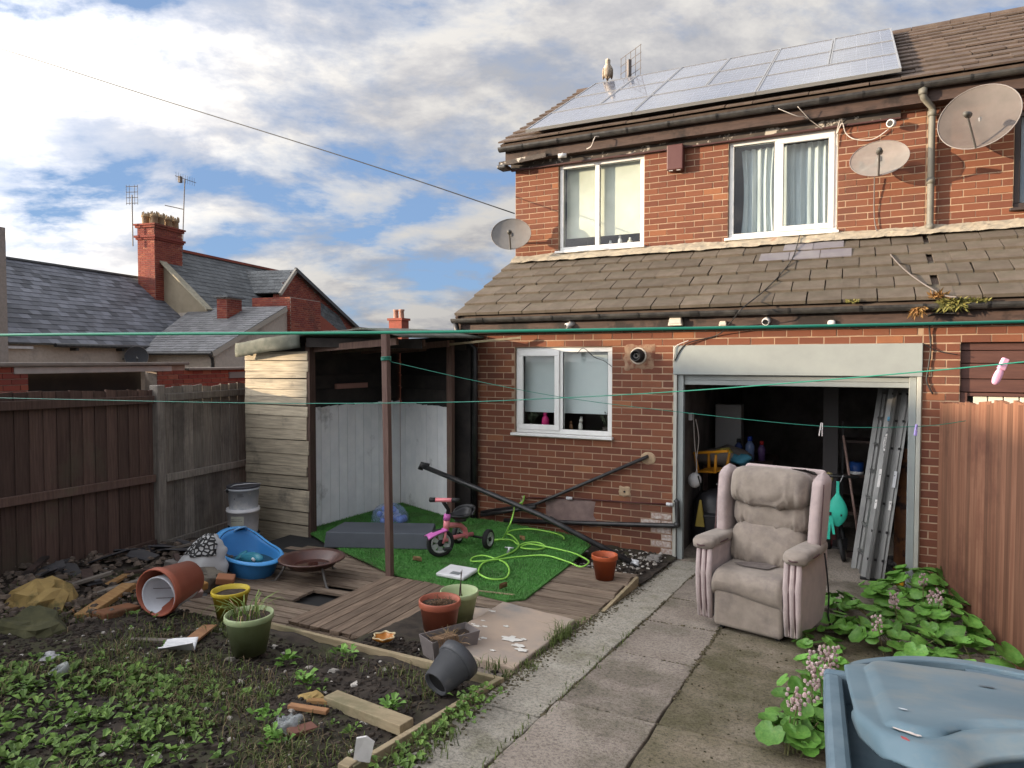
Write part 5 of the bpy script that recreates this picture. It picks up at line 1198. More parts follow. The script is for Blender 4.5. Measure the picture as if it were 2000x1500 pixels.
# ---------------- baby bath ----------------
t = thing('baby_bath', 'blue plastic baby bath holding murky water and a fish-shaped rest', 'baby bath', (-4.93, -2.78, .15), rad(-20))
mBlue = M('bath_blue', (.05,.24,.56), (.045,.21,.5), 4, .38, col3=(.06,.2,.42), s3=4, lo3=.6, hi3=.75)
def bath_edge(a):
    c, s = math.cos(a), math.sin(a)
    x = .36*math.copysign(abs(c)**.75, c); y = .23*math.copysign(abs(s)**.8, s)*(1-.18*(c if c > 0 else c*.5))
    return x, y
def bh(a): c = math.cos(a); return .22 + .15*max(0, -c)**2.2 - .015*max(0, c)
def bfn(u, v):
    a = 2*PI*u; x, y = bath_edge(a); k = .62+.38*v**.8
    return Vector((x*k, y*k, bh(a)*v**1.25))
bth = MB().grid(bfn, 48, 12, True).build('tub', mBlue, t, True, solid=.007, local=True)
def brim(u, v):
    a = 2*PI*u; x, y = bath_edge(a); w = .03+.055*max(0, -math.cos(a))**2 + .03*max(0, math.cos(a))**3
    k = 1 + v*w/.3; return Vector((x*k, y*k, bh(a)+.004+.012*math.sin(v*PI)-.012*v))
MB().grid(brim, 48, 5, True).build('rim', plain('bath_light_blue', (.075,.33,.70), .35), bth, True, solid=.008, local=True)
def disc(u, v): x, y = bath_edge(2*PI*u); return Vector((x*v*.86, y*v*.86, .135))
MB().grid(disc, 40, 4, True).build('murky_water', M('murky_water', (.025,.05,.04), None, rough=.05, spec=.7), bth, local=True)
def ring(c, r, w, M_): return MB().lathe([(r-w,0),(r,-.006),(r+w*.3,.004),(r,.012),(r-w,.006)], 24, M_, True)
ring(None, .062, .02, Matrix.Translation((-.345,.05,.355)) @ Matrix.Rotation(rad(-38), 4, 'Y')).build('drain_ring', plain('pale_blue', (.22,.45,.72)), bth, True, local=True)
MB().lathe([(0,.003),(.045,.003)], 20, Matrix.Translation((-.345,.05,.355)) @ Matrix.Rotation(rad(-38), 4, 'Y')).build('ring_hole', mBlack, bth, local=True)
fish = MB(); fish.ell((0,0,0), (.19,.06,.05), 18, 10); fish.ell((-.17,.0,.02), (.05,.07,.015), 10, 6)
fo = fish.build('fish_rest', plain('teal_clear', (.05,.25,.33), .25), t, True, local=True); fo.location = (.02,.0,.175); fo.rotation_euler = (.5,-.12,.1)
mb = MB(); mb.ell((.13,-.045,.03), (.022,.014,.022), 10, 8); e = mb.build('eye', mWhitePl, fo, True, local=True); MB().ell((.13,-.058,.03), (.010,.005,.010), 8, 6).build('pupil', mBlack, fo, local=True)
# ---------------- patterned bag ----------------
t = thing('sack', 'slumped white sack with a black patterned top beside the baby bath', 'bag', (-5.08, -3.22, .28), rad(20))
def sk(u, v):
    a = 2*PI*u; k = (1-v)**.55*(1+.08*math.sin(a*3)) ; lean = .10*v
    n = .02*mnoise.noise((math.cos(a)*2, math.sin(a)*2, v*5))
    return Vector((.23*k*math.cos(a)+lean+n, .15*k*math.sin(a)+.05*v+n, .34*v**.8+n*.5))
MB().grid(lambda u, v: sk(u, v*.985), 40, 22, True).build('body', M('white_sack', (.5,.5,.49), (.42,.42,.42), 5, .6, .3, 30), t, True, local=True)
mPat = bpy.data.materials.new('black_white_print'); mPat.use_nodes = True; tt = mPat.node_tree; vo = tt.nodes.new('ShaderNodeTexVoronoi'); vo.feature = 'DISTANCE_TO_EDGE'; vo.inputs['Scale'].default_value = 26; tcx = tt.nodes.new('ShaderNodeTexCoord'); lk(tt, tcx.outputs['Object'], vo.inputs['Vector'])
lk(tt, ramp(tt, vo.outputs['Distance'], [(.16, (.015,.015,.015)), (.2, (.42,.42,.41))]), tt.nodes['Principled BSDF'].inputs['Base Color']); tt.nodes['Principled BSDF'].inputs['Roughness'].default_value = .8
def cv(u, v): 
    p = sk(.42+.5*u, .42+.56*v); n = Vector((math.cos(2*PI*(.42+.5*u)), math.sin(2*PI*(.42+.5*u)), .5)).normalized(); return p+n*(.012+.008*mnoise.noise((u*9, v*7, 1)))
MB().grid(cv, 34, 20).build('printed_cover', mPat, t, True, solid=.004, local=True)

# ---------------- garage contents ----------------
# ladder: three nested sections standing on edge, rungs running back into the garage
mAluD = M('weathered_aluminium', (.20,.20,.19), (.13,.13,.125), 8, .5, metal=.35, stretch=(1,1,.2))
lad = thing('ladder', 'aluminium three-section ladder leaning inside the right of the garage opening', 'ladder', (.14, .14, .012))
lb = Vector((0,0,0)); lt = Vector((.245, .42, 1.93)); ld = (lt-lb)/1.0
bk = Vector((-.085, .33, 0))      # towards the far stiles
wx = Vector((.062, -.012, 0))
for k in range(3):
    p = wx*k
    for far in (0, 1):
        a = p + bk*far*1.0 + (Vector((0,0,.0)) if not far else Vector((0,0,0))); b = a + ld
        st_ = MB().beam(a, b, .05, .026, (.9,-.3,-.1)); st_.beam(a+Vector((-.026,-.012,0)), b+Vector((-.026,-.012,0)), .006, .03, (.9,-.3,-.1)); st_.beam(a+Vector((.022,-.012,0)), b+Vector((.022,-.012,0)), .006, .03, (.9,-.3,-.1))
        st_.build('stile', mAluD, lad, local=True)
    for i in range(7):
        q = p + ld*(.10+.138*i); MB().beam(q+bk*.02, q+bk, .026, .026).build('rung', mAluD, lad, local=True)
        MB().box(-.011, .011, -.034, -.024, -.011, .011, Matrix.Translation(q)).build('rung_end', mBlack, lad, local=True)
MB().beam(bk*.1, bk*.1+ld, .012, .30, tuple(bk.normalized())).build('side_plate', mAluD, lad, local=True)
MB().box(-.045, .19, -.05, .02, -.012, .02).build('foot', mBlack, lad, bevel=.006, local=True)
mSt = plain('label_white', (.62,.6,.57), .5)
def lsticker(f, w, h, dx, m, name='sticker'):
    q = ld*f + wx*dx + Vector((-.002,-.0345,0)); d = ld.normalized(); r = wx.normalized(); mb = MB()
    return mb.prism([q-r*w-d*h, q+r*w-d*h, q+r*w+d*h, q-r*w+d*h], (0,-.001,0)).build(name, m, lad, local=True)
lsticker(.50, .018, .09, 0, mSt); lsticker(.37, .014, .045, 0, mSt); lsticker(.37, .012, .045, 1.9, mSt); lsticker(.50, .014, .08, 2.0, plain('foil', (.45,.46,.47), .3)); lsticker(.80, .016, .02, 0, plain('blue_sticker', (.05,.25,.38)))
q = ld*.68 + Vector((-.002,-.0345,0)); d = ld.normalized(); r = wx.normalized()
MB().prism([q + r*.019*math.cos(a) + d*.088*math.sin(a) for a in [2*PI*k/20 for k in range(20)]], (0,-.001,0)).build('logo', mSt, lad, local=True)
for s in (-1, 1): MB().prism([q+d*.088*s-r*.008, q+d*.088*s+r*.008, q+d*.115*s+r*.0], (0,-.0015,0)).build('logo_tip', mInk, lad, local=True)
tx = bpy.data.curves.new('lettering', 'FONT'); tx.body = 'WERNER'; tx.size = .034; tx.align_x = 'CENTER'; tx.align_y = 'CENTER'; tx.extrude = .0004
o = bpy.data.objects.new('lettering_source', tx); me = bpy.data.meshes.new_from_object(o); bpy.data.objects.remove(o); me.materials.clear(); me.materials.append(mInk)
o = bpy.data.objects.new('lettering', me); C.objects.link(o); o.parent = lad
zn = Vector((0,-1,0)) - d*d.dot(Vector((0,-1,0))); zn.normalize(); o.matrix_local = Matrix.Translation(q+Vector((0,-.0022,0))) @ Matrix((d, zn.cross(d), zn)).transposed().to_4x4()

def lump(label, name, cat, c, r, m, seed=0, e=.8, rough=.12, nu=22, nv=14, rotz=0):
    flat = name == 'rock'
    if flat: nu, nv, rough = 13, 9, rough*1.9
    """an irregular solid"""
    t = bpy.data.objects
    mb = MB(); mb.ell((0,0,0), r, nu, nv, None, e); v2 = []
    for v in mb.v:
        n = Vector(v).normalized() if Vector(v).length else Vector((0,0,1)); v2.append(tuple(Vector(v)+n*rough*max(r)*mnoise.fractal((v[0]*5/max(r)*.3+seed, v[1]*5/max(r)*.3, v[2]*5/max(r)*.3), 1, 2, 4)))
    mb.v = v2; o = mb.build(name, m, None, not flat); o.location = c; o.rotation_euler.z = rotz; return tag(o, label, cat)
def tap4(a1, b1, a0, b0, z0, z1): return [(-a0,-b0,z0),(a0,-b0,z0),(a0,b0,z0),(-a0,b0,z0),(-a1,-b1,z1),(a1,-b1,z1),(a1,b1,z1),(-a1,b1,z1)]
mBinK = plain('black_tub', (.02,.021,.024), .4)
# yellow plastic chair upside down on bags
t = thing('plastic_chair', 'orange-yellow plastic child chair upturned on the heap in the garage', 'chair', (-1.44, .80, .86), rad(-25))
mOY = plain('orange_yellow', (.62,.27,.02), .4)
MB().box(-.14, .14, -.13, .13, .0, .016).build('seat', mOY, t, local=True, bevel=.008).rotation_euler = (.1, -.12, 0)
for x, y in ((-.13,-.12),(.13,-.12),(-.13,.12),(.13,.12)): MB().tube([(x*.9,y*.9,.0),(x*1.1,y*1.1,.21)], [.02,.014], 8).build('leg', mOY, t, True, local=True)
mb = MB(); mb.beam((-.15,-.135,.20), (.30,-.13,.27), .05, .03); mb.build('back', mOY, t, bevel=.008, local=True); MB().beam((-.15,.13,.20),(-.14,-.14,.205), .03, .02).build('rail', mOY, t, local=True)
mBin = M('black_bag', (.012,.012,.014), (.025,.025,.028), 8, .35, .5, 20)
lump('black rubbish bag slumped behind the armchair at the left of the garage', 'rubbish_bag', 'bag', (-1.35, .75, .32), (.30,.32,.36), mBin, 3, .8, .2)
lump('pale folded cloth heap on the bags by the garage wall', 'cloth_heap', 'cloth', (-1.40, 1.25, .98), (.30,.26,.09), M('dull_cloth', (.16,.14,.12), (.25,.22,.2), 5, .9), 5, .8, .25)
lump('crumpled silver foil wrap hanging over the black bag', 'foil', 'foil', (-1.22, .62, .74), (.14,.10,.025), plain('foil_silver', (.4,.4,.4), .3), 9, .8, .5)
t = thing('cabinet', 'pale grey metal cabinet on the back left of the garage', 'cabinet', (-1.42, 1.9, .95)); MB().box(-.16, .16, -.1, .15, 0, .62).build('body', M('cabinet_grey', (.3,.3,.3), None, rough=.6), t, local=True, bevel=.006); MB().box(-.15, .15, -.108, -.1, .01, .6).build('door', M('cabinet_grey', (0,0,0)), t, local=True)
t = thing('workbench', 'dark bench along the left wall of the garage', 'bench', (-1.3, 1.7, 0)); MB().box(-.34, .45, -.45, .6, .84, .9).build('top', mDarkWood, t, local=True)
for x in (-.3,.4):
    for y in (-.4,.55): MB().box(x-.03, x+.03, y-.03, y+.03, .012, .84).build('leg', mDarkWood, t, local=True)
mWat = plain('clear_blue_bottle', (.14,.2,.36), .2); bottle('bottle', (-1.12, 1.55, .90), .30, .055, mWat, plain('blue_cap', (.02,.05,.3)), 'large clear water bottle on the garage bench'); bottle('bottle', (-1.26, 1.6, .90), .26, .05, plain('dark_blue_bottle', (.03,.05,.16)), mInk, 'dark blue bottle left of the water bottle'); bottle('bottle', (-.99, 1.62, .90), .24, .045, plain('purple_bottle', (.09,.05,.14)), plain('red_cap', (.4,.02,.02)), 'purple bottle with red cap on the garage bench')
t = thing('socket', 'white socket with hanging leads on the left garage wall', 'socket', (-1.65, .55, 1.50)); MB().box(0, .04, -.06, .06, -.04, .04).build('plate', mWhitePl, t, local=True, bevel=.006)
cable('white lead hanging from the garage socket', [(-1.6,.53,1.47), (-1.58,.5,1.2), (-1.55,.48,.95), (-1.57,.46,.80)], .006, mWC); cable('second white lead looping down from the garage socket', [(-1.59,.6,1.47), (-1.55,.58,1.25), (-1.56,.5,1.0), (-1.53,.45,.82)], .006, mWC)
t = thing('helmet', 'white rounded helmet hanging on the left wall of the garage', 'helmet', (-1.56, .42, .80)); MB().ell((0,0,0), (.075,.075,.085), 16, 10).build('shell', mWhitePl, t, True, local=True); MB().tube([(.05,-.06,.06),(.07,-.03,-.04),(.06,-.01,-.11)], .008, 6).build('strap', mBlack, t, local=True)
t = thing('wedge', 'yellow triangular bag corner sticking up at the left garage jamb', 'bag', (-1.50, .42, .42)); MB().hexa([(-.055,0,-.14),(.055,0,-.14),(.055,.05,-.14),(-.055,.05,-.14),(-.01,.01,.16),(.01,.01,.16),(.01,.04,.16),(-.01,.04,.16)]).build('body', plain('dull_yellow', (.4,.3,.06)), t, local=True, bevel=.01)
# more clutter in the dark
t = thing('cardboard_box', 'dark brown cardboard box on the floor behind the armchair', 'box', (-.75, 1.3, .012), .3); MB().box(-.25,.25,-.2,.2,0,.42).build('carton', M('carton', (.16,.10,.055), (.12,.075,.04), 5, .9), t, local=True, bevel=.006); MB().box(-.03,.03,-.203,.203,.419,.424).build('tape', plain('tape', (.25,.2,.12)), t, local=True)
t = thing('storage_box', 'black plastic storage box with a small pale badge at the left of the garage', 'box', (-1.20, .55, .012), .15); MB().hexa(tap4(.26,.19,.23,.17,0,.40)).build('tub', mBinK, t, local=True, bevel=.012); MB().box(-.275,.275,-.205,.205,.40,.43).build('lid', mBinK, t, local=True, bevel=.008); MB().box(-.02,.02,-.196,-.186,.2,.24).build('badge', plain('pale_badge', (.3,.4,.4)), t, local=True)
lump('crumpled white carrier bag on the bags under the yellow chair', 'carrier_bag', 'bag', (-1.18, .78, .86), (.13,.10,.05), plain('carrier_white', (.5,.5,.5)), 12, .8, .5)
lump('teal blue cloth bundle behind the yellow chair', 'cloth_bundle', 'cloth', (-1.15, 1.05, .98), (.12,.10,.06), plain('teal_cloth', (.05,.2,.28), .9), 14, .8, .4)
lump('yellow cloth on top of the heap under the socket', 'cloth_bundle', 'cloth', (-1.36, 1.1, 1.04), (.10,.08,.05), plain('yellow_cloth', (.4,.33,.08), .9), 15, .8, .4)
lump('second black rubbish bag behind the armchair back', 'rubbish_bag', 'bag', (-.95, .95, .30), (.26,.25,.30), mBin, 8, .8, .2)
lump('dark red bundle on the floor behind the scooter', 'cloth_bundle', 'cloth', (-.28, 1.25, .25), (.16,.14,.24), plain('dark_red', (.10,.03,.03), .9), 18, .8, .3)
# scooter with turquoise bag
t = thing('push_scooter', 'black scooter with dark wheels standing behind the turquoise bag', 'scooter', (-.12, .74, .012))
for y, z in ((-.06,.12),(.62,.12)): MB().lathe([(.085,-.02),(.115,-.02),(.12,0),(.115,.02),(.085,.02)], 24, Matrix.Translation((.05,y,z)) @ Matrix.Rotation(rad(78),4,'Y'), True).build('wheel', mTyre, t, True, local=True)
MB().tube([(.02,0,.14),(.0,.10,.60),(-.02,.14,.86)], .02, 8).build('column', mBlackPl, t, True, local=True); MB().tube([(-.22,.12,.87),(.2,.15,.87)], .018, 8).build('handlebar', mBlackPl, t, True, local=True); MB().box(-.05, .1, .08, .55, .09, .11).build('deck', mBlackPl, t, local=True)
mTq = plain('turquoise', (.04,.50,.36), .6)
t = thing('backpack', 'small turquoise backpack hanging from the scooter handle', 'bag', (-.12, .70, .50))
MB().grid(lambda u, v: Vector(((.015+.085*math.sin(PI*min(v*1.05,1))**.8*(1.15-v*.35))*math.cos(2*PI*u), -.03+.05*math.sin(PI*v)*math.sin(2*PI*u), -.12+.36*v)), 24, 14, True).build('body', mTq, t, True, local=True)
MB().box(-.014, .014, -.04, -.03, .22, .36).build('strap', mTq, t, local=True); MB().beam((-.07,-.06,.0), (-.085,-.05,-.26), .03, .008, (0,1,0)).build('strap', mTq, t, local=True); MB().beam((-.06,-.065,.02), (-.03,-.06,-.20), .025, .008, (0,1,0)).build('strap', mTq, t, local=True)
MB().box(-.09, -.055, -.075, -.06, .0, .035).build('buckle', mInk, t, local=True); MB().box(.03, .045, -.075, -.06, .0, .02).build('badge', mInk, t, local=True)
MB().beam((.02,-.02,.35), (.05,-.02,.43), .012, .004).build('tag', mWhitePl, t, local=True)
t = thing('broom_handle', 'pinkish broom handle leaning against the ladder', 'broom', (.11, 1.0, .012)); MB().tube([(.0,-.1,.05),(-.19,.22,1.28)], .014, 8).build('stick', plain('pink_wood', (.3,.2,.17)), t, True, local=True); MB().box(-.14, .14, -.14, -.07, 0, .06).build('head', mDarkWood, t, local=True)
t = thing('garage_shelf', 'dark metal shelf at the back right of the garage', 'shelf', (.0, 1.75, .012))
for z in (.3,.75,1.15): MB().box(-.1, .5, -.05, .3, z, z+.03).build('board', mDarkWood, t, local=True)
for x in (-.1,.48): MB().box(x, x+.02, -.05, -.03, 0, 1.4).build('upright', mBlackPl, t, local=True)
t = thing('paint_tin', 'blue and white tin on the garage shelf beside the ladder', 'tin', (.06, 1.77, .79)); MB().lathe([(0,0),(.075,0),(.078,.05),(.075,.14),(0,.14)], 20).build('body', plain('deep_blue', (.01,.05,.2)), t, True, local=True); MB().lathe([(.078,.0),(.08,.0),(.08,.035),(.078,.035)], 20).build('band', mWhitePl, t, True, local=True)
t = thing('work_lamp', 'brass-topped lamp standing behind the right wing of the armchair', 'lamp', (-.22, 1.15, .012)); MB().tube([(0,0,0),(0,0,.75)], .03, 8).build('stand', mBlackPl, t, local=True); MB().lathe([(0,.87),(.035,.86),(.05,.82),(.05,.79),(.035,.76),(0,.75)], 16).build('shade', plain('brass_cap', (.5,.42,.2), .3), t, True, local=True)
o = MB().grid(lambda u, v: Vector((.40+.17*u, .55-.15*u+.02*math.sin(v*9+u*4), .012+1.25*v)), 14, 24).build('rolled_sheet', M('brown_mottled', (.24,.10,.035), (.10,.045,.03), 5, .7, col3=(.03,.02,.02), s3=4, lo3=.5, hi3=.58), None, True, solid=.02); tag(o, 'brown stained board leaning behind the ladder at the garage wall', 'board')
o = MB().beam((.43,.03,.035), (.33,.62,.035), .06, .03).build('spirit_level', plain('level_grey', (.12,.12,.12)), None); tag(o, 'dark spirit level with a yellow end on the garage floor', 'spirit level')
MB().beam((.415,.115,.035), (.432,.02,.035), .064, .034).build('end_cap', plain('cap_yellow', (.62,.33,.02)), o, bevel=.004)
o = MB().beam((.52,.08,.03), (.44,.6,.035), .10, .03).build('wood_offcut', plain('orange_wood', (.3,.14,.05), .8), None); tag(o, 'orange-brown wood offcut beside the spirit level', 'wood')
lump('striped grey cap on the garage floor under the ladder', 'cap', 'cap', (.43, .66, .07), (.12,.12,.06), M('stripe_cloth', (.25,.24,.24), (.05,.05,.05), 30, .9), 4, .9, .1)
lump('pink ball on the garage floor behind the armchair', 'ball', 'ball', (-.33, .9, .09), (.07,.07,.07), plain('pink_ball', (.45,.1,.14)), 0, 1, 0)

# ---------------- clothes lines ----------------
def sagline(label, pts, r):
    out = []; pts = [Vector(p) for p in pts]
    for i in range(len(pts)-1):
        p0, p1, p2, p3 = pts[max(i-1,0)], pts[i], pts[i+1], pts[min(i+2,len(pts)-1)]
        for k in range(6):
            u = k/6; out.append(.5*((2*p1)+(p2-p0)*u+(2*p0-5*p1+4*p2-p3)*u*u+(3*p1-p0-3*p2+p3)*u**3))
    out.append(pts[-1]); o = MB().tube(out, r, 8).build('clothes_line', mGreenLine, None, True); return tag(o, label, 'clothes line')
sagline('thick green clothes line nearest the camera across the whole view', [(-1.971, -6.915, 2.164), (-1.244, -6.700, 2.172), (-0.623, -6.505, 2.172), (-0.174, -6.327, 2.177), (0.218, -6.133, 2.186), (0.622, -5.911, 2.199)], .0023)
sagline('thin green clothes line from the left fence past the shelter to the right', [(-6.019, -4.407, 1.850), (-5.767, -4.394, 1.851), (-3.156, -4.442, 1.886), (-1.790, -4.546, 1.931), (-1.148, -4.618, 1.970), (-0.608, -4.684, 2.012), (-0.101, -4.767, 2.063), (0.446, -4.884, 2.127), (0.945, -4.970, 2.199)], .0022)
sagline('thin green clothes line from the brown post to the right fence', [(-3.66,-2.40,2.13), (-2.903, -2.249, 1.969), (-2.067, -2.231, 1.839), (-1.190, -2.136, 1.747), (-0.204, -2.042, 1.672), (0.406, -1.796, 1.673), (0.720, -1.584, 1.708)], .0024)
def peg(loc, rot, m, label, L=.075):
    t = thing('clothes_peg', label, 'clothes peg', loc, rot=rot, group=None)
    for s in (-1, 1): MB().hexa([(s*.004-.003,-.006,-L*.5),(s*.004+.003,-.006,-L*.5),(s*.004+.003,.006,-L*.5),(s*.004-.003,.006,-L*.5),(s*.010-.003,-.005,L*.5),(s*.010+.003,-.005,L*.5),(s*.010+.003,.005,L*.5),(s*.010-.003,.005,L*.5)]).build('half', m, t, local=True, bevel=.002)
    MB().tube([(-.008,-.007,.0),(.008,-.007,.0)], .002, 6).build('spring', mRim, t, local=True)
    return t
peg((-0.190, -2.058, 1.649), (0, rad(184), 0), plain('white_peg', (.75,.68,.66)), 'white peg hanging on the clothes line in front of the garage', .095)
peg((0.402, -1.821, 1.650), (0, rad(188), rad(50)), plain('lilac_peg', (.36,.28,.6)), 'lilac peg on the clothes line at the right garage jamb', .08)
t = thing('clothes_peg', 'large pink peg on the clothes line before the brown boards', 'clothes peg', (0.396, -4.854, 2.104), rot=(0, rad(22), rad(20)))
mPk = plain('pale_pink_peg', (.80,.42,.58), .4)
MB().hexa([(-.010,-.008,0),(.010,-.008,0),(.010,.008,0),(-.010,.008,0),(-.009,-.007,.036),(.009,-.007,.036),(.009,.007,.036),(-.009,.007,.036)]).build('jaw', mPk, t, local=True, bevel=.003)
MB().ell((0,0,-.022), (.012,.007,.026), 14, 9, None, .8).build('grip', mPk, t, True, local=True)

# ---------------- wheelie bin ----------------
wb = thing('wheelie_bin', 'scuffed blue-grey wheelie bin with its lid resting ajar', 'wheelie bin', (.28, -6.085, zg(0,-6.1)), rad(3))
mBinB = M('bin_blue', (.085,.135,.17), (.115,.17,.205), 3, .55, .2, 60, spec=.4, col3=(.19,.25,.28), s3=3.5, lo3=.5, hi3=.7)
mLid = M('bin_lid', (.115,.18,.215), (.175,.235,.265), 3.5, .5, .25, 80, spec=.35, col3=(.25,.255,.23), s3=5, lo3=.5, hi3=.75)
def tap(z0, z1, a0, b0, a1, b1, yo0, yo1): return [(-a0,-b0+yo0,z0),(a0,-b0+yo0,z0),(a0,b0+yo0,z0),(-a0,b0+yo0,z0),(-a1,-b1+yo1,z1),(a1,-b1+yo1,z1),(a1,b1+yo1,z1),(-a1,b1+yo1,z1)]
zt = 1.485 - zg(0,-6.1)
mb = MB(); o4 = tap(.06, zt-.05, .22, .24, .285, .33, .03, 0); i4 = tap(.09, zt-.05, .20, .22, .272, .317, .03, 0)
mb.add(o4+i4, [(3,2,1,0)]+[(k,(k+1)%4,4+(k+1)%4,4+k) for k in range(4)]+[(8+(k+1)%4,8+k,12+k,12+(k+1)%4) for k in range(4)]+[(8,9,10,11)]+[(4+k,4+(k+1)%4,12+(k+1)%4,12+k) for k in range(4)])
body = mb.build('body', mBinB, wb, local=True, bevel=.012, seg=3)
mb = MB(); mb.box(-.308, .308, -.355, -.317, zt-.075, zt-.0); mb.box(-.308, .308, .317, .345, zt-.075, zt); mb.box(-.308, -.272, -.317, .317, zt-.075, zt); mb.box(.272, .308, -.317, .317, zt-.075, zt); mb.build('rim', mBinB, wb, local=True, bevel=.01)
mb = MB(); mb.box(-.288, -.281, .22, .30, .2, zt-.08, Matrix.Rotation(0,4,'Z')); mb.build('corner_rib', mBinB, wb, local=True)
MB().box(-.272, -.13, -.317, .317, zt-.075, zt-.06).build('added_inner_flange', mBinB, wb, local=True)  # flange added to show brighter blue under the left of the lid
# lid: domed, rounded, hinged at the back, near lip raised
la = rad(-11)
def lidf(u, v):
    x = (u-.5)*2; d = v; e = abs(x)      # d 0 = hinge, 1 = near lip
    hw = .270*(1-.10*max(0, .10-d)**1.6/.10**1.6)*(1-.05*max(0, d-.85)**2/.0225)
    lip = .50 + .075*math.exp(-((e-.70)/.17)**2) - .10*max(0, e-.90)/.1
    y = .03*(1-x*x)*(1-d) - d*lip
    cr = max(0, min(1, (.85-e)/.02))*max(0, min(1, (.86-.05*math.exp(-(x/.5)**2)-d)/.02))
    z = .010*cr + .006*(1-e**2.5)*math.sin(PI*min(1, d+.05)) - .16*max(0, e-.90)**2 + .003*mnoise.noise((x*2, d*3, 1))
    if d > .5: z += .045*((d-.5)/.5)**1.5*math.exp(-(x/.55)**2)
    if d > .92: z -= .02*(d-.92)/.08
    return Vector((x*hw, y, z))
Mh = Matrix.Translation((0,.335,zt+.01)) @ Matrix.Rotation(la, 4, 'X')
lid = MB().grid(lambda u, v: Mh @ lidf(u, v), 90, 90).build('lid', mLid, wb, True, solid=.010, local=True)
def arc(x, k): return .008 + k*max(0, math.cos(x/.262*PI/2))**.75
xs_ = [-.262+.0131*k for k in range(41)]
outer = [Vector((x, arc(x, .25), .006)) for x in xs_]; inner = [Vector((x*.93, arc(x, .205)-.006, .006)) for x in xs_]
mb = MB(); n = len(xs_)
mb.add([Mh @ p for p in outer]+[Mh @ p for p in inner]+[Mh @ (p-Vector((0,0,.018))) for p in outer]+[Mh @ (p-Vector((0,0,.018))) for p in inner],
    [(i,i+1,n+i+1,n+i) for i in range(n-1)]+[(2*n+i+1,2*n+i,3*n+i,3*n+i+1) for i in range(n-1)]+[(i+1,i,2*n+i,2*n+i+1) for i in range(n-1)]+[(n+i,n+i+1,3*n+i+1,3*n+i) for i in range(n-1)])
mb.build('lid_handle', mLid, lid, local=True, bevel=.004)
MB().grid(lambda u, v: Mh @ Vector((-.02+.245*u, .005+(arc(-.02+.245*u, .20)-.008)*v, -.004)), 14, 4).build('handle_web', mBinB, lid, solid=.01, local=True)
MB().tube([Mh @ (Vector((x*.95, .004, -.004))) for x in (-.26,-.1,.1,.26)], .010, 8).build('hinge_bar', mBinB, lid, True, local=True)
def on_lid(cx, cd, r, m, seed, name='scuff'):
    pts = []
    for k in range(14):
        a = 2*PI*k/14; q = r*(.6+.8*abs(mnoise.noise((math.cos(a)*2, math.sin(a)*2, seed)))); p = lidf(cx+q*math.cos(a)*1.6, cd+q*math.sin(a)*.8); pts.append(Mh @ (p+Vector((0,0,.0125))))
    MB().add(pts, [tuple(range(14))]).build(name, m, lid, local=True)
on_lid(.10, .865, .022, plain('torn_label', (.72,.62,.55), .8), 1, 'torn_sticker'); on_lid(.125, .87, .015, plain('torn_label', (0,0,0)), 4, 'torn_sticker'); on_lid(.095, .93, .008, plain('red_mark', (.32,.05,.05)), 2); on_lid(.12, .70, .010, plain('pale_scuff', (.6,.64,.66)), 7)
on_lid(.42, .28, .022, plain('dark_scuff', (.12,.17,.2)), 3)
for k, (x0, x1, z0, z1) in enumerate(((-.24,-.16,.62,.74),)):
    MB().box(-.2725, -.270, -.30, -.22, zt-.30, zt-.20).build('moulded_plate', mLid, wb, local=True)
for s in (-1, 1): MB().lathe([(0,-.03),(.09,-.03),(.1,-.02),(.1,.02),(.09,.03),(0,.03)], 24, Matrix.Translation((s*.25,.30,.10)) @ Matrix.Rotation(rad(90),4,'Y')).build('wheel', mTyre, wb, True, local=True)

# ---------------- winter heliotrope: large round leaves along the right ----------------
mLeaf = M('round_leaf', (.07,.19,.025), (.13,.28,.05), 7, .5, .25, 30, rand=.55, spec=.4, col3=(.16,.27,.05), s3=9, lo3=.55, hi3=.7)
mStem = M('leaf_stem', (.10,.14,.04), (.16,.12,.06), 9, .7)
def leaf_mesh(seed, cup):
    r2 = random.Random(seed); n = 18; vs = [(0,0,0)]; rings = (.35, .7, 1.0)
    fs = []
    for ri, q in enumerate(rings):
        for k in range(n):
            a = 2*PI*k/n; notch = 1 - .55*math.exp(-((min(a, 2*PI-a))/.28)**2); rr_ = q*notch*(1+.05*math.sin(a*7+seed)*(q > .9))
            vs.append((rr_*math.cos(a)*.5, rr_*math.sin(a)*.54, cup*q*q*.16 + (.03*math.sin(a*5+seed)+.035*math.sin(a*9+seed*2))*q*q*.5))
    for k in range(n): fs.append((0, 1+k, 1+(k+1)%n))
    for ri in range(2):
        b = 1+ri*n
        for k in range(n): fs.append((b+k, b+n+k, b+n+(k+1)%n, b+(k+1)%n))
    mb = MB(); mb.add(vs, fs); return mb.mesh('leaf', mLeaf, True)
leaves = [leaf_mesh(k, c) for k, c in enumerate((1, -.6, .7, 1.4))]
mFl = M('pinkish_flower', (.5,.4,.38), (.32,.2,.19), 30, .8, island=True, rand=.4)
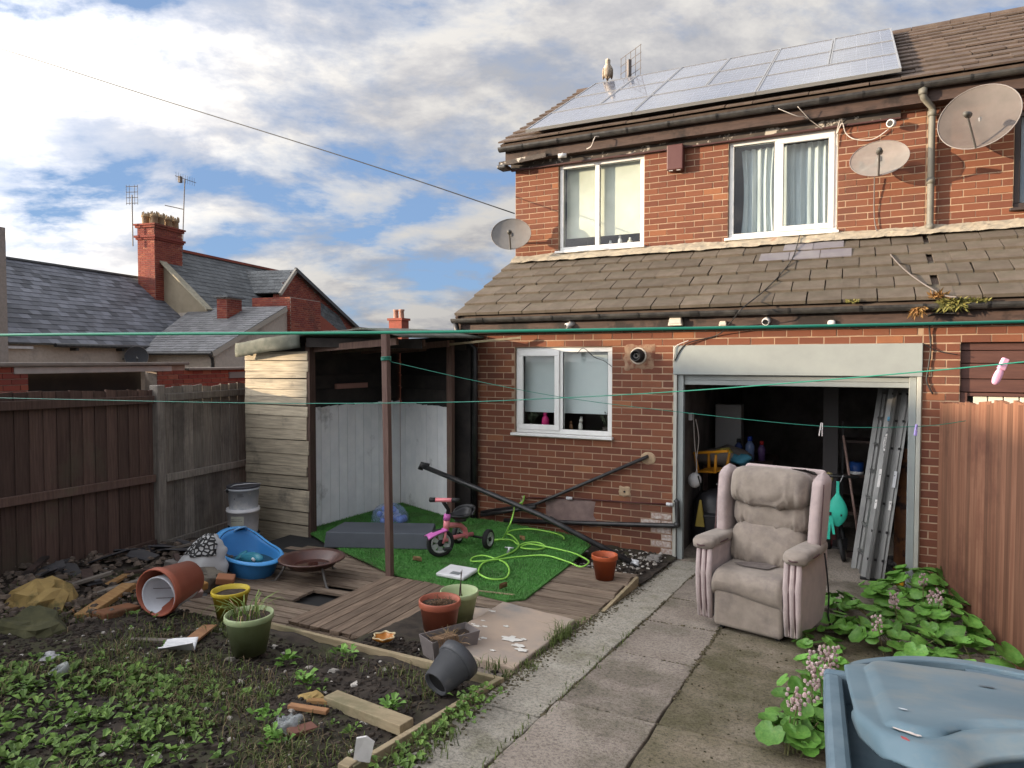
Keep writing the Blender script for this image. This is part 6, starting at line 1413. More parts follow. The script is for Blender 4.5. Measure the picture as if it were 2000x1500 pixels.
def heliotrope(x, y, n, rad_, hmax, label, size=.13, flowers=0, seed=0, z=None):
    r2 = random.Random(seed); z0 = zg(x, y) if z is None else z
    t = thing('leafy_plant', label, 'plant', (x, y, z0), group='round-leaved plants along the right of the yard')
    stm = MB()
    for k in range(n):
        a = r2.uniform(0, 6.28); q = rad_*r2.random()**.55; h = hmax*(.35+.65*r2.random())*(1-.35*q/rad_)
        p = Vector((q*math.cos(a), q*math.sin(a), h)); s = size*r2.uniform(.55, 1.2)
        o = bpy.data.objects.new('leaf', r2.choice(leaves)); C.objects.link(o); o.parent = t; o.location = p; o.scale = (s, s, s)
        out_ = math.atan2(p.y, p.x)+r2.uniform(-.8,.8)
        o.rotation_euler = (Matrix.Rotation(out_, 3, 'Z') @ Matrix.Rotation(r2.uniform(.05,.75), 3, 'Y') @ Matrix.Rotation(PI, 3, 'Z')).to_euler()
        if k % 2 == 0: stm.tube([(p.x*.25, p.y*.25, -.02), (p.x*.6, p.y*.6, h*.6), p], [.0045,.0035,.003], 5, False)
    o = stm.build('stems', mStem, t, local=True)
    for k in range(flowers):
        a = r2.uniform(0, 6.28); b = Vector((.5*rad_*math.cos(a), .5*rad_*math.sin(a), 0)); e = b+Vector((r2.uniform(-.05,.05), r2.uniform(-.05,.05), hmax*1.25)); mb = MB(); mb.tube([b, e], .0035, 5)
        fl = mb.build('flower_stalk', mStem, t, local=True); fm = MB()
        for j in range(16): fm.ell(e+Vector((r2.uniform(-.03,.03), r2.uniform(-.03,.03), r2.uniform(-.07,.03))), (.009,.009,.011), 6, 4)
        fm.build('flower_head', mFl, fl, local=True)
HP_ = [(.58,-.28,34,.24,.30,'tall dense clump of round leaves against the garage jamb and fence',.14,0),(.30,-.75,30,.24,.22,'leafy clump in front of the right garage jamb',.135,0),(.60,-1.05,36,.24,.27,'leafy clump close under the fence behind the flower heads',.14,1),(.24,-1.55,30,.22,.2,'round-leaved clump with pink flower heads in mid yard',.13,2),(.62,-1.75,34,.22,.26,'leafy clump at the fence nearest the bin',.14,2),(.30,-2.2,30,.24,.2,'broad low clump just beyond the bin handle',.13,1),(.72,-2.35,20,.2,.24,'leaves pressed to the fence beside the bin',.14,0),
      (-.05,-1.2,16,.17,.14,'small dark clump right behind the armchair',.12,0),(-.10,-1.85,14,.15,.13,'small clump by the right side of the armchair',.11,0),(-.17,-2.42,13,.13,.12,'low clump at the right front corner of the armchair',.125,0),(.04,-2.0,14,.15,.13,'low clump between the armchair and the flower heads',.12,0),(-.13,-2.92,12,.11,.13,'little clump alone on the concrete between chair and bin',.11,0),(-.17,-3.55,26,.14,.27,'flowering clump on the concrete left of the bin',.12,4),(-.20,-4.0,26,.15,.22,'clump at the bottom edge left of the bin',.125,3),(-.08,-3.8,16,.12,.24,'clump squeezed against the left side of the bin',.11,1)]
for i, (x, y, n, r_, h, lab, sz, fl) in enumerate(HP_): heliotrope(x, y, n, r_, h, lab, sz, fl, 40+i)

# ---------------- houses across the lane on the left ----------------
D1 = Vector((-.1903, .9817, 0)); N1 = Vector((.9817, .1903, 0))
def q3(s, w, z): return D1*s - N1*w + Vector((0,0,z))
def slates(name, a, b, c, d, m, par, ex=.21, w=.30, th=.012, rr=None, poly=None):
    """rows of slates on the quad a-b (eave) d-c (top): real overlapping pieces"""
    rr = rr or random.Random(9); a, b, c, d = map(Vector, (a, b, c, d)); L = ((d-a).length+(c-b).length)/2; n = max(2, int(L/ex)); nrm = (b-a).cross(d-a).normalized()
    if nrm.z < 0: nrm = -nrm
    mb = MB()
    for i in range(n):
        v0, v1 = i/n, min(1, (i+1.25)/n); l0, r0, l1, r1 = a.lerp(d, v0), b.lerp(c, v0), a.lerp(d, v1), b.lerp(c, v1)
        W_ = (r0-l0).length; k = max(1, round(W_/w)); off = .5 if i % 2 else 0
        for j in range(k+1):
            u0, u1 = max(0, (j-off)/k), min(1, (j+1-off)/k)
            if u1-u0 < .01: continue
            g = .004/max(W_, .1); lift = nrm*(th+rr.uniform(.0,.008)); low = nrm*.002
            p = [l0.lerp(r0, u0+g)+lift, l0.lerp(r0, u1-g)+lift, l1.lerp(r1, u1-g)+low, l1.lerp(r1, u0+g)+low]
            mb.add(p+[p[0]-nrm*th, p[1]-nrm*th], [(0,1,2,3),(4,5,1,0)])
    o = mb.build(name, m, par); o['kind'] = 'stuff'; return o
def bricks_on(o, ux, W_, H, nrm, par, m, poly=None, ind=False, depth=.012, name='brick'):
    """bricks over a rectangle from corner o along ux and up; ind: each one an object"""
    o = Vector(o); ux = Vector(ux).normalized(); nrm = Vector(nrm).normalized(); mb = MB(); i = 0; z = 0
    while z < H-.03:
        x = -(.1125 if i % 2 else 0)
        while x < W_-.03:
            l, r = max(0, x)+.005, min(W_, x+.225)-.005
            if r-l > .03 and (poly is None or inside((l+r)/2, z+.037, poly)):
                p0, p1 = o+ux*l+Vector((0,0,z+.005)), o+ux*r+Vector((0,0,z+.005)); up = Vector((0,0,.065)); f = nrm*depth
                t = mb if not ind else MB()
                t.add([p0+f, p1+f, p1+up+f, p0+up+f, p0, p1, p1+up, p0+up], [(0,1,2,3),(4,5,1,0),(5,6,2,1),(6,7,3,2),(7,4,0,3)])
                if ind: t.build(name, m, par)
            x += .225
        z += .075; i += 1
    if not ind: o_ = mb.build('brick_courses', m, par); o_['kind'] = 'stuff'
mLaneM = M('lane_mortar', (.40,.34,.28), (.32,.26,.22), 8, .95)
def qbox(mb, s0, s1, w0, w1, z0, z1): return mb.hexa([q3(s0,w0,z0), q3(s1,w0,z0), q3(s1,w1,z0), q3(s0,w1,z0), q3(s0,w0,z1), q3(s1,w0,z1), q3(s1,w1,z1), q3(s0,w1,z1)])
# brick yard wall with a garage opening
yw = thing('yard_wall', 'red brick yard wall across the lane with a concrete lintel over a dark opening', 'wall', tuple(q3(2, 9.6, 0)))
mb = MB(); qbox(mb, -4, -.43, 9.6, 9.82, 0, 2.06); qbox(mb, 1.71, 5.6, 9.6, 9.82, 0, 1.97); qbox(mb, 1.71, 2.32, 9.6, 9.82, 1.97, 2.08); qbox(mb, -.43, 1.71, 9.62, 9.82, 1.98, 2.06); mb.build('wall', mLaneM, yw)
bricks_on(q3(-2.0, 9.6, 1.38), D1, 1.57, .66, N1, yw, mBrickFar, ind=True); bricks_on(q3(1.71, 9.6, 1.38), D1, 2.6, .58, N1, yw, mBrickFar, ind=True)
mb = MB(); qbox(mb, -.62, 2.01, 9.575, 9.7, 1.965, 2.055); mb.build('lintel', M('painted_lintel', (.48,.47,.44), (.38,.37,.35), 4, .8, col3=(.12,.11,.1), s3=3, lo3=.6, hi3=.7), yw, bevel=.01)
mb = MB(); qbox(mb, -4, 2.34, 9.52, 9.88, 2.065, 2.11); mb.build('coping', M('coping_stone', (.2,.18,.16), (.26,.24,.21), 5, .9), yw, bevel=.01)
mb = MB(); qbox(mb, 2.34, 5.6, 9.53, 9.88, 1.972, 2.015); mb.build('coping', M('coping_stone', (0,0,0)), yw, bevel=.01)
mb = MB(); qbox(mb, 3.4, 5.2, 9.57, 9.6, 1.82, 1.93); mb.build('lintel', M('grey_lintel', (.22,.21,.2), None, rough=.9), yw)
mb = MB(); qbox(mb, -.43, 1.71, 9.9, 10.0, 0, 1.97); mb.build('dark_door', mDark, yw)
# house with the long slate roof
ha = thing('slate_house', 'pale rendered house with a long patched slate roof at the far left', 'house', tuple(q3(9, 20, 0)))
mb = MB(); qbox(mb, 3.0, 14.0, 18.62, 24.6, 0, 2.66); mb.build('wall', mRender, ha)
mb = MB(); mb.prism([q3(14.0,18.62,2.6), q3(14.0,24.6,2.6), q3(14.0,21.62,5.2)], D1*.02); mb.prism([q3(6.35,18.62,2.6), q3(6.35,24.6,2.6), q3(6.35,21.62,5.2)], D1*.02); mb.build('gable_wall', mRender, ha)
def roofq(a, b, c, d, par, m=mSlateDark): 
    n = (Vector(b)-Vector(a)).cross(Vector(d)-Vector(a)).normalized(); n = n if n.z > 0 else -n
    return MB().prism([a, b, c, d], -n*.05).build('roof', m, par)
e0, e1, r1, r0 = q3(6.35,18.4,2.6), q3(14.2,18.4,2.6), q3(14.2,21.62,5.22), q3(6.35,21.62,5.22)
roofq(e0, e1, r1, r0, ha); slates('slates', e0, e1, r1, r0, mSlate, ha)
roofq(q3(6.35,24.8,2.6), q3(14.2,24.8,2.6), q3(14.2,21.62,5.22), q3(6.35,21.62,5.22), ha)
MB().beam(q3(6.3,21.62,5.24), q3(14.2,21.62,5.24), .16, .06).build('ridge', mSlateDark, ha)
MB().tube([q3(7.6,18.33,2.56), q3(14.2,18.33,2.56)], .06, 8).build('gutter', mGutter, ha)
for s in (8.3, 9.9, 11.5, 13.0): mb = MB(); qbox(mb, s, s+.08, 18.38, 18.62, 2.42, 2.54); mb.build('rafter_end', mGutter, ha)
mb = MB(); qbox(mb, 5.5, 6.33, 18.4, 24.8, 0, 5.5); mb.build('end_stack', M('rough_render', (.33,.29,.26), (.27,.24,.21), 14, .95, .6, 50), ha)
MB().lathe([(.30,0),(.30,.12),(.26,.3),(.18,.34),(0,.34)], 14, Matrix.Translation(q3(5.95, 18.8, 5.5))).build('chimney_pot', M('grey_pot', (.17,.16,.15), None, rough=.9), ha, True)
mb = MB(); qbox(mb, 6.3, 7.1, 18.5, 18.63, 2.45, 2.52); mb.build('white_sill', mWhitePl, ha)
dish(tuple(q3(10.15, 18.1, 2.26)), .33, .33, (.75,-.6,.25), plain('dark_dish', (.03,.032,.036)), 'dark round dish on the rendered wall of the slate-roofed house', tuple(q3(10.2,18.62,2.2)))
# taller house behind with red chimney stack and brick gable
hb2 = thing('tall_house', 'taller slate-roofed house with a red brick stack and a brick gable wing', 'house', tuple(q3(18, 20, 0)))
mb = MB(); qbox(mb, 14.02, 27.5, 18.64, 23.4, 0, 3.9); mb.build('wall', mRender, hb2)
mb = MB(); mb.prism([q3(14.02,18.62,3.9), q3(14.02,21.7,3.9), q3(14.02,21.35,6.42)], D1*.25); mb.build('gable_wall', M('sandy_render', (.34,.29,.21), (.28,.24,.17), 3, .95, .3, 40), hb2)
MB().beam(q3(14.0,18.55,3.98), q3(14.0,21.35,6.5), .34, .05, (0,0,1)).build('verge', M('verge_mortar', (.42,.38,.28), (.3,.27,.2), 8, .95), hb2)
e0, e1, r1, r0 = q3(14.25,18.45,3.85), q3(22.6,18.45,3.85), q3(22.6,21.35,6.46), q3(14.25,21.35,6.46)
roofq(e0, e1, r1, r0, hb2); slates('slates', e0, e1, r1, r0, mSlateDark, hb2, ex=.23, w=.33)
roofq(q3(14.0,21.8,3.85), q3(22.6,21.8,3.85), q3(22.6,21.35,6.46), q3(14.0,21.35,6.46), hb2)
MB().beam(q3(14.9,21.35,6.50), q3(22.6,21.35,6.50), .2, .1).build('ridge', mBrickFar, hb2)
# brick gable wing
mb = MB(); prof = [(18.38,2.4),(18.38,5.12),(19.35,6.06),(20.76,5.45),(22.6,4.7),(24.85,3.85),(24.85,2.4)]
mb.prism([q3(s, 18.6, z) for s, z in prof], -N1*.3); mb.build('gable_wing', mLaneM, hb2)
bricks_on(q3(18.38, 18.6, 2.4), D1, 6.5, 3.7, N1, hb2, mBrickFar, [(s-18.38, z-2.4) for s, z in prof])
bricks_on(q3(18.37, 18.9, 4.5), N1, .3, .6, -D1, hb2, mBrickFar)
e0, e1, r1, r0 = q3(18.22,18.4,5.0), q3(18.22,20.4,5.0), q3(19.35,21.0,6.1), q3(19.35,18.4,6.1)
roofq(e0, e1, r1, r0, hb2); slates('slates', e0, e1, r1, r0, mSlateDark, hb2)
roofq(q3(24.95,18.4,3.8), q3(24.95,21,3.8), q3(19.35,21.0,6.1), q3(19.35,18.4,6.1), hb2)
MB().beam(q3(19.3,18.42,6.12), q3(24.95,18.42,3.82), .10, .16).build('barge_board', mGutter, hb2); MB().beam(q3(19.4,18.42,6.12), q3(18.15,18.42,4.92), .10, .14).build('barge_board', M('pale_barge', (.4,.36,.3), None), hb2)
mb = MB(); qbox(mb, 21.6, 24.7, 18.52, 18.6, 3.0, 4.6); 
slates('hung_slates', q3(21.5,18.56,3.2), q3(24.6,18.56,3.2), q3(23.3,18.57,4.35), q3(21.5,18.57,4.9), mSlateDark, hb2)
mb = MB(); qbox(mb, 24.6, 25.3, 18.1, 18.6, 3.55, 3.85); mb.build('kneeler', mLaneM, hb2)
# red stack at the shared gable
stk = MB(); qbox(stk, 13.62, 15.0, 20.55, 21.3, 3.8, 7.1); sk_ = stk.build('stack', mLaneM, hb2)
bricks_on(q3(13.62,20.55,4.1), D1, 1.38, 3.0, N1, sk_, mBrickFar); bricks_on(q3(13.62,21.3,4.1), N1, .75, 3.0, -D1, sk_, mBrickFar)
mb = MB()
for z0, z1, e in ((6.55,6.62,.05),(6.62,6.70,.09),(6.98,7.06,.06),(7.06,7.12,.10)): qbox(mb, 13.62-e, 15.0+e, 20.55-e, 21.3+e, z0, z1)
mb.build('corbel', mBrickFar, sk_)
mPotY = M('buff_chimney_pot', (.36,.26,.15), (.27,.2,.13), 5, .9)
for s in (13.8, 14.12, 14.5, 14.85):
    for w in (20.72, 21.1):
        pt = MB().lathe([(.13,0),(.12,.28),(.15,.3),(.15,.36),(.10,.36),(.10,.1)], 10, Matrix.Translation(q3(s, w, 7.1))).build('chimney_pot', mPotY, hb2, True)
        mb = MB()
        for k in range(5): a = 2*PI*k/5; c = q3(s, w, 7.44)+Vector((.12*math.cos(a), .12*math.sin(a), 0)); mb.prism([c+Vector((-.05*math.sin(a), .05*math.cos(a),0)), c-Vector((-.05*math.sin(a), .05*math.cos(a),0)), c+Vector((0,0,.15))], (.02,.02,0))
        mb.build('pot_crown', mPotY, pt)
aerial('small aerial on a pole left of the red chimney stack', tuple(q3(13.45, 21.35, 6.3)), 1.85, 'block', rad(20))
a_ = aerial('tall leaning pole with a tv aerial right of the red chimney stack', tuple(q3(15.4, 20.9, 6.3)), 2.85, 'yagi', rad(100), lean=(-.05,-.22))
MB().tube([(-.02,-.12,1.7),(-.25,.55,1.85)], .018, 6).build('side_arm', mGC, a_, local=True)
# lean-to wing in front
hc = thing('rear_extension', 'lower rendered wing with a light slate roof in front of the tall house', 'house', tuple(q3(12, 17, 0)))
mb = MB(); qbox(mb, 10.75, 14.6, 15.75, 18.6, 0, 2.40); mb.prism([q3(10.75,15.75,2.4), q3(14.6,15.75,2.4), q3(14.6,15.75,4.0)], -N1*2.85); mb.build('wall', mRender, hc)
e0, e1, r1, r0 = q3(10.5,18.45,2.42), q3(10.5,15.62,2.42), q3(14.4,15.62,4.08), q3(14.4,19.6,4.08)
roofq(e0, e1, r1, r0, hc); slates('slates', e0, e1, r1, r0, M('light_slate', (.15,.15,.155), (.2,.2,.2), 8, .6, .3, 40, rand=.4, island=True), hc, ex=.2)
MB().tube([q3(10.42,18.5,2.36), q3(10.42,15.6,2.36)], .055, 8).build('gutter', mGutter, hc); MB().beam(q3(10.5,15.64,2.33), q3(14.4,15.64,3.98), .05, .16).build('verge', M('pale_barge', (0,0,0)), hc)
MB().tube([q3(10.42,15.7,2.36), q3(10.6,15.73,2.2), q3(10.7,15.8,2.05), q3(10.7,15.8,0)], .05, 8).build('downpipe', mGutter, hc, True)
mb = MB(); qbox(mb, 13.2, 14.0, 17.2, 17.6, 3.3, 4.32); cw = mb.build('chimney', mLaneM, hc); bricks_on(q3(13.2,17.2,3.6), D1, .8, .7, N1, cw, mBrickFar); bricks_on(q3(13.2,17.6,3.6), N1, .4, .7, -D1, cw, mBrickFar)
mb = MB(); qbox(mb, 13.1, 14.1, 17.1, 17.7, 4.32, 4.38); mb.build('cap', mSlateDark, cw)
mb = MB(); qbox(mb, 14.6, 16.6, 15.6, 17.2, 0, 4.42); rs = mb.build('brick_stack', mLaneM, hc); bricks_on(q3(14.6,15.6,2.0), D1, 2.0, 2.42, N1, rs, mBrickFar); bricks_on(q3(14.6,17.2,2.4), N1, 1.6, 2.02, -D1, rs, mBrickFar)
mb = MB(); qbox(mb, 16.6, 18.4, 15.6, 17.2, 0, 3.2); mb.prism([q3(16.6,15.6,3.2), q3(18.4,15.6,3.2), q3(16.6,15.6,3.9)], -N1*1.6); mb.build('brick_stack', mBrickFar, hc)
# distant chimney and a fence of dark roofs on the horizon
t = thing('chimney', 'distant brick chimney with two pots behind the shelter roof', 'chimney', (-26.610, 29.817, 4.301))
mb = MB(); mb.box(-.5,.5,-.4,.4,-1,.55); mb.box(-.58,.58,-.48,.48,.45,.6); mb.build('stack', mBrickFar, t, local=True)
for x in (-.22,.22): MB().lathe([(.17,.6),(.15,1.05),(.19,1.08),(.19,1.18),(.1,1.18)], 10, Matrix.Translation((x,0,0))).build('chimney_pot', M('red_pot', (.35,.2,.15), None, rough=.9), t, True, local=True)
t = thing('terraced_house', 'row of low roofs on the skyline beyond the shelter', 'house', (-30, 45, 0))
mb = MB(); mb.box(-60,-6,44,52,-.3,1.6); mb.build('wall', M('far_wall', (.3,.26,.23), None, rough=.95), t); MB().prism([(-60,43.5,1.5),(-60,52.5,1.5),(-60,48,3.1)], (54,0,0)).build('roof', mSlateDark, t)
t = thing('terraced_house', 'long row of houses far beyond the lane on the left', 'house', (-70, 10, 0))
mb = MB(); mb.box(-76,-68,-40,60,-.3,3.2); mb.build('wall', M('far_wall', (0,0,0)), t); MB().prism([(-77,-40,3.0),(-67.5,-40,3.0),(-72,-40,5.6)], (0,100,0)).build('roof', mSlateDark, t)

# ---------------- ground cover ----------------
rr = random.Random(31)
def fan(mb, c, n, l, w, rr, up=.5):
    for i in range(n):
        a = rr.uniform(0, 6.28); e = rr.uniform(.15, up); ll = l*rr.uniform(.6, 1.15); ww = w*rr.uniform(.7, 1.2)
        d = Vector((math.cos(a)*math.cos(e), math.sin(a)*math.cos(e), math.sin(e))); s = Vector((-math.sin(a), math.cos(a), rr.uniform(-.3,.3)))*ww
        p = c + d*ll*.25; m = c + d*ll*.65; t = c + d*ll + Vector((0,0,-ll*.15))
        mb.add([p-s*.3, p+s*.3, m-s+Vector((0,0,.004)), m+s+Vector((0,0,.004)), t, m+Vector((0,0,-.004))], [(0,1,3,5),(0,5,2),(5,3,4),(2,5,4)])
def in_bed(x, y): return x < -1.86 and (y < -4.05 or x < -3.75)
# leafy ground weeds in the near left corner and patches
mb = MB(); n = 0
while n < 1250:
    x, y = rr.uniform(-5.0,-1.9), rr.uniform(-6.6,-4.1)
    if not in_bed(x, y): continue
    g = mnoise.fractal((x*1.3, y*1.3, 4), 1, 2, 3)
    dp = -.443*x+.896*(y+7.337); lt = .896*x+.443*(y+7.337); left = max(0, min(1, (3.95-dp)/.4)) * max(0, min(1, (-.40-lt/dp)/.12))
    k = left*1.3 + .05 + g*.55
    if dp > 3.9 or x > -2.5: k *= .3
    if rr.random() > k: continue
    fan(mb, Vector((x, y, hsoil(x, y)+.012)), rr.randint(3,6), rr.uniform(.03,.06)*(1+.25*left), .011*(1+.35*left), rr, .9); n += 1
tag(mb.build('weeds', M('weed_leaf', (.065,.135,.018), (.13,.21,.035), 9, .6, island=True, rand=.7), None), 'low green leafy weeds spreading over the near left soil', kind='stuff')
# grass and moss-coloured tufts
def blade(mb, b, h, rr, w=.0025, droop=.4):
    a = rr.uniform(0, 6.28); d = Vector((math.cos(a), math.sin(a), 0)); s = d.cross(Vector((0,0,1)))*w
    mb.add([b-s, b+s, b+d*h*.2+Vector((0,0,h*.65))+s*.7, b+d*h*.2+Vector((0,0,h*.65))-s*.7, b+d*h*(.3+droop)+Vector((0,0,h*(1-droop*.5)))], [(0,1,2,3),(3,2,4)])
mb = MB(); mb2 = MB(); n = 0
while n < 3300:
    x, y = rr.uniform(-5.6,-1.9), rr.uniform(-6.6,-4.0)
    if not in_bed(x, y): continue
    g = mnoise.fractal((x*1.7+9, y*1.7, 8), 1, 2, 3)
    k = .10 + g*1.3 + (.5 if -3.9 < x < -2.6 and -5.2 < y < -4.5 else 0)
    if rr.random() > k: continue
    for j in range(3):
        b = Vector((x+rr.uniform(-.03,.03), y+rr.uniform(-.03,.03), 0)); b.z = hsoil(b.x, b.y)-.004
        blade(mb if rr.random() < .62 else mb2, b, rr.uniform(.02,.075)*(1.5 if rr.random() < .08 else 1), rr)
    n += 1
tag(mb.build('grass', M('wild_grass', (.07,.10,.022), (.11,.14,.035), 12, .7, island=True, rand=.6), None), 'sparse wild grass and moss over the garden soil', kind='stuff')
tag(mb2.build('dry_grass', M('dead_grass', (.12,.085,.045), (.2,.15,.085), 12, .85, island=True, rand=.6), None), 'dry brown grass stalks scattered over the garden soil', kind='stuff')
# crumbs of soil and chips
mb = MB(); mb3 = MB()
def chunk(mb, c, r, rr):
    v = [Vector((rr.uniform(-1,1), rr.uniform(-1,1), rr.uniform(-.7,.7))).normalized()*r*rr.uniform(.6,1.15) for _ in range(2)]
    ax = [Vector((1,0,0)), Vector((0,1,0)), Vector((-1,0,0)), Vector((0,-1,0))]; a0 = rr.uniform(0, 1.5); rt = Matrix.Rotation(a0, 3, 'Z')
    ring = [c + rt @ (p*r*rr.uniform(.6,1.4)) + Vector((0,0,rr.uniform(-.3,.1)*r)) for p in ax]; hh = r*rr.uniform(.3,.75); k_ = rr.uniform(.45,.8); tops = [c+(p-c)*k_+Vector((rr.uniform(-.1,.1)*r, rr.uniform(-.1,.1)*r, hh*rr.uniform(.7,1.1))) for p in ring]
    mb.add(ring+tops, [(4,5,6,7),(0,1,5,4),(1,2,6,5),(2,3,7,6),(3,0,4,7)])
for i in range(16000):
    x, y = rr.uniform(-6.2,-1.8), rr.uniform(-6.6,-3.6)
    if not in_bed(x, y) and not (-2.85 < x < -1.75 and -3.95 < y < -2.7): continue
    z = hsoil(x, y) if in_bed(x, y) else zg(x, y)-.03
    chunk(mb if rr.random() < .97 else mb3, Vector((x, y, z)), rr.uniform(.006,.02)*(2 if rr.random() < .06 else 1), rr)
for i in range(700):
    x, y = rr.uniform(-2.55,-1.72), rr.uniform(-1.4,-.03); chunk(mb if rr.random() < .7 else mb3, Vector((x, y, zg(x, y)+.05)), rr.uniform(.008,.028), rr)
tag(mb.build('soil_clods', mClod, None), 'crumbled dark soil clods over the planting bed', kind='stuff'); tag(mb3.build('chippings', M('pale_chips', (.3,.27,.23), (.45,.42,.38), 12, .9, island=True, rand=.7), None), 'pale stone chips and wood flakes in the soil', kind='stuff')
# rubble banked along the fence
mb = MB()
for i in range(1700):
    x = rr.uniform(-6.1,-4.5); y = rr.uniform(-4.9,-2.6)
    if rr.random() > 1.1-abs(x+5.3)*.8: continue
    chunk(mb, Vector((x, y, hsoil(x, y)+rr.uniform(0,.05))), rr.uniform(.012,.04)*(1.6 if rr.random() < .1 else 1), rr)
tag(mb.build('rubble', M('rubble_mix', (.07,.055,.045), (.16,.12,.09), 9, .95, island=True, rand=1.0), None), 'dark rubble and broken bits heaped along the left fence', kind='stuff')
# leaf litter and moss in the joints of the path
mb = MB()
for i in range(700):
    s = rr.random(); x = (-1.72 if s < .75 else -1.35)+rr.gauss(0,.02); y = rr.uniform(-5.8,-2.6)
    blade(mb, Vector((x, y, zg(x, y))), rr.uniform(.015,.05), rr, .003)
for (x, y, n, h) in ((-1.70,-3.12,60,.14),(-1.72,-3.25,40,.10),(-1.82,-3.86,30,.08),(-1.95,-3.93,24,.07),(-1.66,-3.75,24,.06),(-1.62,-4.75,36,.06),(-1.60,-4.9,30,.05)):
    for i in range(n): blade(mb, Vector((x+rr.gauss(0,.03), y+rr.gauss(0,.04), zg(x, y)+.0)), h*rr.uniform(.5,1.1), rr, .003, .5)
tag(mb.build('path_grass', M('wild_grass', (0,0,0)), None), 'grass tufts growing along the edge of the path', kind='stuff')
mb = MB()
for i in range(90): fan(mb, Vector((rr.gauss(-1.66,.04), rr.uniform(-5.3,-4.25), zg(0,-4.7)+.01+rr.uniform(0,.03))), 4, .05, .013, rr, .9)
tag(mb.build('path_weeds', M('weed_leaf', (0,0,0)), None), 'leafy weeds along the outside of the bed edging', kind='stuff')
# single weeds in the bed
def weed(x, y, n, l, label):
    t = thing('weed', label, 'weed', (x, y, hsoil(x, y))); mb = MB(); r2 = random.Random(int(x*100))
    for i in range(n): fan(mb, Vector((r2.gauss(0,.02), r2.gauss(0,.02), .01+i*.006)), 3, l, l*.24, r2, 1.1)
    mb.build('foliage', M('bright_weed', (.10,.22,.03), (.15,.28,.05), 9, .6, island=True, rand=.5), t, local=True)
weed(-2.72,-4.10,8,.075,'bright yellow-green weed just inside the long edging board'); weed(-2.55,-4.62,9,.07,'bright green seedling in the middle of the dark bed'); weed(-2.02,-4.62,9,.07,'leafy seedling near the side edging board')
weed(-2.95,-4.35,7,.08,'tall grassy weed right of the sage green pot'); weed(-2.42,-5.0,10,.06,'weed clump near the bottom of the bed'); weed(-2.25,-5.15,10,.06,'weed clump beside the white scrap at the bottom edge')
# litter and loose bits
mWoodOr = M('raw_timber', (.33,.17,.08), (.24,.12,.06), 5, .85, .4, 30, stretch=(1,8,8), rand=.3); mWoodG = M('grey_offcut', (.14,.12,.10), (.2,.17,.14), 5, .9, .4, 30, stretch=(1,8,8), rand=.3)
def stick(label, a, b, w, h, m, name='timber_offcut', cat='timber'):
    o = MB().beam(a, b, w, h).build(name, m, None, bevel=min(w, h)*.15); return tag(o, label, cat)
mYR = M('yellow_rock', (.36,.25,.09), (.28,.19,.07), 8, .95, .8, 40, col3=(.12,.1,.04), s3=6, lo3=.55, hi3=.7)
lump('big yellowish rock at the foot of the left fence', 'rock', 'rock', (-5.179, -4.491, 0.400), (.24,.19,.15), mYR, 2, .7, .25)
lump('mossy dark stone in front of the yellowish rock', 'rock', 'rock', (-4.689, -4.800, 0.427), (.22,.13,.07), M('mossy_stone', (.05,.05,.025), (.09,.085,.04), 8, .95, .8, 40), 6, .7, .25)
lump('grey stone between the patterned sack and the tipped pot', 'rock', 'rock', (-5.327, -3.195, 0.284), (.15,.11,.08), M('grey_stone', (.15,.14,.13), (.22,.2,.18), 8, .95, .6, 40), 7, .6, .25)
lump('dark curved rubble stone in front of the sack', 'rock', 'rock', (-4.896, -3.309, 0.295), (.22,.10,.07), M('brown_stone', (.10,.085,.07), (.15,.13,.1), 8, .95, .6, 40), 9, .6, .25)
stick('splintered plank end sticking up left of the tipped pot', (-4.643, -4.502, 0.401), (-4.966, -3.941, 0.405), .11, .04, M('split_wood', (.34,.2,.08), (.25,.13,.05), 5, .9, .5, 30, stretch=(2,8,8)))
stick('thin split lath beside the splintered plank', (-4.809, -4.470, 0.398), (-5.417, -3.945, 0.262), .03, .02, mWoodOr)
stick('reddish rotten timber lying under the splintered plank', (-4.530, -4.469, 0.398), (-4.529, -4.205, 0.374), .14, .08, M('rotten_wood', (.2,.08,.035), (.13,.06,.03), 6, .9, .6, 30))
stick('grey plank lying between the yellowish rock and the splinters', (-5.776, -4.013, 0.236), (-5.493, -3.872, 0.257), .12, .07, mWoodG)
stick('long grey plank lying along the foot of the fence', (-5.912, -3.632, 0.262), (-5.646, -3.279, 0.227), .09, .035, mWoodG)
stick('dark plank lying behind the long grey plank at the fence', (-6.187, -3.434, 0.234), (-5.799, -3.020, 0.222), .10, .03, mDarkWood)
lump('dark scrap of plastic sheet heaped at the fence corner post', 'plastic_sheet', 'plastic sheet', (-5.911, -2.963, 0.251), (.24,.15,.10), M('dark_sheet', (.03,.026,.035), (.05,.045,.055), 6, .6), 4, .7, .4)
for i, (q, lab, m) in enumerate((((-4.644, -3.590, 0.320), 'ochre brick piece behind the yellow pot', M('ochre_brick', (.3,.16,.05), None, rough=.9)), ((-4.625, -3.333, 0.297), 'orange brick half at the front of the patterned sack', M('orange_brick', (.28,.12,.06), None, rough=.9)), ((-4.522, -3.749, 0.334), 'pale pinkish brick piece right of the tipped pot', M('pink_brick', (.36,.25,.22), None, rough=.9)))):
    t = MB().box(-.07, .07, -.05, .05, 0, .06).build('broken_brick', m, None, bevel=.01); t.location = q; t.rotation_euler = (.2*i, .15, .7*i); tag(t, lab, 'brick')
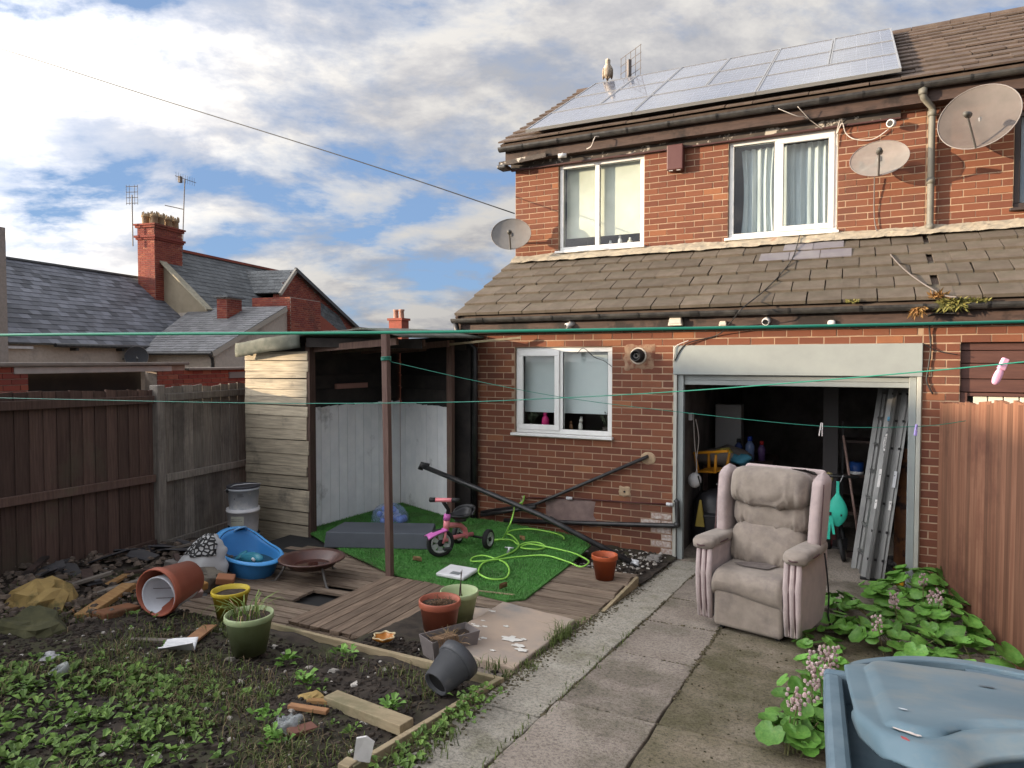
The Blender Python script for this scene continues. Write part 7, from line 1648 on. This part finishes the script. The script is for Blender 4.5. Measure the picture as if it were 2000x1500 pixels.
o = MB().grid(lambda u, v: Vector(((u-.5)*.19, (v-.5)*.13*(1-.5*abs(u-.2)), .015+.04*abs(v-.5)*2*(.5+u)+.006*math.sin(v*40))), 14, 20).build('plastic_scrap', mWhitePl, None, True, solid=.003); o.location = (-3.558, -4.604, 0.410); o.rotation_euler = (0,.1,.5); tag(o, 'white ribbed plastic scrap lying on the soil left of the green pot', 'scrap')
t = thing('glass_jar', 'empty upturned glass jar half buried in the weeds on the left', 'jar', (-3.748, -5.158, 0.459), rot=(.35,-.3,0)); MB().lathe([(.045,-.02),(.048,.03),(.05,.045),(.044,.045),(.042,-.01)], 20, None, True).build('body', M('dirty_glass', (.3,.32,.3), None, rough=.2, spec=.6), t, True, local=True)
lump('crumpled piece of foil among the weeds on the left', 'foil', 'foil', (-4.048, -5.049, 0.449), (.05,.035,.02), plain('foil_silver', (0,0,0)), 3, .8, .6)
stick('flat orange-brown board end beside the green pot', (-3.651, -4.445, 0.396), (-3.803, -4.174, 0.372), .09, .015, mWoodOr)
stick('dark strip of wood beside the white plastic scrap', (-3.962, -4.624, 0.412), (-3.758, -4.514, 0.402), .04, .02, mWoodG)
stick('brown wooden lath lying in the bed left of the cross board', (-2.468, -4.826, 0.429), (-2.262, -4.782, 0.426), .035, .02, mWoodOr)
stick('orange splinter of wood next to the brown lath', (-2.436, -4.735, 0.421), (-2.302, -4.681, 0.417), .03, .02, M('split_wood', (0,0,0)))
lump('flat yellowish stone next to the wooden laths', 'rock', 'rock', (-2.445, -4.696, 0.418), (.06,.04,.018), mYR, 5, .8, .2)
lump('scrunched clear plastic wrapper in the bed near the laths', 'plastic_wrapper', 'wrapper', (-2.341, -4.972, 0.443), (.07,.05,.03), M('wrapper_film', (.4,.42,.42), None, rough=.2, alpha=.5), 8, .8, .5)
stick('rusty-brown tile fragment under the clear wrapper', (-2.257, -5.042, 0.449), (-2.209, -4.930, 0.439), .07, .02, M('rust_tile', (.16,.07,.05), None, rough=.9))
o = MB().prism([(0,0,0),(.07,.0,.0),(.085,.01,.10),(.05,.015,.12),(.01,.01,.11)], (.0,.008,.0)).build('paper_scrap', M('white_scrap', (.62,.6,.58), (.5,.48,.45), 8, .8), None); o.location = (-1.829, -5.121, 0.456); o.location.z += .02; o.rotation_euler = (.3,.1,.4); tag(o, 'torn white card stuck in the soil at the near end of the edging', 'card')
for i, (q, lab) in enumerate((((-3.638, -1.985, 0.245), 'brown dead leaf on the lawn left of the tricycle'), ((-2.563, -2.313, 0.245), 'pale dead leaf on the lawn front corner'), ((-3.079, -0.865, 0.245), 'brown leaf near the tap end of the lawn'))):
    o = MB().grid(lambda u, v: Vector(((u-.5)*.10, (v-.5)*.04*(math.sin(PI*u)), .006+.02*(v-.5)**2*8)), 8, 5).build('dead_leaf', M('dead_leaf', (.2,.11,.05), (.26,.17,.09), 10, .9, rand=.4), None, True); o.location = q; o.rotation_euler.z = i*1.3; tag(o, lab, 'leaf')
o = MB().beam((-2.86,-2.46,.243),(-2.42,-2.40,.243), .016, .008).build('cane', mTimber, None); tag(o, 'thin bamboo cane lying across the front of the lawn', 'cane')
for i, (q, lab, r) in enumerate((((-1.900, -0.785, 0.140), 'crumpled white paper among the debris behind the orange pot', .06), ((-1.805, -0.428, 0.100), 'grey stone lump at the foot of the garage jamb', .07), ((-2.068, -0.631, 0.140), 'dark crushed can beside the slanting pipe end', .05))):
    lump(lab, ('paper', 'rock', 'can')[i], ('paper', 'rock', 'can')[i], q, (r, r*.7, r*.5), (mWhitePl, M('grey_stone', (0,0,0)), mBlackPl)[i], i, .7, .4)

mSlP = M('broken_slate', (.05,.048,.052), (.085,.08,.08), 6, .8, .5, 40, rand=.6); r2 = random.Random(91)
for i in range(22):
    x = r2.uniform(-6.0,-4.75); y = r2.uniform(-4.2,-2.7)
    a, b = r2.uniform(.08,.2), r2.uniform(.05,.11)
    pts = [(-a,-b,0),(a*.6,-b*r2.uniform(.6,1.1),0),(a,b*r2.uniform(.3,.9),0),(-a*.4,b,0),(-a*1.05,b*.2,0)]
    o = MB().prism(pts, (0,0,.012)).build('broken_slate', mSlP, None); o.location = (x, y, hsoil(x, y)+.05); o.rotation_euler = (r2.uniform(-.4,.4), r2.uniform(-.4,.4), r2.uniform(0,6.28))
    tag(o, 'dark broken slate lying in the rubble along the left fence', 'slate', 'broken slates in the rubble along the fence')
for i in range(12):
    x = r2.uniform(-5.9,-4.7); y = r2.uniform(-4.3,-2.9); a = r2.uniform(0, 3.1); l = r2.uniform(.12,.3); d = Vector((math.cos(a), math.sin(a), r2.uniform(-.1,.35)))*l; p = Vector((x, y, hsoil(x, y)+.06))
    o = MB().beam(p-d, p+d, r2.uniform(.03,.08), .02).build('split_board', r2.choice((mWoodG, mDarkWood, M('split_wood', (0,0,0)), mWoodG)), None); tag(o, 'weathered split board jutting out of the rubble by the left fence', 'board', 'split boards in the rubble along the fence')

# dirt and moss packed into the joints of the path
mb = MB(); r2 = random.Random(17)
for x in (-1.349, -.831):
    y = -7.0
    while y < -.1:
        y += r2.uniform(.008,.03)
        if mnoise.noise((x*3, y*1.7, 2)) < -.25: continue
        chunk(mb, Vector((x+r2.gauss(0,.008), y, zg(x, y)-.004)), r2.uniform(.006,.018), r2)
for y in ys[1:-2]:
    x = -1.34
    while x < -.83: x += r2.uniform(.008,.03); chunk(mb, Vector((x, y+r2.gauss(0,.006), zg(x, y)-.006)), r2.uniform(.006,.014), r2)
for i in range(2600):
    y = r2.uniform(-6.4,-.3); x = -1.71+abs(r2.gauss(0,.05)); chunk(mb, Vector((x, y, zg(x, y)+.002)), r2.uniform(.004,.014), r2)
for i in range(700):
    a = r2.random(); x = r2.uniform(-.8,.7); y = r2.uniform(-4.6,-.6); chunk(mb, Vector((x, y, zg(x, y)-.004)), r2.uniform(.003,.009), r2)
tag(mb.build('joint_dirt', M('joint_moss', (.05,.045,.02), (.10,.08,.05), 14, .97, island=True, rand=.8), None), 'dirt and moss packed along the joints and edges of the path', kind='stuff')
